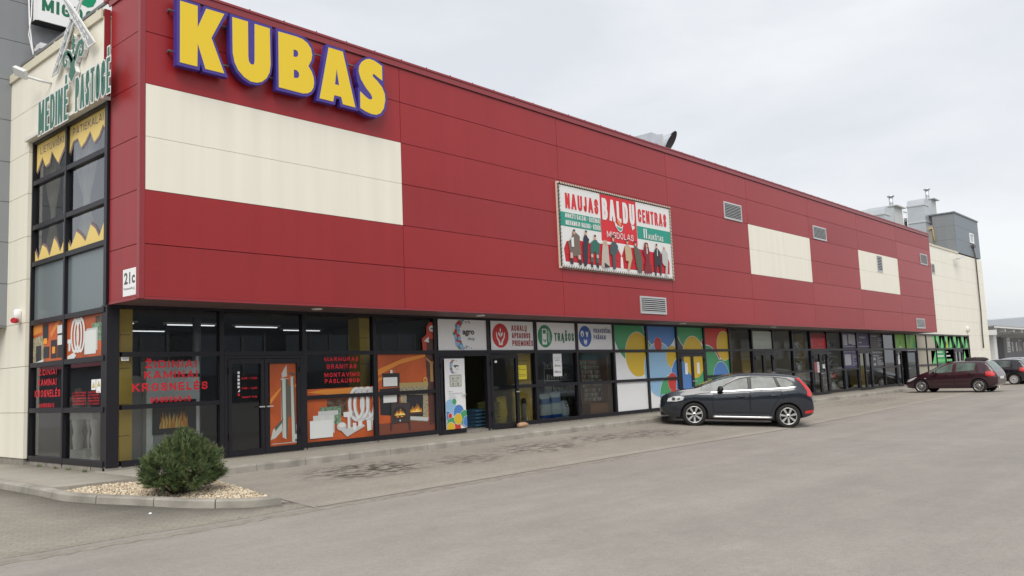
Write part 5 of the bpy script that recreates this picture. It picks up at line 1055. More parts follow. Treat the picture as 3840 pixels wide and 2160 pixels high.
# fireplace display in the corner shop
t = thing('fireplace_display', 'pale display wall with a black electric fireplace and flames in the corner window', 'fireplace', (1.3, 2.0, .2)); PLW = M('display_pale', (.86, .91, .90), rough=.6)
mb = MB(); mb.box((.94, 1.70, .2), (2.06, 1.95, 2.18), PLW); mb.box((.70, 1.85, .2), (.935, 2.1, 1.9), IW); mb.box((1.5, 1.67, 1.86), (2.06, 1.699, 1.92), PDK); mb.build('surround', t)
mb = MB(); mb.box((1.06, 1.65, .72), (1.96, 1.699, 1.40), PDK); mb.box((1.08, 1.67, .42), (1.55, 1.699, .70), PGY); mb.build('firebox', t)
rr = random.Random(2); mb = MB()
for k in range(26):
    x = 1.20 + k * .022; hh = .16 + .20 * abs(math.sin(k * .9)) * rr.uniform(.6, 1.1); xx = x
    mb.poly([(xx - .026, .84), (xx + .028, .84), (xx + .015, .84 + hh * .5), (xx + rr.uniform(-.02, .02), .84 + hh), (xx - .014, .84 + hh * .55)], PFI if k % 3 else PFY, FY(1.643 - .0012 * (k % 4)))
mb.build('flames', t)
t = thing('flue_pipe', 'shiny metal flue pipe display right of the pale fireplace wall', 'pipe', (2.05, 1.9, .2)); mb = MB(); mb.tube([(2.08, 1.85, .65), (2.08, 1.85, 3.1)], .085, STEEL, 14); mb.build('pipe', t)
mb = MB()
for a, c in (((1.98, 1.7, .6), (2.24, 1.66, .3)), ((1.92, 1.7, .55), (2.2, 1.66, .24)), ((1.86, 1.72, .6), (1.98, 1.7, .55))): mb.tube([a, c], .016, STEEL, 8)
mb.build('rail', t)
# white marble fireplace in the tower window
t = thing('marble_fireplace', 'carved white marble fireplace in the lower right tower window', 'fireplace', (.5, 3.3, .2)); MBL = M('white_marble', (.80, .81, .75), rough=.5, noise=.06, scale=6)
def baluster(y, x=.55):
    mb = MB(); mb.lathe([(.10, 0), (.11, .12), (.075, .16), (.09, .30), (.11, .48), (.08, .62), (.10, .70), (.12, .82), (.09, .90), (.13, .98), (.13, 1.02)], MBL, 14, lambda a, b_, h: (x + a, y + b_, .2 + h)); mb.build('column', t)
baluster(3.75, .45); baluster(2.85, .45); baluster(3.45, .62)
mb = MB(); mb.box((.25, 2.65, 1.22), (.75, 3.95, 1.30), MBL); mb.box((.32, 2.72, 1.08), (.7, 3.88, 1.219), MBL); mb.build('mantel', t)
mb = MB(); mb.box((.3, 3.0, .2), (.6, 3.75, .46), MBL); mb.build('hearth', t); mb = MB(); mb.box((.52, 2.95, .47), (.7, 3.35, 1.05), DARK); mb.build('firebox', t)
# glassware shelves
for k, (x0, x1, lab) in enumerate(((30.8, 32.65, 'shelves of glassware in the window left of the dark shop door'), (34.95, 36.7, 'shelves of glassware in the window right of the dark shop door'))):
    t = thing('glassware_shelf', lab, 'shelf', ((x0 + x1) / 2, 2, .2), 'glassware shelves in the far windows'); mb = MB()
    for z in (.35, .75, 1.15, 1.55, 1.95, 2.4): mb.box((x0, 1.6, z), (x1, 2.0, z + .02), PLG)
    for x in (x0, x1 - .03): mb.box((x, 1.97, .2), (x + .03, 2.0, 2.9), PGY)
    mb.build('shelf', t); mb = MB(); rr = random.Random(20 + k); GW = M('glassware', (.75, .77, .76), rough=.08, spec=.9); GW2 = M('glassware_gold', (.5, .36, .14), rough=.15, metal=.6); GW3 = M('glassware_dark', (.10, .10, .11), rough=.1)
    for z in (.37, .77, 1.17, 1.57, 1.97, 2.42):
        x = x0 + .12
        while x < x1 - .1:
            r = rr.uniform(.03, .085); hh = rr.uniform(.1, .3); q = rr.choice([GW, GW, GW2, GW3, pk[3]])
            mb.lathe([(r * .6, 0), (r * .2, .03), (r * .2, hh * .4), (r, hh * .7), (r * .9, hh)], q, 8, lambda a, b_, h: (x + a, 1.75 + b_, z + h)); x += 2 * r + rr.uniform(.02, .12)
    mb.build('glasses', t)
    mb = MB(); xc = x0 + (1.15 if k == 0 else 1.0); zc = 1.42 if k == 0 else .52; mb.lathe([(.001, 0), (.2, .02), (.22, .0)], GW, 24, lambda a, b_, h: (xc + a, 1.58 - h, zc + b_)); mb.build('plate', t)
t = thing('door_sample', 'pale glass shower screen standing in the window under the purple poster', 'door panel', (37.6, 1.7, .2)); mb = MB(); mb.box((37.05, 1.7, .25), (38.2, 1.74, 1.25), M('screen_green', (.30, .40, .38), rough=.3))
for x in (37.2, 37.5, 37.75): mb.box((x, 1.695, .27), (x + .05, 1.699, 1.23), PLG)
mb.build('panel', t)
# ------------------------------------------------------------------ grey tower behind the cream wall, with its board
gt = thing('grey_tower', 'tall dark grey clad tower rising behind the cream wall at the left edge', 'building', (2, 6.3, 0))
mb = MB(); zs = [3.2, 4.16, 5.12, 6.06, 7.0, 7.99, 8.95, 9.92, 10.9, 11.9, 12.9]
for a, c in zip(zs[:-1], zs[1:]):
    mb.box((-.95, 6.33, a + .006), (4.2, 6.40, c - .006), GREY); mb.box((4.201, 6.33, a + .006), (4.26, 20, c - .006), GREY); mb.box((-1.01, 6.33, a + .006), (-.951, 20, c - .006), GREY)
mb.box((-.94, 6.36, 3.22), (4.2, 20, 12.88), M('grey_joint', (.09, .095, .10), rough=.8)); mb.build('cladding', gt)
mb = MB(); mb.box((-1.01, 6.32, 3.16), (4.26, 20, 3.199), M('grey_soffit', (.20, .20, .20), rough=.7)); mb.build('soffit', gt)
b = thing('rooftop_board', 'white projecting board with green capitals on the grey tower', 'sign', (1.5, 5.9, 10.4))
mb = MB(); mb.box((.265, 5.9, 10.42), (3.6, 6.2, 12.2), WHITE); mb.build('box', b)
mb = MB(); mb.box((.22, 5.93, 10.405), (3.62, 6.25, 10.418), DARK); mb.build('bracket', b)
mb = MB(); f = FY(5.898)
put_text(mb, 'MIGDOLAS', .35, 10.67, 2.35, 10.99, M('board_green', (.015, .16, .08), rough=.5), f, .05, 1.05)
mb.build('lettering', b)
mb = MB(); f = FY(5.896)
mb.poly([(1.14, 11.22), (1.25, 11.10), (1.4, 11.06), (1.52, 11.12), (1.6, 11.3), (1.5, 11.55), (1.35, 11.8), (1.25, 11.6), (1.14, 11.4)], M('board_drop', (.0, .28, .13), rough=.5), f); mb.build('emblem', b)
# parapet rail and small roof things
t = thing('parapet_rail', 'grey steel guard rail along the top of the cream wall', 'railing', (0, 3.5, 9.05)); RG = M('rail_grey', (.22, .22, .23), rough=.5, metal=.3); RW = M('rail_post', (.55, .55, .52), rough=.5)
mb = MB(); mb.obox((.05, 3.7, 9.335), (.022, 0, 0), (0, 2.55, 0), (0, 0, .03), RG); mb.build('handrail', t)
for y in (5.32, 4.21, 3.1, 2.02):
    mb = MB(); mb.box((.03, y - .04, 9.05), (.07, y + .04, 9.32), RW); mb.build('post', t)
mb = MB(); mb.box((.33, 5.9, 9.05), (.62, 6.2, 9.88), M('vent_white', (.66, .66, .68), rough=.5)); mb.box((.30, 5.85, 9.72), (.9, 6.25, 9.80), MATS['vent_white']); tag(mb.build('roof_vent'), 'small white vent box on the roof behind the guard rail', 'vent')
mb = MB(); mb.tube([(.15, 6.24, 12.6), (.155, 6.2, 11.2), (.19, 6.2, 10.4), (.24, 6.18, 9.9), (.29, 6.1, 9.4)], .018, WHITE, 6); tag(mb.build("cable"), "pale cable hanging straight down the grey tower", "cable")
mb = MB(); mb.tube([(.22, 6.24, 12.6), (.24, 6.2, 11.4), (.22, 6.18, 10.6), (.17, 6.18, 10.1), (.25, 6.15, 9.7), (.29, 6.1, 9.42)], .012, WHITE, 6); tag(mb.build('cable'), 'thinner pale cable looping beside the straight one on the grey tower', 'cable')
t = thing('flood_lamp', 'white flood lamp on a short arm below the cream wall parapet', 'lamp', (-.3, 4.2, 8.25)); LW = M('lamp_white', (.66, .67, .66), rough=.4)
mb = MB(); c = Vector((-.55, 4.45, 8.52)); ax = Vector((-.06, .22, .11)); mb.obox(c, ax * .85, Vector((-.04, -.05, .07)), Vector((.09, .02, .07)).normalized() * .045, LW); mb.build('lamp_head', t)
mb = MB(); mb.tube([(-.5, 4.15, 8.36), (-.32, 4.0, 8.28), (-.12, 3.9, 8.24)], .028, LW, 8); mb.build('arm', t)
t = thing('alarm_siren', 'white alarm box with a red lamp low on the cream wall', 'alarm', (-.2, 5.45, 3.3))
mb = MB(); mb.tube([(-.19, 5.45, 3.22), (-.19, 5.45, 3.46), (-.19, 5.45, 3.50)], [.075, .075, .05], WHITE, 14); mb.build('housing', t)
mb = MB(); mb.tube([(-.24, 5.34, 3.24), (-.34, 5.24, 3.24)], .06, M('siren_red', (.45, .02, .03), rough=.3), 12); mb.build('lamp', t)

# ------------------------------------------------------------------ roof plant
t = thing('exhaust_duct', 'galvanised duct with a slanted round mouth on the roof above the banner', 'duct', (23, 3, 9.3))
mb = MB(); mb.box((21.95, 2.7, 9.3), (22.7, 3.6, 11.14), STEEL); mb.box((22.64, 2.66, 9.3), (22.77, 3.64, 11.20), ALU); mb.build('duct_box', t)
n = 28; bx_ = [Vector((22.77, 3.15 + .42 * math.cos(2 * math.pi * j / n), 10.74 + .42 * math.sin(2 * math.pi * j / n))) for j in range(n)]
e1, e2, mc = Vector((.53, 0, .42)), Vector((-.55, -.47, .69)) * .36, Vector((23.92, 3.0, 11.18))
mring = [mc + e1 * math.sin(2 * math.pi * j / n) - e2 * math.cos(2 * math.pi * j / n) for j in range(n)]
mb = MB(); mb.add([tuple(v) for v in bx_ + [bx_[j].lerp(mring[j], .35) * .5 + (bx_[j] + Vector((.35, 0, .1))) * .5 for j in range(n)] + mring], [(k * n + j, k * n + (j + 1) % n, (k + 1) * n + (j + 1) % n, (k + 1) * n + j) for k in range(2) for j in range(n)], STEEL, True); mb.build('mouth_pipe', t)
back = Vector((23.3, 3.3, 11.0)); mb = MB(); mb.add([tuple(v.lerp(mc, .03)) for v in mring] + [tuple(v.lerp(mc, .25).lerp(back, .5)) for v in mring], [(j, (j + 1) % n, n + (j + 1) % n, n + j) for j in range(n)] + [tuple(range(n, 2 * n))], M('duct_inside', (.05, .045, .05), rough=.7), True); mb.build('mouth_lining', t)
mb = MB(); mb.tube([tuple(v) for v in mring + [mring[0]]], .016, DARK, 6); mb.build('mouth_rim', t)
mb = MB(); mb.tube([(21.7, 3.2, 9.3), (21.7, 3.2, 10.78)], .19, STEEL, 16); mb.lathe([(.19, 0), (.14, .08), (.001, .12)], STEEL, 16, lambda a, b_, h: (21.7 + a, 3.2 + b_, 10.78 + h)); tag(mb.build('roof_cowl'), 'round metal roof cowl left of the slanted duct', 'duct')
DUCT = M('duct_sheet', (.50, .535, .56), rough=.35, metal=.5, noise=.05, scale=2)
def elbow_duct(label, x0, x1, y, zt, zb, depth):
    t = thing('roof_duct', label, 'duct', ((x0 + x1) / 2, y, 9)); mb = MB()
    pr = [(x0, zb), (x0, zt - .45), (x0 + .10, zt - .18), (x0 + .35, zt), (x1, zt), (x1, zt - 1.3), (x0 + 1.0, zt - 1.3), (x0 + 1.0, zb)]
    mb.prism(pr, DUCT, FY(y), FY(y + depth)); recalc(mb.build('duct', t))
    mb = MB()
    for z in (zt - .5, zt - 1.75): mb.box((x0 - .06, y - .05, z - .05), (x0 + 1.05, y + depth + .05, z + .05), ALU)
    mb.build('flange', t); return t
elbow_duct('wide low elbow duct on the roof, left one of two', 50.5, 52.4, 3.0, 11.75, 8.9, 1.8)
elbow_duct('tall elbow duct on the roof standing before the grey rooftop block', 59.5, 61.4, 3.0, 13.5, 8.9, 1.2)
def cabinet(label, x0, x1, y, z0, z1, pz):
    t = thing('roof_unit', label, 'roof unit', ((x0 + x1) / 2, y, z0)); PW = M('unit_panel', (.50, .52, .52), rough=.45)
    mb = MB(); mb.box((x0, y, z0), (x1, y + 1.6, z1), PW); mb.box((x0 - .1, y - .25, z1), (x1 + .15, y + 1.7, z1 + .06), ALU); mb.build('cabinet', t)
    mb = MB(); mb.tube([((x0 + x1) / 2, y + .4, z1), ((x0 + x1) / 2, y + .4, pz)], .14, STEEL, 10); mb.tube([((x0 + x1) / 2, y + .4, pz), ((x0 + x1) / 2, y + .4, pz + .08)], .24, STEEL, 10); mb.build('flue', t)
    return t
c1 = cabinet('white roof cabinet with a thin flue behind the left elbow duct', 52.5, 54.2, 3.0, 9.4, 12.0, 12.8)
c2 = cabinet('white roof cabinet with the tallest flue behind the right elbow duct', 61.45, 62.6, 3.0, 12.5, 13.65, 14.5)
t = thing('roof_platform', 'pale steel platform with ladder rails beside the left roof cabinet', 'platform', (55, 3.6, 9)); PB = M('platform_steel', (.62, .63, .63), rough=.45, metal=.3)
mb = MB()
for x, y in ((54.3, 3.2), (55.0, 3.2), (55.9, 3.2), (55.9, 4.0)): mb.tube([(x, y, 8.9), (x, y, 12.0)], .03, PB, 6)
for z in (10.8, 11.4, 12.0): mb.tube([(55.0, 3.2, z), (55.9, 3.2, z), (55.9, 4.0, z)], .028, PB, 6)
mb.box((54.2, 3.15, 10.2), (56, 4.1, 10.26), PB); mb.build('frame', t)
mb = MB()
for i in range(8): mb.tube([(55.9, 3.4, 9.6 + i * .25), (55.9, 3.8, 9.6 + i * .25)], .02, PB, 5)
mb.build('ladder', t)
# grey rooftop block flush with the far cream wall
t = thing('rooftop_block', 'dark grey rooftop block with one small white window above the far cream wall', 'building', (63.7, W, 9.3))
mb = MB()
for a, c in ((9.30, 10.3), (10.3, 11.3), (11.3, 12.22)):
    mb.box((60.44, W - .002, a + .005), (67.06, W + .06, c - .005), M('blue_grey_cladding', (.20, .235, .265), rough=.5)); mb.box((60.44, W + .061, a + .005), (60.5, W + 1.5, c - .005), GREY); mb.box((67.0, W + .061, a + .005), (67.06, 12, c - .005), MATS['blue_grey_cladding'])
mb.box((60.5, W + .05, 9.3), (67.0, 12, 12.2), MATS['grey_joint']); mb.build('cladding', t)
mb = MB(); mb.box((60.3, W + 1.5, 9.0), (60.43, 12, 11.5), M('taupe_cladding', (.33, .31, .28), rough=.6)); mb.box((54.5, 6.0, 9.0), (60.43, 6.1, 11.0), MATS['taupe_cladding']); mb.build('side_wall', t)
mb = MB(); mb.box((60.38, W - .06, 12.22), (67.12, W + .2, 12.32), M('grey_cap', (.17, .19, .21), rough=.4)); mb.box((60.36, W - .04, 12.22), (60.6, 8, 12.31), MATS['grey_cap']); mb.box((54.4, 5.9, 11.0), (60.42, 6.2, 11.12), MATS['grey_cap']); mb.build('capping', t)
mb = MB()
x0, x1, z0, z1 = 64.25, 65.35, 10.35, 11.11
for a, c in (((x0, z0), (x1, z0 + .1)), ((x0, z1 - .1), (x1, z1)), ((x0, z0 + .1), (x0 + .12, z1 - .1)), ((x1 - .12, z0 + .1), (x1, z1 - .1))): mb.box((a[0], W - .05, a[1]), (c[0], W - .004, c[1]), WHITE)
w_ = mb.build('window', t); mb = MB(); mb.quad((x0 + .1, W - .012, z0 + .1), (x1 - .1, W - .012, z0 + .1), (x1 - .1, W - .012, z1 - .1), (x0 + .1, W - .012, z1 - .1), M('pale_pane', (.35, .38, .40), rough=.1, spec=.8)); mb.build('pane', w_)
mb = MB()
mb.tube([(x, 8.0, z) for x, z in ((60.3, 12.4), (60.3, 13.3))], .03, PB, 5); mb.tube([(60.3, 8, 13.3), (60.3, 4, 13.1), (60.3, 4, 12.4)], .025, PB, 5); tag(mb.build('roof_rail'), 'thin pale rail on top of the grey rooftop block', 'railing')
GP = M('gas_pipe_yellow', (.62, .42, .12), rough=.4)
t = thing('gas_pipes', 'yellow gas pipes bending down the taupe wall behind the far cream parapet', 'pipe', (61, 2.6, 9.3)); yp = W + 1.35
for pts in ([(59.36, 11.36), (60.55, 11.51), (60.3, 9.9)], [(59.1, 11.12), (60.1, 11.25), (60.05, 9.9)], [(61.0, 13.0), (60.95, 10.72), (65.3, 11.28), (65.4, 10.2)], [(60.8, 12), (60.75, 10.5), (62.7, 10.75), (62.75, 10.05)]):
    mb = MB(); mb.tube([(60.28 - (61 - a) * .0 - .05 if False else 60.22, yp + (65.5 - a) * .55, c) for a, c in pts], .05, GP, 8); mb.build('pipe', t)
mb = MB(); mb.box((59.5, 3.2, 9.0), (60.2, 4.4, 10.7), M('roof_box_white', (.66, .68, .70), rough=.4)); tag(mb.build('roof_box'), 'white metal box under the yellow pipes behind the cream parapet', 'roof box')
# drainpipe, lamps on the far wall
t = thing('drainpipe', 'long dark drainpipe running down the far cream wall from the grey block', 'drainpipe', (65, W - .1, 2.3)); DP = M('drainpipe_dark', (.10, .085, .075), rough=.5)
mb = MB(); mb.tube([(64.68, W - .09, 10.02), (65.1, W - .09, 9.2), (65.1, W - .09, 5.0), (64.9, W - .09, 3.6), (64.85, W - .09, 2.35)], .05, DP, 8); mb.build('pipe', t)
mb = MB(); mb.box((64.45, W - .2, 10.02), (64.95, W - .003, 10.2), DP); mb.build('hopper', t)
mb = MB(); mb.obox((59.4, W - .38, 8.77), (.58, 0, .11), (0, .12, 0), (-.02, 0, .05), LW); mb.tube([(59.1, W - .3, 8.7), (59.1, W, 8.6)], .03, LW, 6); tag(mb.build('flood_lamp'), 'white flood lamp high on the far cream wall', 'lamp')
mb = MB(); mb.lathe([(.001, 0), (.14, .03), (.2, .1), (.2, .3), (.14, .42), (.001, .45)], LW, 14, lambda a, b_, h: (60.95 + a * 1.1, W - .06 + b_ * .7, 3.5 + h)); tag(mb.build('wall_lamp'), 'oval white wall lamp at the corner of the far glazing', 'lamp')

# ------------------------------------------------------------------ building beyond, with a white canopy
t = thing('far_building', 'low grey building with a white beamed canopy beyond the far cream wall', 'building', (90, 6, 0))
FG = M('far_grey_render', (.30, .31, .325), rough=.8, noise=.06, scale=.4); FW_ = M('far_pale_sheet', (.44, .48, .52), rough=.6); FD = M('far_dark_wall', (.15, .145, .15), rough=.8)
mb = MB(); mb.box((94.5, 6.0, 0), (150, 6.3, 4.0), FG); mb.box((88.9, 6.0, 0), (94.5, 6.2, 4.0), FD); mb.box((84, 6.1, 0), (88.9, 6.3, 4.0), FG); mb.build('wall', t)
mb = MB(); mb.prism([(88, 4.0), (150, 4.0), (150, 8.0), (105.8, 6.1), (92, 5.5), (88, 5.45)], FW_, FY(6.4), FY(20)); recalc(mb.build('upper_wall', t))
mb = MB(); mb.box((80, 7, 4.0), (91.7, 20, 5.66), CREAM); mb.box((80, 6.9, 5.66), (91.5, 20, 6.12), M('far_dark_cap', (.10, .10, .115), rough=.6)); mb.build('side_block', t)
mb = MB(); mb.box((75.5, 2.6, 4.28), (150, 6.0, 4.38), M('canopy_edge', (.34, .34, .34), rough=.7)); mb.box((75.5, 2.55, 4.16), (150, 2.65, 4.279), M('canopy_white', (.70, .70, .69), rough=.6)); mb.build('canopy', t)
for i in range(20):
    x = 76.2 + i * 3.45; mb = MB(); CW = MATS['canopy_white']
    mb.prism([(2.7, 4.27), (6.0, 4.27), (6.0, 3.62), (2.7, 3.9)], CW, lambda a, c: (x, a, c), lambda a, c: (x + .35, a, c)); recalc(mb.build('beam', t))
mb = MB(); mb.box((75.3, 2.62, 3.55), (76.1, 4, 3.98), MATS['canopy_white']); mb.build('beam', t)
for x in (78.3, 106, 130):
    mb = MB(); mb.box((x, 3.4, -.2), (x + 1.1, 4.0, 3.7), MATS['canopy_white']); mb.build('column', t)
mb = MB(); mb.box((87.6, 5.95, 0), (88.85, 6.09, 3.9), FD); d = mb.build('door', t); mb = MB(); mb.box((88.0, 5.9, 2.1), (88.8, 5.948, 2.95), DARK); mb.box((87.95, 5.92, 2.95), (88.84, 5.949, 3.05), WHITE); mb.build('pane', d)
for x0, x1, z0, z1, m in ((95.9, 97.4, 2.1, 3.85, WHITE), (101.3, 102.8, 2.15, 3.85, M('far_poster', (.36, .30, .30), rough=.6))):
    s = Sheet(FY, 5.99); s.base(rect(x0, z0, x1, z1), m, .02); s.lines(x0 + .1, x1 - .1, z0 + .1, z1 - .1, 6, PGY if m is WHITE else PLG, 3, .6); tag(s.mb.build('wall_poster'), 'white wall poster under the far canopy' if m is WHITE else 'reddish wall poster under the far canopy', 'poster')
for x0 in (98.0, 99.95, 103.8, 106.5):
    mb = MB(); mb.box((x0, 5.93, 2.2), (x0 + .45, 5.998, 3.2), WHITE); w_ = mb.build('window', t); mb = MB(); mb.box((x0 + .1, 5.92, 2.3), (x0 + .35, 5.929, 3.1), M('far_pane', (.30, .33, .36), rough=.1)); mb.build('pane', w_)
mb = MB(); mb.lathe([(.001, 0), (.3, .1), (.34, .3), (.2, .5), (.001, .55)], WHITE, 12, lambda a, b_, h: (90.4 + a, 7.5 + b_, 6.75 + h)); mb.tube([(90.4, 7.5, 6.12), (90.4, 7.5, 6.8)], .05, ALU, 6); tag(mb.build('dish'), 'small white dish on the dark roof of the far beige block', 'dish')

# ------------------------------------------------------------------ what the glazing mirrors: buildings across the yard
t = thing('opposite_hall', 'long dark hall with rows of windows across the yard, mirrored in the shop glazing', 'building', (60, -78, 0)); OB = M('hall_sheet', (.13, .14, .16), rough=.7, noise=.2, scale=.2)
mb = MB(); mb.box((-30, -92, -.3), (260, -80, 12.5), OB); mb.build('wall', t)
for i in range(20):
    x = -20 + i * 13; mb = MB()
    for k in range(3): mb.box((x + k * 3.2, -79.99, 3.5), (x + k * 3.2 + 2.7, -79.9, 8.5), M('hall_pane', (.30, .35, .40), rough=.2))
    w_ = mb.build('window', t); mb = MB()
    for k in range(4): mb.box((x + k * 3.2 - .3, -79.95, 3.3), (x + k * 3.2 - .02, -79.8, 8.7), M('hall_frame', (.5, .5, .5)))
    mb.build('window_frame', w_)
t = thing('red_roof_hall', 'low hall with a dull red roof left of the shops, mirrored in the tower glazing', 'building', (-40, 60, 0))
mb = MB(); mb.box((-62, 40, 0), (-30, 100, 4.5), OB); mb.build('wall', t); mb = MB(); mb.prism([(-64, 4.5), (-29, 4.5), (-46, 8.5)], M('dull_red_roof', (.22, .03, .04), rough=.6), lambda a, c: (a, 39, c), lambda a, c: (a, 101, c)); recalc(mb.build('roof', t))
t = thing('treeline_with_added_row', 'dark trees far left mirrored in the tower glazing, plus an unseen row added to darken car reflections', 'trees', (-30, 120, 0)); mb = MB(); rr = random.Random(3)
for i in range(60):
    x = -120 + i * 3.2; y = 125 + rr.uniform(-6, 6); r = rr.uniform(2.5, 4.5); hh = rr.uniform(6, 11)
    mb.lathe([(.4, 0), (.4, 2), (r * .8, 2.5), (r, hh * .5), (r * .7, hh * .8), (.01, hh)], M('far_foliage', (.03, .045, .02), rough=.9), 7, lambda a, b_, h: (x + a * rr.uniform(.8, 1.2), y + b_, h))
for i in range(60):  # second row, unseen behind the camera, added to darken the car reflections
    y = -130 + i * 3; x = -62 + rr.uniform(-5, 5); r = rr.uniform(2.8, 4.6); hh = rr.uniform(7, 12)
    mb.lathe([(.4, 0), (.4, 1), (r * .8, 1.4), (r, hh * .45), (r * .7, hh * .8), (.01, hh)], MATS['far_foliage'], 7, lambda a, b_, h: (x + a * rr.uniform(.8, 1.2), y + b_, h))
tag(mb.build('foliage', t), kind='stuff')

# ------------------------------------------------------------------ woman added behind the tower glazing in place of a mirrored passer-by
p = thing('person', 'reflection of a blonde woman in a pale patterned blouse with a bag, built as a figure behind the tower glazing', 'person', (1.05, 5.3, .2))
px, py, pz = 1.05, 5.3, .2
def skin(name, verts, edges, rads, m, parent, sub=2):
    me = bpy.data.meshes.new(name); me.from_pydata(verts, edges, []); o = bpy.data.objects.new(name, me); COL.objects.link(o)
    md = o.modifiers.new('s', 'SKIN'); sv = me.skin_vertices[0].data
    for v, r in zip(sv, rads): v.radius = r if isinstance(r, tuple) else (r, r)
    sv[0].use_root = True
    ms = o.modifiers.new('b', 'SUBSURF'); ms.levels = ms.render_levels = sub
    me2 = bpy.data.meshes.new_from_object(o.evaluated_get(bpy.context.evaluated_depsgraph_get()))
    o.modifiers.clear(); o.data = me2; bpy.data.meshes.remove(me)
    for q in me2.polygons: q.use_smooth = True
    me2.materials.clear(); me2.materials.append(m); o.parent = parent; OFF[o.name] = OFF[parent.name]; return o
SK = M('skin', (.50, .30, .22), rough=.5); BLO = M('blouse_cloth', (.78, .75, .66), rough=.9, noise=.35, scale=14); TRO = M('trousers_cloth', (.055, .055, .06), rough=.9); HR = M('blonde_hair', (.70, .58, .40), rough=.6, noise=.2, scale=30)
bv = [(0, 0, .80), (0, 0, 1.0), (0, .01, 1.2), (0, 0, 1.30), (0, -.01, 1.36), (0, -.02, 1.46), (.10, 0, .74), (.11, .02, .42), (.11, -.02, .06), (.11, .12, .03), (-.10, 0, .74), (-.11, -.06, .42), (-.11, -.14, .08), (-.11, -.02, .03), (.19, 0, 1.26), (.24, -.02, 1.02), (.22, .10, .80), (.215, .13, .72), (-.19, 0, 1.26), (-.26, -.01, 1.02), (-.27, .03, .78), (-.27, .05, .70)]
be = [(0, 1), (1, 2), (2, 3), (3, 4), (4, 5), (0, 6), (6, 7), (7, 8), (8, 9), (0, 10), (10, 11), (11, 12), (12, 13), (3, 14), (14, 15), (15, 16), (16, 17), (3, 18), (18, 19), (19, 20), (20, 21)]
brd = [(.15, .11), (.13, .10), (.155, .11), (.10, .08), .05, .095, .085, .058, .042, .035, .085, .058, .042, .035, .058, .045, .035, .032, .058, .045, .035, .032]
skin('body', bv, be, brd, SK, p)
cv = [(0, 0, .76), (0, 0, .9), (0, 0, 1.05), (0, .01, 1.2), (0, 0, 1.29), (.19, 0, 1.26), (.245, -.02, 1.02), (.23, .07, .86), (-.19, 0, 1.26), (-.265, -.01, 1.02), (-.27, .02, .86)]
skin('blouse', cv, [(0, 1), (1, 2), (2, 3), (3, 4), (4, 5), (5, 6), (6, 7), (4, 8), (8, 9), (9, 10)], [(.20, .15), (.19, .145), (.175, .135), (.18, .135), (.11, .09), .075, .062, .055, .075, .062, .055], BLO, p)
skin('trousers', [(0, 0, .80), (.10, 0, .72), (.115, .02, .42), (.115, -.01, .10), (-.10, 0, .72), (-.115, -.06, .42), (-.115, -.13, .12)], [(0, 1), (1, 2), (2, 3), (0, 4), (4, 5), (5, 6)], [(.165, .125), .10, .075, .065, .10, .075, .065], TRO, p)
skin('hair', [(0, -.05, 1.40), (0, -.05, 1.47), (0, -.02, 1.53)], [(0, 1), (1, 2)], [.06, .105, .085], HR, p)
for o in p.children:
    pass
t = thing('shopping_bag', 'beige shopping bag of the mirrored woman, added behind the tower glazing', 'bag', (1.0, 5.62, .4)); mb = MB()
mb.prism([(-.17, 0), (.17, 0), (.20, .34), (-.20, .34)], M('bag_beige', (.60, .50, .38), rough=.8), lambda a, c: (px - .29 + a * .2, 5.36 + a * .6 + .06, .5 + c), lambda a, c: (px - .29 + a * .2 + .10, 5.36 + a * .6 - .04, .5 + c)); recalc(mb.build('bag', t))
mb = MB(); mb.tube([(px - .26, 5.30, .84), (px - .27, 5.36, .94), (px - .25, 5.44, .84)], .008, BD, 6); mb.build('handle', t)

# ------------------------------------------------------------------ pine bush
t = thing('pine_bush', 'rounded dark green mountain pine bush in the gravel planting bed', 'bush', (-.22, -2.05, 0))
cx, cy, cz = -.32, -2.12, gh(-.2, -2.05) + .06
NG = [M('needle_dark', (.036, .066, .024), rough=.7), M('needle_mid', (.080, .122, .044), rough=.7), M('needle_light', (.150, .195, .072), rough=.7), M('needle_brown', (.10, .075, .035), rough=.8)]
BARK = M('pine_bark', (.07, .05, .035), rough=.9)
rr = random.Random(21); mb = MB(); stems = MB()
lobes = [(0, 0, .42, .50, .44), (-.26, .10, .36, .36, .34), (.30, -.18, .40, .38, .36), (.06, -.02, .66, .30, .30), (-.36, -.20, .34, .26, .26), (.40, .12, .36, .30, .28), (.0, -.34, .30, .36, .28), (.17, -.10, .56, .28, .28), (-.10, .30, .40, .34, .32), (.24, .26, .44, .3, .3), (-.5, .05, .36, .18, .2), (.54, -.22, .40, .2, .2)]
def blade(p0, d, ln, w, m):
    u = d.cross(Vector((rr.uniform(-1, 1), rr.uniform(-1, 1), rr.uniform(-1, 1))));
    if u.length < .01: return
    u = u.normalized() * w; b_ = len(mb.v); q = p0 + d * ln
    mb.v += [tuple(p0 - u), tuple(p0 + u), tuple(q)]; mb.face((b_, b_ + 1, b_ + 2), m)
ns = 0
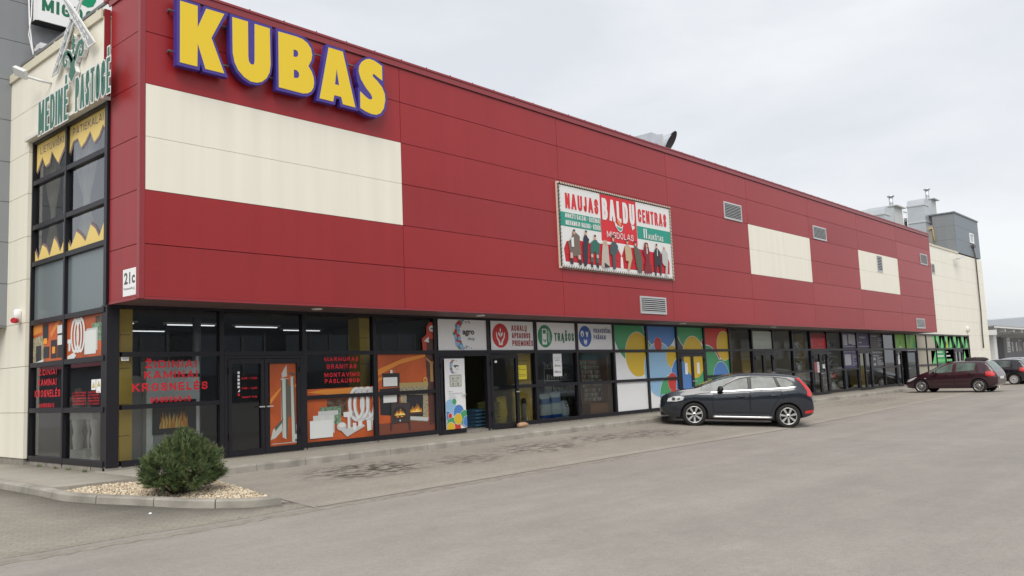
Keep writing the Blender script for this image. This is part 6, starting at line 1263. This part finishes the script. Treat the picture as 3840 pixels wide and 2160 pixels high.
while ns < 2300:
    L_ = rr.choice(lobes); a = rr.uniform(0, 6.28); el = math.asin(rr.uniform(-.75, 1)); k = rr.uniform(.80, 1.0) if rr.random() < .8 else rr.uniform(.5, .8)
    n = Vector((math.cos(a) * math.cos(el), math.sin(a) * math.cos(el), math.sin(el)))
    pt = Vector((L_[0] + n.x * L_[3] * k, L_[1] + n.y * L_[3] * k, L_[2] + n.z * L_[4] * k)); pt = Vector((pt.x * .76, pt.y * .78, pt.z * .94))
    if pt.z < .06: continue
    if any(((pt.x - o[0]) / o[3]) ** 2 + ((pt.y - o[1]) / o[3]) ** 2 + ((pt.z - o[2]) / o[4]) ** 2 < .22 for o in lobes): continue
    ns += 1
    d = (n * .75 + Vector((pt.x * .5, pt.y * .5, .55)) + Vector((rr.uniform(-.3, .3), rr.uniform(-.3, .3), rr.uniform(-.1, .3)))).normalized()
    ln = rr.uniform(.09, .19); base = Vector((cx, cy, cz)) + pt
    m = NG[rr.choices((0, 1, 2, 3), (3, 5, 4, .4))[0]]
    for i in range(34):
        tt = rr.uniform(0, 1); p0 = base + d * ln * tt
        r_ = Vector((rr.uniform(-1, 1), rr.uniform(-1, 1), rr.uniform(-1, 1))).normalized(); r_ = (r_ - d * r_.dot(d) * .8).normalized()
        blade(p0, (d * (.55 + .7 * tt) + r_ * .8).normalized(), rr.uniform(.045, .075), .0030, m)
mb.build('needles', t)
for L_ in lobes:
    e_ = Vector((cx + L_[0] * .76, cy + L_[1] * .78, cz + L_[2] * .94)); s0 = Vector((cx + rr.uniform(-.05, .05), cy + rr.uniform(-.05, .05), cz - .05)); stems.tube([s0, s0.lerp(e_, .5) + Vector((0, 0, -.05)), e_], .022, BARK, 6, .010)
stems.build('branches', t)
WEED = M('weed_green', (.10, .14, .04), rough=.8)
for k, (x, y, lab) in enumerate(((-.16, 4.15, 'small weed tuft at the wall foot, farthest left under the tower glazing'), (-.17, 3.25, 'small weed tuft at the wall foot below the middle post of the tower'), (-.17, 2.6, 'small weed tuft at the wall foot right of the tower middle post'), (-.2, 1.75, 'small weed tuft at the wall foot nearest the building corner'))):
    mb = MB()
    for i in range(26):
        a = rr.uniform(0, 6.28); q = Vector((x + rr.uniform(-.03, .03), y + rr.uniform(-.06, .06), .136)); blade(q, Vector((math.cos(a) * .6, math.sin(a) * .6, 1)).normalized(), rr.uniform(.04, .10), .005, WEED)
    tag(mb.build('weed'), lab, 'plant', 'weeds at the foot of the wall')
# ------------------------------------------------------------------ cars
def pchip(pts):
    xs = np.array([p[0] for p in pts], float); ys = np.array([p[1] for p in pts], float); hh = np.diff(xs); dl = np.diff(ys) / hh; d = np.zeros_like(ys)
    for i in range(1, len(xs) - 1):
        if dl[i - 1] * dl[i] > 0:
            w1, w2 = 2 * hh[i] + hh[i - 1], hh[i] + 2 * hh[i - 1]; d[i] = (w1 + w2) / (w1 / dl[i - 1] + w2 / dl[i])
    d[0], d[-1] = dl[0], dl[-1]
    def f(x):
        x = min(max(x, xs[0]), xs[-1]); i = int(min(max(np.searchsorted(xs, x) - 1, 0), len(hh) - 1)); t = (x - xs[i]) / hh[i]
        return float((2 * t ** 3 - 3 * t * t + 1) * ys[i] + (t ** 3 - 2 * t * t + t) * hh[i] * d[i] + (-2 * t ** 3 + 3 * t * t) * ys[i + 1] + (t ** 3 - t * t) * hh[i] * d[i + 1])
    return f
TYRE = M('tyre_rubber', (.018, .017, .017), rough=.85, bump=.2, bscale=40); RIM = M('alloy_rim', (.58, .58, .58), rough=.3, metal=.7); RIMD = M('rim_dark', (.045, .045, .047), rough=.5)
CGL = M('car_glass', (.085, .11, .112), rough=.03, spec=.5, noise=.7, scale=3); CGL.node_tree.nodes['Principled BSDF'].inputs['IOR'].default_value = 1.5  # uneven tint painted in for streaky reflections on the opaque panes
CGL2 = M('car_glass_green', (.10, .16, .14), rough=.03, spec=.5, noise=.5, scale=3); CGL2.node_tree.nodes['Principled BSDF'].inputs['IOR'].default_value = 1.6
CHR = M('chrome_strip', (.75, .75, .76), rough=.12, metal=1.0); BPL = M('black_plastic', (.018, .018, .02), rough=.55); LAMPR = M('tail_lamp_red', (.55, .012, .012), rough=.12, spec=.8, coat=.5); LAMPW = M('head_lamp_glass', (.55, .57, .58), rough=.08, spec=.9, coat=.6)
PLT = M('number_plate_white', (.70, .70, .68), rough=.4); SEAMM = M('panel_gap', (.008, .008, .01), rough=.9)
def make_car(name, label, P, F, R_, k, group=None):
    L_, HW = P['L'], P['HW']; zt, zb, zu, hw = pchip(P['zt']), pchip(P['zb']), pchip(P['zu']), pchip(P['hw'])
    paint = P['paint']; glassm = P.get('glass', CGL)
    t = thing(name, label, 'car', (0, 0, 0), group); OFF[t.name] = Vector((0, 0, 0))
    F, R_ = Vector(F), Vector(R_); X = (F - R_).normalized(); Y = Vector((0, 0, 1)).cross(X).normalized(); Z = X.cross(Y)
    mid = (F + R_) / 2 - Y * (HW - .10) * k
    sm = (P['wf'] + P['wr']) / 2
    mt = Matrix((X * k, Y * k, Z * k)).transposed().to_4x4(); mt.translation = mid; t.matrix_world = mt
    def loc(s, y, z): return (sm - s, y, z)                # local: x forward, y left
    def section(s):
        T, B, U, H = zt(s), zb(s), zu(s), hw(s); g = max(T - B, .015); wb = H - P.get('sh', .05); tm = P.get('tumble', .25)
        wc = max(wb - tm * g, .05)
        return [(0, U), (H * .55, U), (H * .88, U + .02), (H * .965, U + .10), (H * .992, U + (B - U) * .42), (H, U + (B - U) * .62), (H * .992, B - min(.13, (B - U) * .3)), (wb, B), ((wb + wc) / 2 + .003 * min(1, g * 3), B + .40 * g), (wc, B + .80 * g), (wc - .10 * min(1, g * 2.2), B + .94 * g), (wc * .55, T - .012 * min(1, g * 3)), (0, T)]
    def dense(s, n=3):
        q = section(s); out = []
        for i in range(len(q) - 1):
            for j in range(n): out.append((q[i][0] + (q[i + 1][0] - q[i][0]) * j / n, q[i][1] + (q[i + 1][1] - q[i][1]) * j / n))
        return out + [q[-1]]
    st = [0, .015, .04, .08, .13, .19] + [.26 + i * (L_ - .52) / 64 for i in range(65)] + [L_ - .19, L_ - .13, L_ - .08, L_ - .04, L_ - .015, L_]
    mb = MB(); n = None
    for s in st:
        q = dense(s); ring = [(y, z) for y, z in q] + [(-y, z) for y, z in q[-2:0:-1]]; n = len(ring); mb.v += [loc(s, y, z) for y, z in ring]
    for i in range(len(st) - 1):
        for j in range(n): mb.face((i * n + j, i * n + (j + 1) % n, (i + 1) * n + (j + 1) % n, (i + 1) * n + j), paint, True)
    mb.face(list(range(n)), paint); mb.face([(len(st) - 1) * n + j for j in range(n)][::-1], paint); mb.mi(BPL)
    body = recalc(mb.build('body', t))
    cut = MB(); ra = P['ra']
    cut.mi(paint)
    for s in (P['wf'], P['wr']):
        for sg in (-1, 1): cut.tube([loc(s, sg * (HW - .30), P['wz']), loc(s, sg * (HW + .3), P['wz'])], ra, BPL, 40)
    co = recalc(cut.build('cutter')); co.matrix_world = mt
    bpy.context.view_layer.update()
    md = body.modifiers.new('b', 'BOOLEAN'); md.operation = 'DIFFERENCE'; md.solver = 'EXACT'; md.object = co
    me2 = bpy.data.meshes.new_from_object(body.evaluated_get(bpy.context.evaluated_depsgraph_get())); body.modifiers.clear(); old = body.data; body.data = me2; bpy.data.meshes.remove(old); bpy.data.objects.remove(co)
    def side_y(s, z):
        q = section(s)
        for a, c in zip(q[2:-1], q[3:]):
            if a[1] <= z <= c[1] and c[1] > a[1]: return a[0] + (c[0] - a[0]) * (z - a[1]) / (c[1] - a[1])
        return q[2][0] if z < q[2][1] else 0
    def top_z(s, y):
        q = section(s)
        for a, c in zip(q[7:-1], q[8:]):
            if c[0] <= y <= a[0] and a[0] > c[0]: return a[1] + (c[1] - a[1]) * (a[0] - y) / (a[0] - c[0])
        return q[-1][1]
    def fillgrid(poly, step):
        ins = []; xs = [p[0] for p in poly]; ys = [p[1] for p in poly]; x = min(xs) + step / 2
        while x < max(xs):
            y = min(ys) + step / 2
            while y < max(ys):
                if in_poly((x, y), poly): ins.append((x, y))
                y += step
            x += step
        pl = []
        for i in range(len(poly)):
            a, c = poly[i], poly[(i + 1) % len(poly)]; m = max(1, int(math.dist(a, c) / step))
            pl += [(a[0] + (c[0] - a[0]) * j / m, a[1] + (c[1] - a[1]) * j / m) for j in range(m)]
        r = delaunay_2d_cdt([Vector(p) for p in pl + ins], [], [list(range(len(pl)))], 1, 1e-5); return r[0], r[2]
    def patch(nm, poly, m, off, parent=t, sides=(1, -1), step=.07, build=True, mb_=None):
        v, f = fillgrid(poly, step); res = None
        for sg in sides:
            mb = mb_ or MB(); mb.add([loc(a.x, sg * (side_y(a.x, a.y) + off), a.y) for a in v], [tuple(q) for q in f], m, True)
            if build: res = orient(mb.build(nm, parent), (0, sg, 0))
        return res
    def orient(o, d):
        d = Vector(d)
        if sum((p.normal.dot(d) * p.area for p in o.data.polygons)) < 0: o.data.flip_normals()
        return o
    def toppatch(nm, poly, m, off, parent=t, step=.08):
        v, f = fillgrid(poly, step); mb = MB(); mb.add([loc(a.x, a.y, top_z(a.x, abs(a.y)) + off) for a in v], [tuple(q) for q in f], m, True); return orient(mb.build(nm, parent), (0, 0, 1))
    def strip(pts, wd, m, off, nm, parent=t, sides=(1, -1)):
        for sg in sides:
            mb = MB(); pp = []
            for i in range(len(pts) - 1):
                nn = max(2, int(math.dist(pts[i], pts[i + 1]) / .06))
                pp += [(pts[i][0] + (pts[i + 1][0] - pts[i][0]) * j / nn, pts[i][1] + (pts[i + 1][1] - pts[i][1]) * j / nn) for j in range(nn)]
            pp.append(pts[-1]); o = stroke(pp, wd); h_ = len(pp)
            mb.v = [loc(a, sg * (side_y(a, c) + off), c) for a, c in o[:h_]] + [loc(a, sg * (side_y(a, c) + off), c) for a, c in o[h_:][::-1]]
            for i in range(h_ - 1): mb.face((i, i + 1, h_ + i + 1, h_ + i), m)
            orient(mb.build(nm, parent), (0, sg, 0))
    # doors: painted skins inside a dark gap, each with its handle
    for d in P['doors']:
        for sg in (1, -1):
            v, f = fillgrid(d['poly'], .08); mb = MB(); mb.add([loc(a.x, sg * (side_y(a.x, a.y) + .004), a.y) for a in v], [tuple(q) for q in f], paint, True); dr = orient(mb.build('door', t), (0, sg, 0))
            g = MB(); pl = d['poly'] + [d['poly'][0]]
            pp = []
            for i in range(len(pl) - 1):
                nn = max(2, int(math.dist(pl[i], pl[i + 1]) / .06)); pp += [(pl[i][0] + (pl[i + 1][0] - pl[i][0]) * j / nn, pl[i][1] + (pl[i + 1][1] - pl[i][1]) * j / nn) for j in range(nn)]
            pp.append(pp[0]); o = stroke(pp, .013); h_ = len(pp)
            g.v = [loc(a, sg * (side_y(a, c) + .0055), c) for a, c in o[:h_]] + [loc(a, sg * (side_y(a, c) + .0055), c) for a, c in o[h_:][::-1]]
            for i in range(h_ - 1): g.face((i, i + 1, h_ + i + 1, h_ + i), SEAMM)
            g.build('door_gap', dr)
            hs, hz = d['handle']; y = side_y(hs, hz); hm = MB(); hm.tube([loc(hs - .11, sg * (y + .012), hz), loc(hs - .08, sg * (y + .035), hz + .005), loc(hs + .08, sg * (y + .035), hz + .005), loc(hs + .11, sg * (y + .012), hz)], .016, P.get('handle', paint), 8); hm.build('handle', dr)
            hb = MB(); v, f = fillgrid(circ(hs, hz, .07, 12, .035), .05); hb.add([loc(a.x, sg * (side_y(a.x, a.y) + .0062), a.y) for a in v], [tuple(q) for q in f], SEAMM); hb.build('handle_cup', dr)
    if 'dlo' in P: patch('window_surround', P['dlo'], M('gloss_black_trim', (.012, .012, .014), rough=.3), .0035)
    for w_ in P['wins']:
        if P.get('frame_dark', True): patch('window_frame', [(a + (a - sum(q[0] for q in w_) / len(w_)) * .07, c + (c - sum(q[1] for q in w_) / len(w_)) * .13) for a, c in w_], BPL, .004)
        patch('side_window', w_, glassm, .008)
    if 'apil' in P:                                      # wrapped side of the windscreen in front of the A-pillar
        (sa, za), (sb, zb_) = P['apil']; up = []; lo = []
        for i in range(15):
            s = P['cowl'] + (sb - P['cowl']) * i / 14; g = zt(s) - zb(s); u = zb(s) + .93 * g
            l_ = zb(s) + .02 if s <= sa else za + (zb_ - za) * (s - sa) / (sb - sa)
            if u - l_ > .012: up.append((s, u)); lo.append((s, l_))
        patch('windscreen_side', up + lo[::-1], glassm, .006, step=.05)
    if 'shield' in P: toppatch('windscreen', P['shield'], glassm, .006)
    if 'rear' in P: toppatch('rear_window', P['rear'], glassm, .006)
    for nm, poly, m in P.get('patches', []): patch(nm, poly, m, .010, step=.04)
    for nm, pts, wd, m in P.get('strips', []): strip(pts, wd, m, .011, nm)
    for nm, poly, m in P.get('inner', []): patch(nm, poly, m, .013, step=.03)
    # wheels
    tr, rr_ = P['tr'], P['rr']
    for s in (P['wf'], P['wr']):
        for sg in (1, -1):
            yo = HW - .015; wd = P.get('tw', .23)
            fr = lambda a, b_, h: loc(s + a, sg * (yo - wd + h), P['wz'] + b_)
            mb = MB(); mb.lathe([(rr_ * .97, .02), (tr - .03, .005), (tr - .005, .035), (tr, .06), (tr, wd - .06), (tr - .006, wd - .03), (tr - .03, wd - .004), (rr_ + .035, wd + .004), (rr_ + .005, wd - .006), (rr_ * .96, wd - .03), (rr_ * .94, .05)], TYRE, 40, fr); w_ = mb.build('wheel', t)
            mb = MB(); mb.lathe([(.001, wd * .45), (rr_ * .95, wd * .45), (rr_ * .97, wd - .02)], RIMD, 36, fr); mb.lathe([(rr_ * .90, wd - .035), (rr_ * .93, wd - .012), (rr_ * 1.0, wd - .008), (rr_ * 1.0, wd - .03)], P.get('rim', RIM), 40, fr)
            ns = P['spokes']
            for i in range(ns):
                a = 2 * math.pi * i / ns + .3; w0, w1 = P['spw']
                ca, sa = math.cos(a), math.sin(a)
                q = [(.05, -w0), (rr_ * .92, -w1), (rr_ * .92, w1), (.05, w0)]
                pt = lambda p_, h: fr(p_[0] * ca - p_[1] * sa, p_[0] * sa + p_[1] * ca, h)
                top = [pt(q[0], wd - .030), pt(q[1], wd - .022), pt(q[2], wd - .022), pt(q[3], wd - .030)]; bot = [pt(p_, wd - .055) for p_ in q]
                mb.add(top + bot, [(0, 1, 2, 3), (0, 4, 5, 1), (2, 6, 7, 3), (1, 5, 6, 2), (3, 7, 4, 0)], P.get('rim', RIM))
            mb.lathe([(.001, wd - .012), (.055, wd - .016), (.07, wd - .03), (.07, wd - .06)], P.get('rim', RIM), 18, fr); mb.lathe([(.001, wd - .0105), (.03, wd - .0115)], RIMD, 12, fr)
            mb.build('rim', w_)
    # mirrors
    ms, mz = P['mirror']
    for sg in (1, -1):
        y0 = side_y(ms, mz); mb = MB(); prof = [(.02, 0), (.085, .02), (.10, .06), (.095, .12), (.05, .155), (.01, .16)]
        mb.lathe(prof, P.get('mirror_mat', BPL), 16, lambda a, b_, h: loc(ms + .02 + b_ * .9 + .0, sg * (y0 + .03 + h * 1.25), mz + .05 + a * .95)); o = mb.build('mirror', t)
        if P.get('mirror_chip'):
            mb = MB(); mb.obox(loc(ms + .105, sg * (y0 + .15), mz + .05), (.004, 0, 0), (0, .06, 0), (0, 0, .05), LAMPW); mb.build('mirror_glass', o)
    # underside
    mb = MB(); mb.box(loc(.5, -HW + .25, .2), loc(L_ - .5, HW - .25, .33), BPL); mb.build('underbody', t)
    P.get('extra', lambda *a: None)(t, loc, side_y, top_z, MB, orient)
    return t
def paint(name, rgb, rough=.25, metal=.3): return M(name, rgb, rough=rough, metal=metal, spec=.6, coat=1.0)
# dark crossover
def suv_extra(t, loc, sy, tz, MB, orient):
    mb = MB()
    for i in range(5): mb.box(loc(.02, -.36, .72 + i * .035), loc(.10, .36, .735 + i * .035), BPL)
    mb.box(loc(.06, -.40, .69), loc(.14, .40, .90), BPL); mb.build('grille', t)
    mb = MB(); mb.box(loc(-.012, -.26, .50), loc(.012, .26, .62), PLT); mb.build('number_plate', t)
    mb = MB(); mb.box(loc(.03, -.62, .30), loc(.20, .62, .42), BPL); mb.build('lower_grille', t)
    mb = MB(); mb.prism([(3.45, 1.655), (3.62, 1.63), (3.60, 1.70), (3.54, 1.705)], M('antenna_fin_paint', (.12, .12, .14)), lambda a, c: loc(a, -.02, c), lambda a, c: loc(a, .02, c)); mb.build('antenna_fin', t)
    for sg in (1, -1):
        mb = MB(); mb.tube([loc(1.60, sg * (.94), .305), loc(1.66, sg * .965, .305), loc(3.26, sg * .965, .305), loc(3.34, sg * .94, .31)], .032, M('brushed_bar', (.70, .70, .70), rough=.3, metal=.6), 10); mb.build('side_bar', t)
    mb = MB(); mb.tube([loc(1.22, .5, 1.215), loc(1.25, .1, 1.235)], .010, BPL, 6); mb.tube([loc(1.22, -.1, 1.23), loc(1.25, -.5, 1.215)], .010, BPL, 6); mb.build('wiper', t)
    mb = MB(); mb.box(loc(4.58, -.26, .86), loc(4.615, .26, .97), PLT); mb.build('number_plate', t)
SUVP = paint('slate_blue_paint', (.013, .019, .029), .22, .3)
SUV = dict(L=4.63, HW=.945, paint=SUVP, wf=1.03, wr=3.83, wz=.355, ra=.415, tr=.365, rr=.255, spokes=7, spw=(.020, .036), tw=.24,
  zt=[(0, .74), (.03, .86), (.10, .93), (.26, 1.0), (.70, 1.118), (1.12, 1.188), (1.30, 1.275), (1.60, 1.425), (1.90, 1.545), (2.15, 1.612), (2.45, 1.655), (2.9, 1.67), (3.4, 1.66), (3.8, 1.63), (4.15, 1.57), (4.27, 1.47), (4.43, 1.28), (4.54, 1.12), (4.60, .95), (4.63, .78)],
  zb=[(0, .68), (.08, .83), (.25, .92), (.70, 1.03), (1.12, 1.07), (1.6, 1.07), (2.6, 1.13), (3.6, 1.20), (4.05, 1.245), (4.3, 1.20), (4.45, 1.10), (4.56, .96), (4.63, .70)],
  zu=[(0, .46), (.05, .40), (.2, .30), (.6, .24), (1.2, .22), (3.6, .22), (4.1, .26), (4.4, .32), (4.6, .42), (4.63, .46)],
  hw=[(0, .66), (.05, .75), (.15, .83), (.40, .90), (.9, .94), (1.5, .935), (3.2, .94), (3.9, .945), (4.3, .90), (4.5, .84), (4.6, .78), (4.63, .70)],
  doors=[dict(poly=[(1.62, .44), (1.58, .70), (1.62, 1.03), (2.68, 1.105), (2.70, .44)], handle=(2.43, .93)), dict(poly=[(2.73, .44), (2.71, 1.11), (3.62, 1.175), (3.66, .98), (3.44, .72), (3.32, .44)], handle=(3.40, .975))],
  wins=[[(1.74, 1.095), (1.98, 1.26), (2.22, 1.385), (2.42, 1.46), (2.64, 1.50), (2.65, 1.145)], [(2.76, 1.15), (2.75, 1.515), (3.10, 1.53), (3.41, 1.52), (3.53, 1.215)], [(3.63, 1.225), (3.50, 1.515), (3.75, 1.49), (3.95, 1.40), (4.06, 1.27)]],
  dlo=[(1.66, 1.075), (2.0, 1.31), (2.42, 1.495), (2.75, 1.545), (3.45, 1.545), (3.78, 1.515), (3.99, 1.42), (4.09, 1.255), (3.6, 1.20), (2.65, 1.125)], cowl=1.22, apil=((1.60, 1.09), (2.36, 1.555)), shield=[(1.22, -.62), (1.22, .62), (1.55, .66), (2.12, .56), (2.15, 0), (2.12, -.56), (1.55, -.66)], rear=[(4.16, -.5), (4.16, .5), (4.44, .62), (4.44, -.62)],
  patches=[('tail_light', [(4.06, 1.515), (4.18, 1.515), (4.30, 1.38), (4.44, 1.24), (4.56, 1.06), (4.575, .97), (4.40, .96), (4.40, 1.11), (4.30, 1.27), (4.18, 1.42)], LAMPR), ('headlight', [(.20, .745), (.24, .835), (.42, .905), (.62, .92), (.73, .885), (.68, .79), (.48, .745)], LAMPW), ('reflector', [(4.33, .43), (4.33, .52), (4.58, .555), (4.60, .48)], LAMPR), ('fog_lamp', [(.36, .50), (.36, .58), (.50, .60), (.52, .52)], BPL)],
  inner=[('headlight_lens', circ(.40, .825, .055, 14), RIMD), ('headlight_lens', circ(.55, .845, .05, 14), CHR)],
  strips=[('belt_strip', [(1.55, 1.05), (2.6, 1.13), (3.6, 1.195), (4.07, 1.245)], .024, CHR), ('body_crease', [(1.75, .87), (3.3, .91)], .012, SEAMM), ('bonnet_gap', [(.75, .905), (1.2, 1.0), (1.5, 1.03)], .010, SEAMM)],
  mirror=(1.80, 1.10), mirror_mat=BPL, mirror_chip=True, extra=suv_extra, handle=SUVP)
make_car('parked_car', 'dark slate crossover car nosed up to the shop kerb before the coloured circles', SUV, (15.93, -1.88, gh(15.93, -1.88)), (17.42, -4.16, gh(17.42, -4.16)), .97, 'cars parked along the shops')
# burgundy hatchback
BUR = paint('burgundy_paint', (.042, .012, .020), .28, .35)
def hatch_extra(t, loc, sy, tz, MB, orient):
    mb = MB(); mb.box(loc(4.195, -.26, .62), loc(4.225, .26, .74), PLT); mb.build('number_plate', t)
    mb = MB(); mb.box(loc(.0, -.45, .36), loc(.07, .45, .50), BPL); mb.build('grille', t)
    mb = MB(); mb.tube([loc(4.12, .40, .22), loc(4.2, .40, .22)], .035, CHR, 8); mb.build('exhaust', t)
HAT = dict(L=4.21, HW=.875, paint=BUR, glass=CGL2, wf=.82, wr=3.44, wz=.315, ra=.365, tr=.318, rr=.222, spokes=14, spw=(.008, .010), tw=.2, sh=.045, tumble=.25, frame_dark=False,
  zt=[(0, .50), (.05, .60), (.15, .69), (.5, .80), (.88, .94), (1.18, 1.06), (1.58, 1.28), (1.89, 1.41), (2.35, 1.49), (2.9, 1.51), (3.4, 1.50), (3.72, 1.46), (3.90, 1.27), (4.05, 1.06), (4.14, .93), (4.19, .80), (4.21, .66)],
  zb=[(0, .46), (.08, .58), (.5, .74), (1.0, .88), (1.5, .93), (2.4, .97), (3.3, 1.01), (3.8, 1.02), (4.05, .92), (4.16, .80), (4.21, .60)],
  zu=[(0, .32), (.1, .24), (.5, .20), (3.4, .20), (3.9, .27), (4.15, .36), (4.21, .42)],
  hw=[(0, .56), (.05, .66), (.2, .76), (.5, .84), (1.0, .87), (3.3, .875), (3.8, .84), (4.05, .78), (4.18, .71), (4.21, .62)],
  doors=[dict(poly=[(1.32, .36), (1.28, .86), (2.36, .93), (2.38, .36)], handle=(2.12, .84)), dict(poly=[(2.41, .36), (2.39, .93), (3.30, .975), (3.22, .72), (3.05, .36)], handle=(3.12, .90))],
  wins=[[(1.42, .945), (1.66, 1.14), (1.92, 1.28), (2.34, 1.385), (2.28, .985)], [(2.46, 1.0), (2.50, 1.39), (3.10, 1.405), (3.36, 1.38), (3.27, 1.05)]],
  cowl=1.24, apil=((1.30, .95), (1.95, 1.36)), shield=[(1.22, -.60), (1.22, .60), (1.95, .54), (1.95, -.54)], rear=[(3.76, -.50), (3.76, .50), (4.04, .60), (4.04, -.60)],
  patches=[('tail_light', [(3.74, .80), (3.78, .99), (4.02, .99), (4.14, .90), (4.13, .76), (3.95, .74)], LAMPR), ('headlight', [(.10, .54), (.22, .66), (.52, .755), (.66, .79), (.46, .64), (.26, .55)], LAMPW), ('indicator', [(1.02, .69), (1.02, .72), (1.10, .72), (1.10, .69)], LAMPW)],
  strips=[('side_strip', [(1.3, .52), (3.0, .53)], .05, M('burgundy_strip', (.035, .012, .018), rough=.4)), ('hatch_gap', [(3.72, 1.40), (3.70, 1.05), (3.78, .72), (3.9, .5)], .010, SEAMM)],
  mirror=(1.52, .93), mirror_mat=BUR, extra=hatch_extra)
make_car('parked_car', 'burgundy hatchback parked beyond the dark crossover with its tail lamps towards the yard', HAT, (38.42, -1.84, gh(38.42, -1.84)), (38.22, -4.47, gh(38.22, -4.47)), 1.01, 'cars parked along the shops')
# black hatchback
BKP = paint('black_paint', (.010, .010, .016), .2, .3); GOLF = dict(HAT); GOLF.update(paint=BKP, glass=CGL, rim=M('wheel_cover', (.50, .50, .50), rough=.4, metal=.3), spokes=22, spw=(.010, .020), mirror_mat=BKP, frame_dark=True,
  strips=[('hatch_gap', [(3.72, 1.40), (3.70, 1.05), (3.78, .72), (3.9, .5)], .010, SEAMM)], extra=lambda *a: None)
ga = Vector((49.63, -3.66, gh(49.63, -3.66))); hd = Vector((.12, 2.6, .0)).normalized()
make_car('parked_car', 'black hatchback with pale wheel covers half hidden behind the burgundy one', GOLF, (ga.x + hd.x * 2.6, ga.y + hd.y * 2.6, gh(0, 0) - .01), ga, 1.0, 'cars parked along the shops')
SIL = paint('silver_paint', (.50, .51, .52), .3, .6); EST = dict(HAT); EST.update(paint=SIL, glass=CGL, mirror_mat=SIL, frame_dark=True, wins=HAT['wins'] + [[(3.42, 1.05), (3.44, 1.36), (3.62, 1.34), (3.80, 1.08)]],
  strips=[('roof_rail', [(2.2, 1.44), (3.5, 1.455)], .03, CHR)], extra=lambda *a: None)
make_car('parked_car', 'silver estate car whose roof shows above the black hatchback', EST, (73.0, 3.0, 0), (73.0, .4, 0), 1.04, 'cars parked along the shops')
LBP = paint('pale_blue_paint', (.36, .42, .48), .3, .5); LBC = dict(EST); LBC.update(paint=LBP, mirror_mat=LBP)
make_car('parked_car', 'pale blue car at the right edge behind the silver estate', LBC, (78.0, 1.7, 0), (78.0, -.9, 0), 1.04, 'cars parked along the shops')
# bundle on the burgundy roof
t0 = [o for o in bpy.data.objects if o.get('label', '').startswith('burgundy hatchback')][0]
mt = t0.matrix_world if False else None
mb = MB(); rr = random.Random(12); c0 = Vector((39.1, -4.25, 1.475)); ux = Vector((.08, .997, .0)); uy = Vector((-.997, .08, 0)); n = 16; rows = 6
for j in range(rows + 1):
    for i in range(n):
        a = 2 * math.pi * i / n; r = (1, 1.02, 1.0, .92, .75, .5, .05)[j] * rr.uniform(.92, 1.08)
        mb.v.append(tuple(c0 + ux * .52 * r * math.cos(a) + uy * .38 * r * math.sin(a) + Vector((0, 0, (0, .03, .07, .11, .145, .16, .165)[j] * rr.uniform(.8, 1.1)))))
for j in range(rows):
    for i in range(n): mb.face((j * n + i, j * n + (i + 1) % n, (j + 1) * n + (i + 1) % n, (j + 1) * n + i), M('bundle_cloth', (.035, .028, .032), rough=.9), True)
tag(mb.build('bundle'), 'dark lumpy bundle lying on the rear of the burgundy hatchback roof', 'bundle')
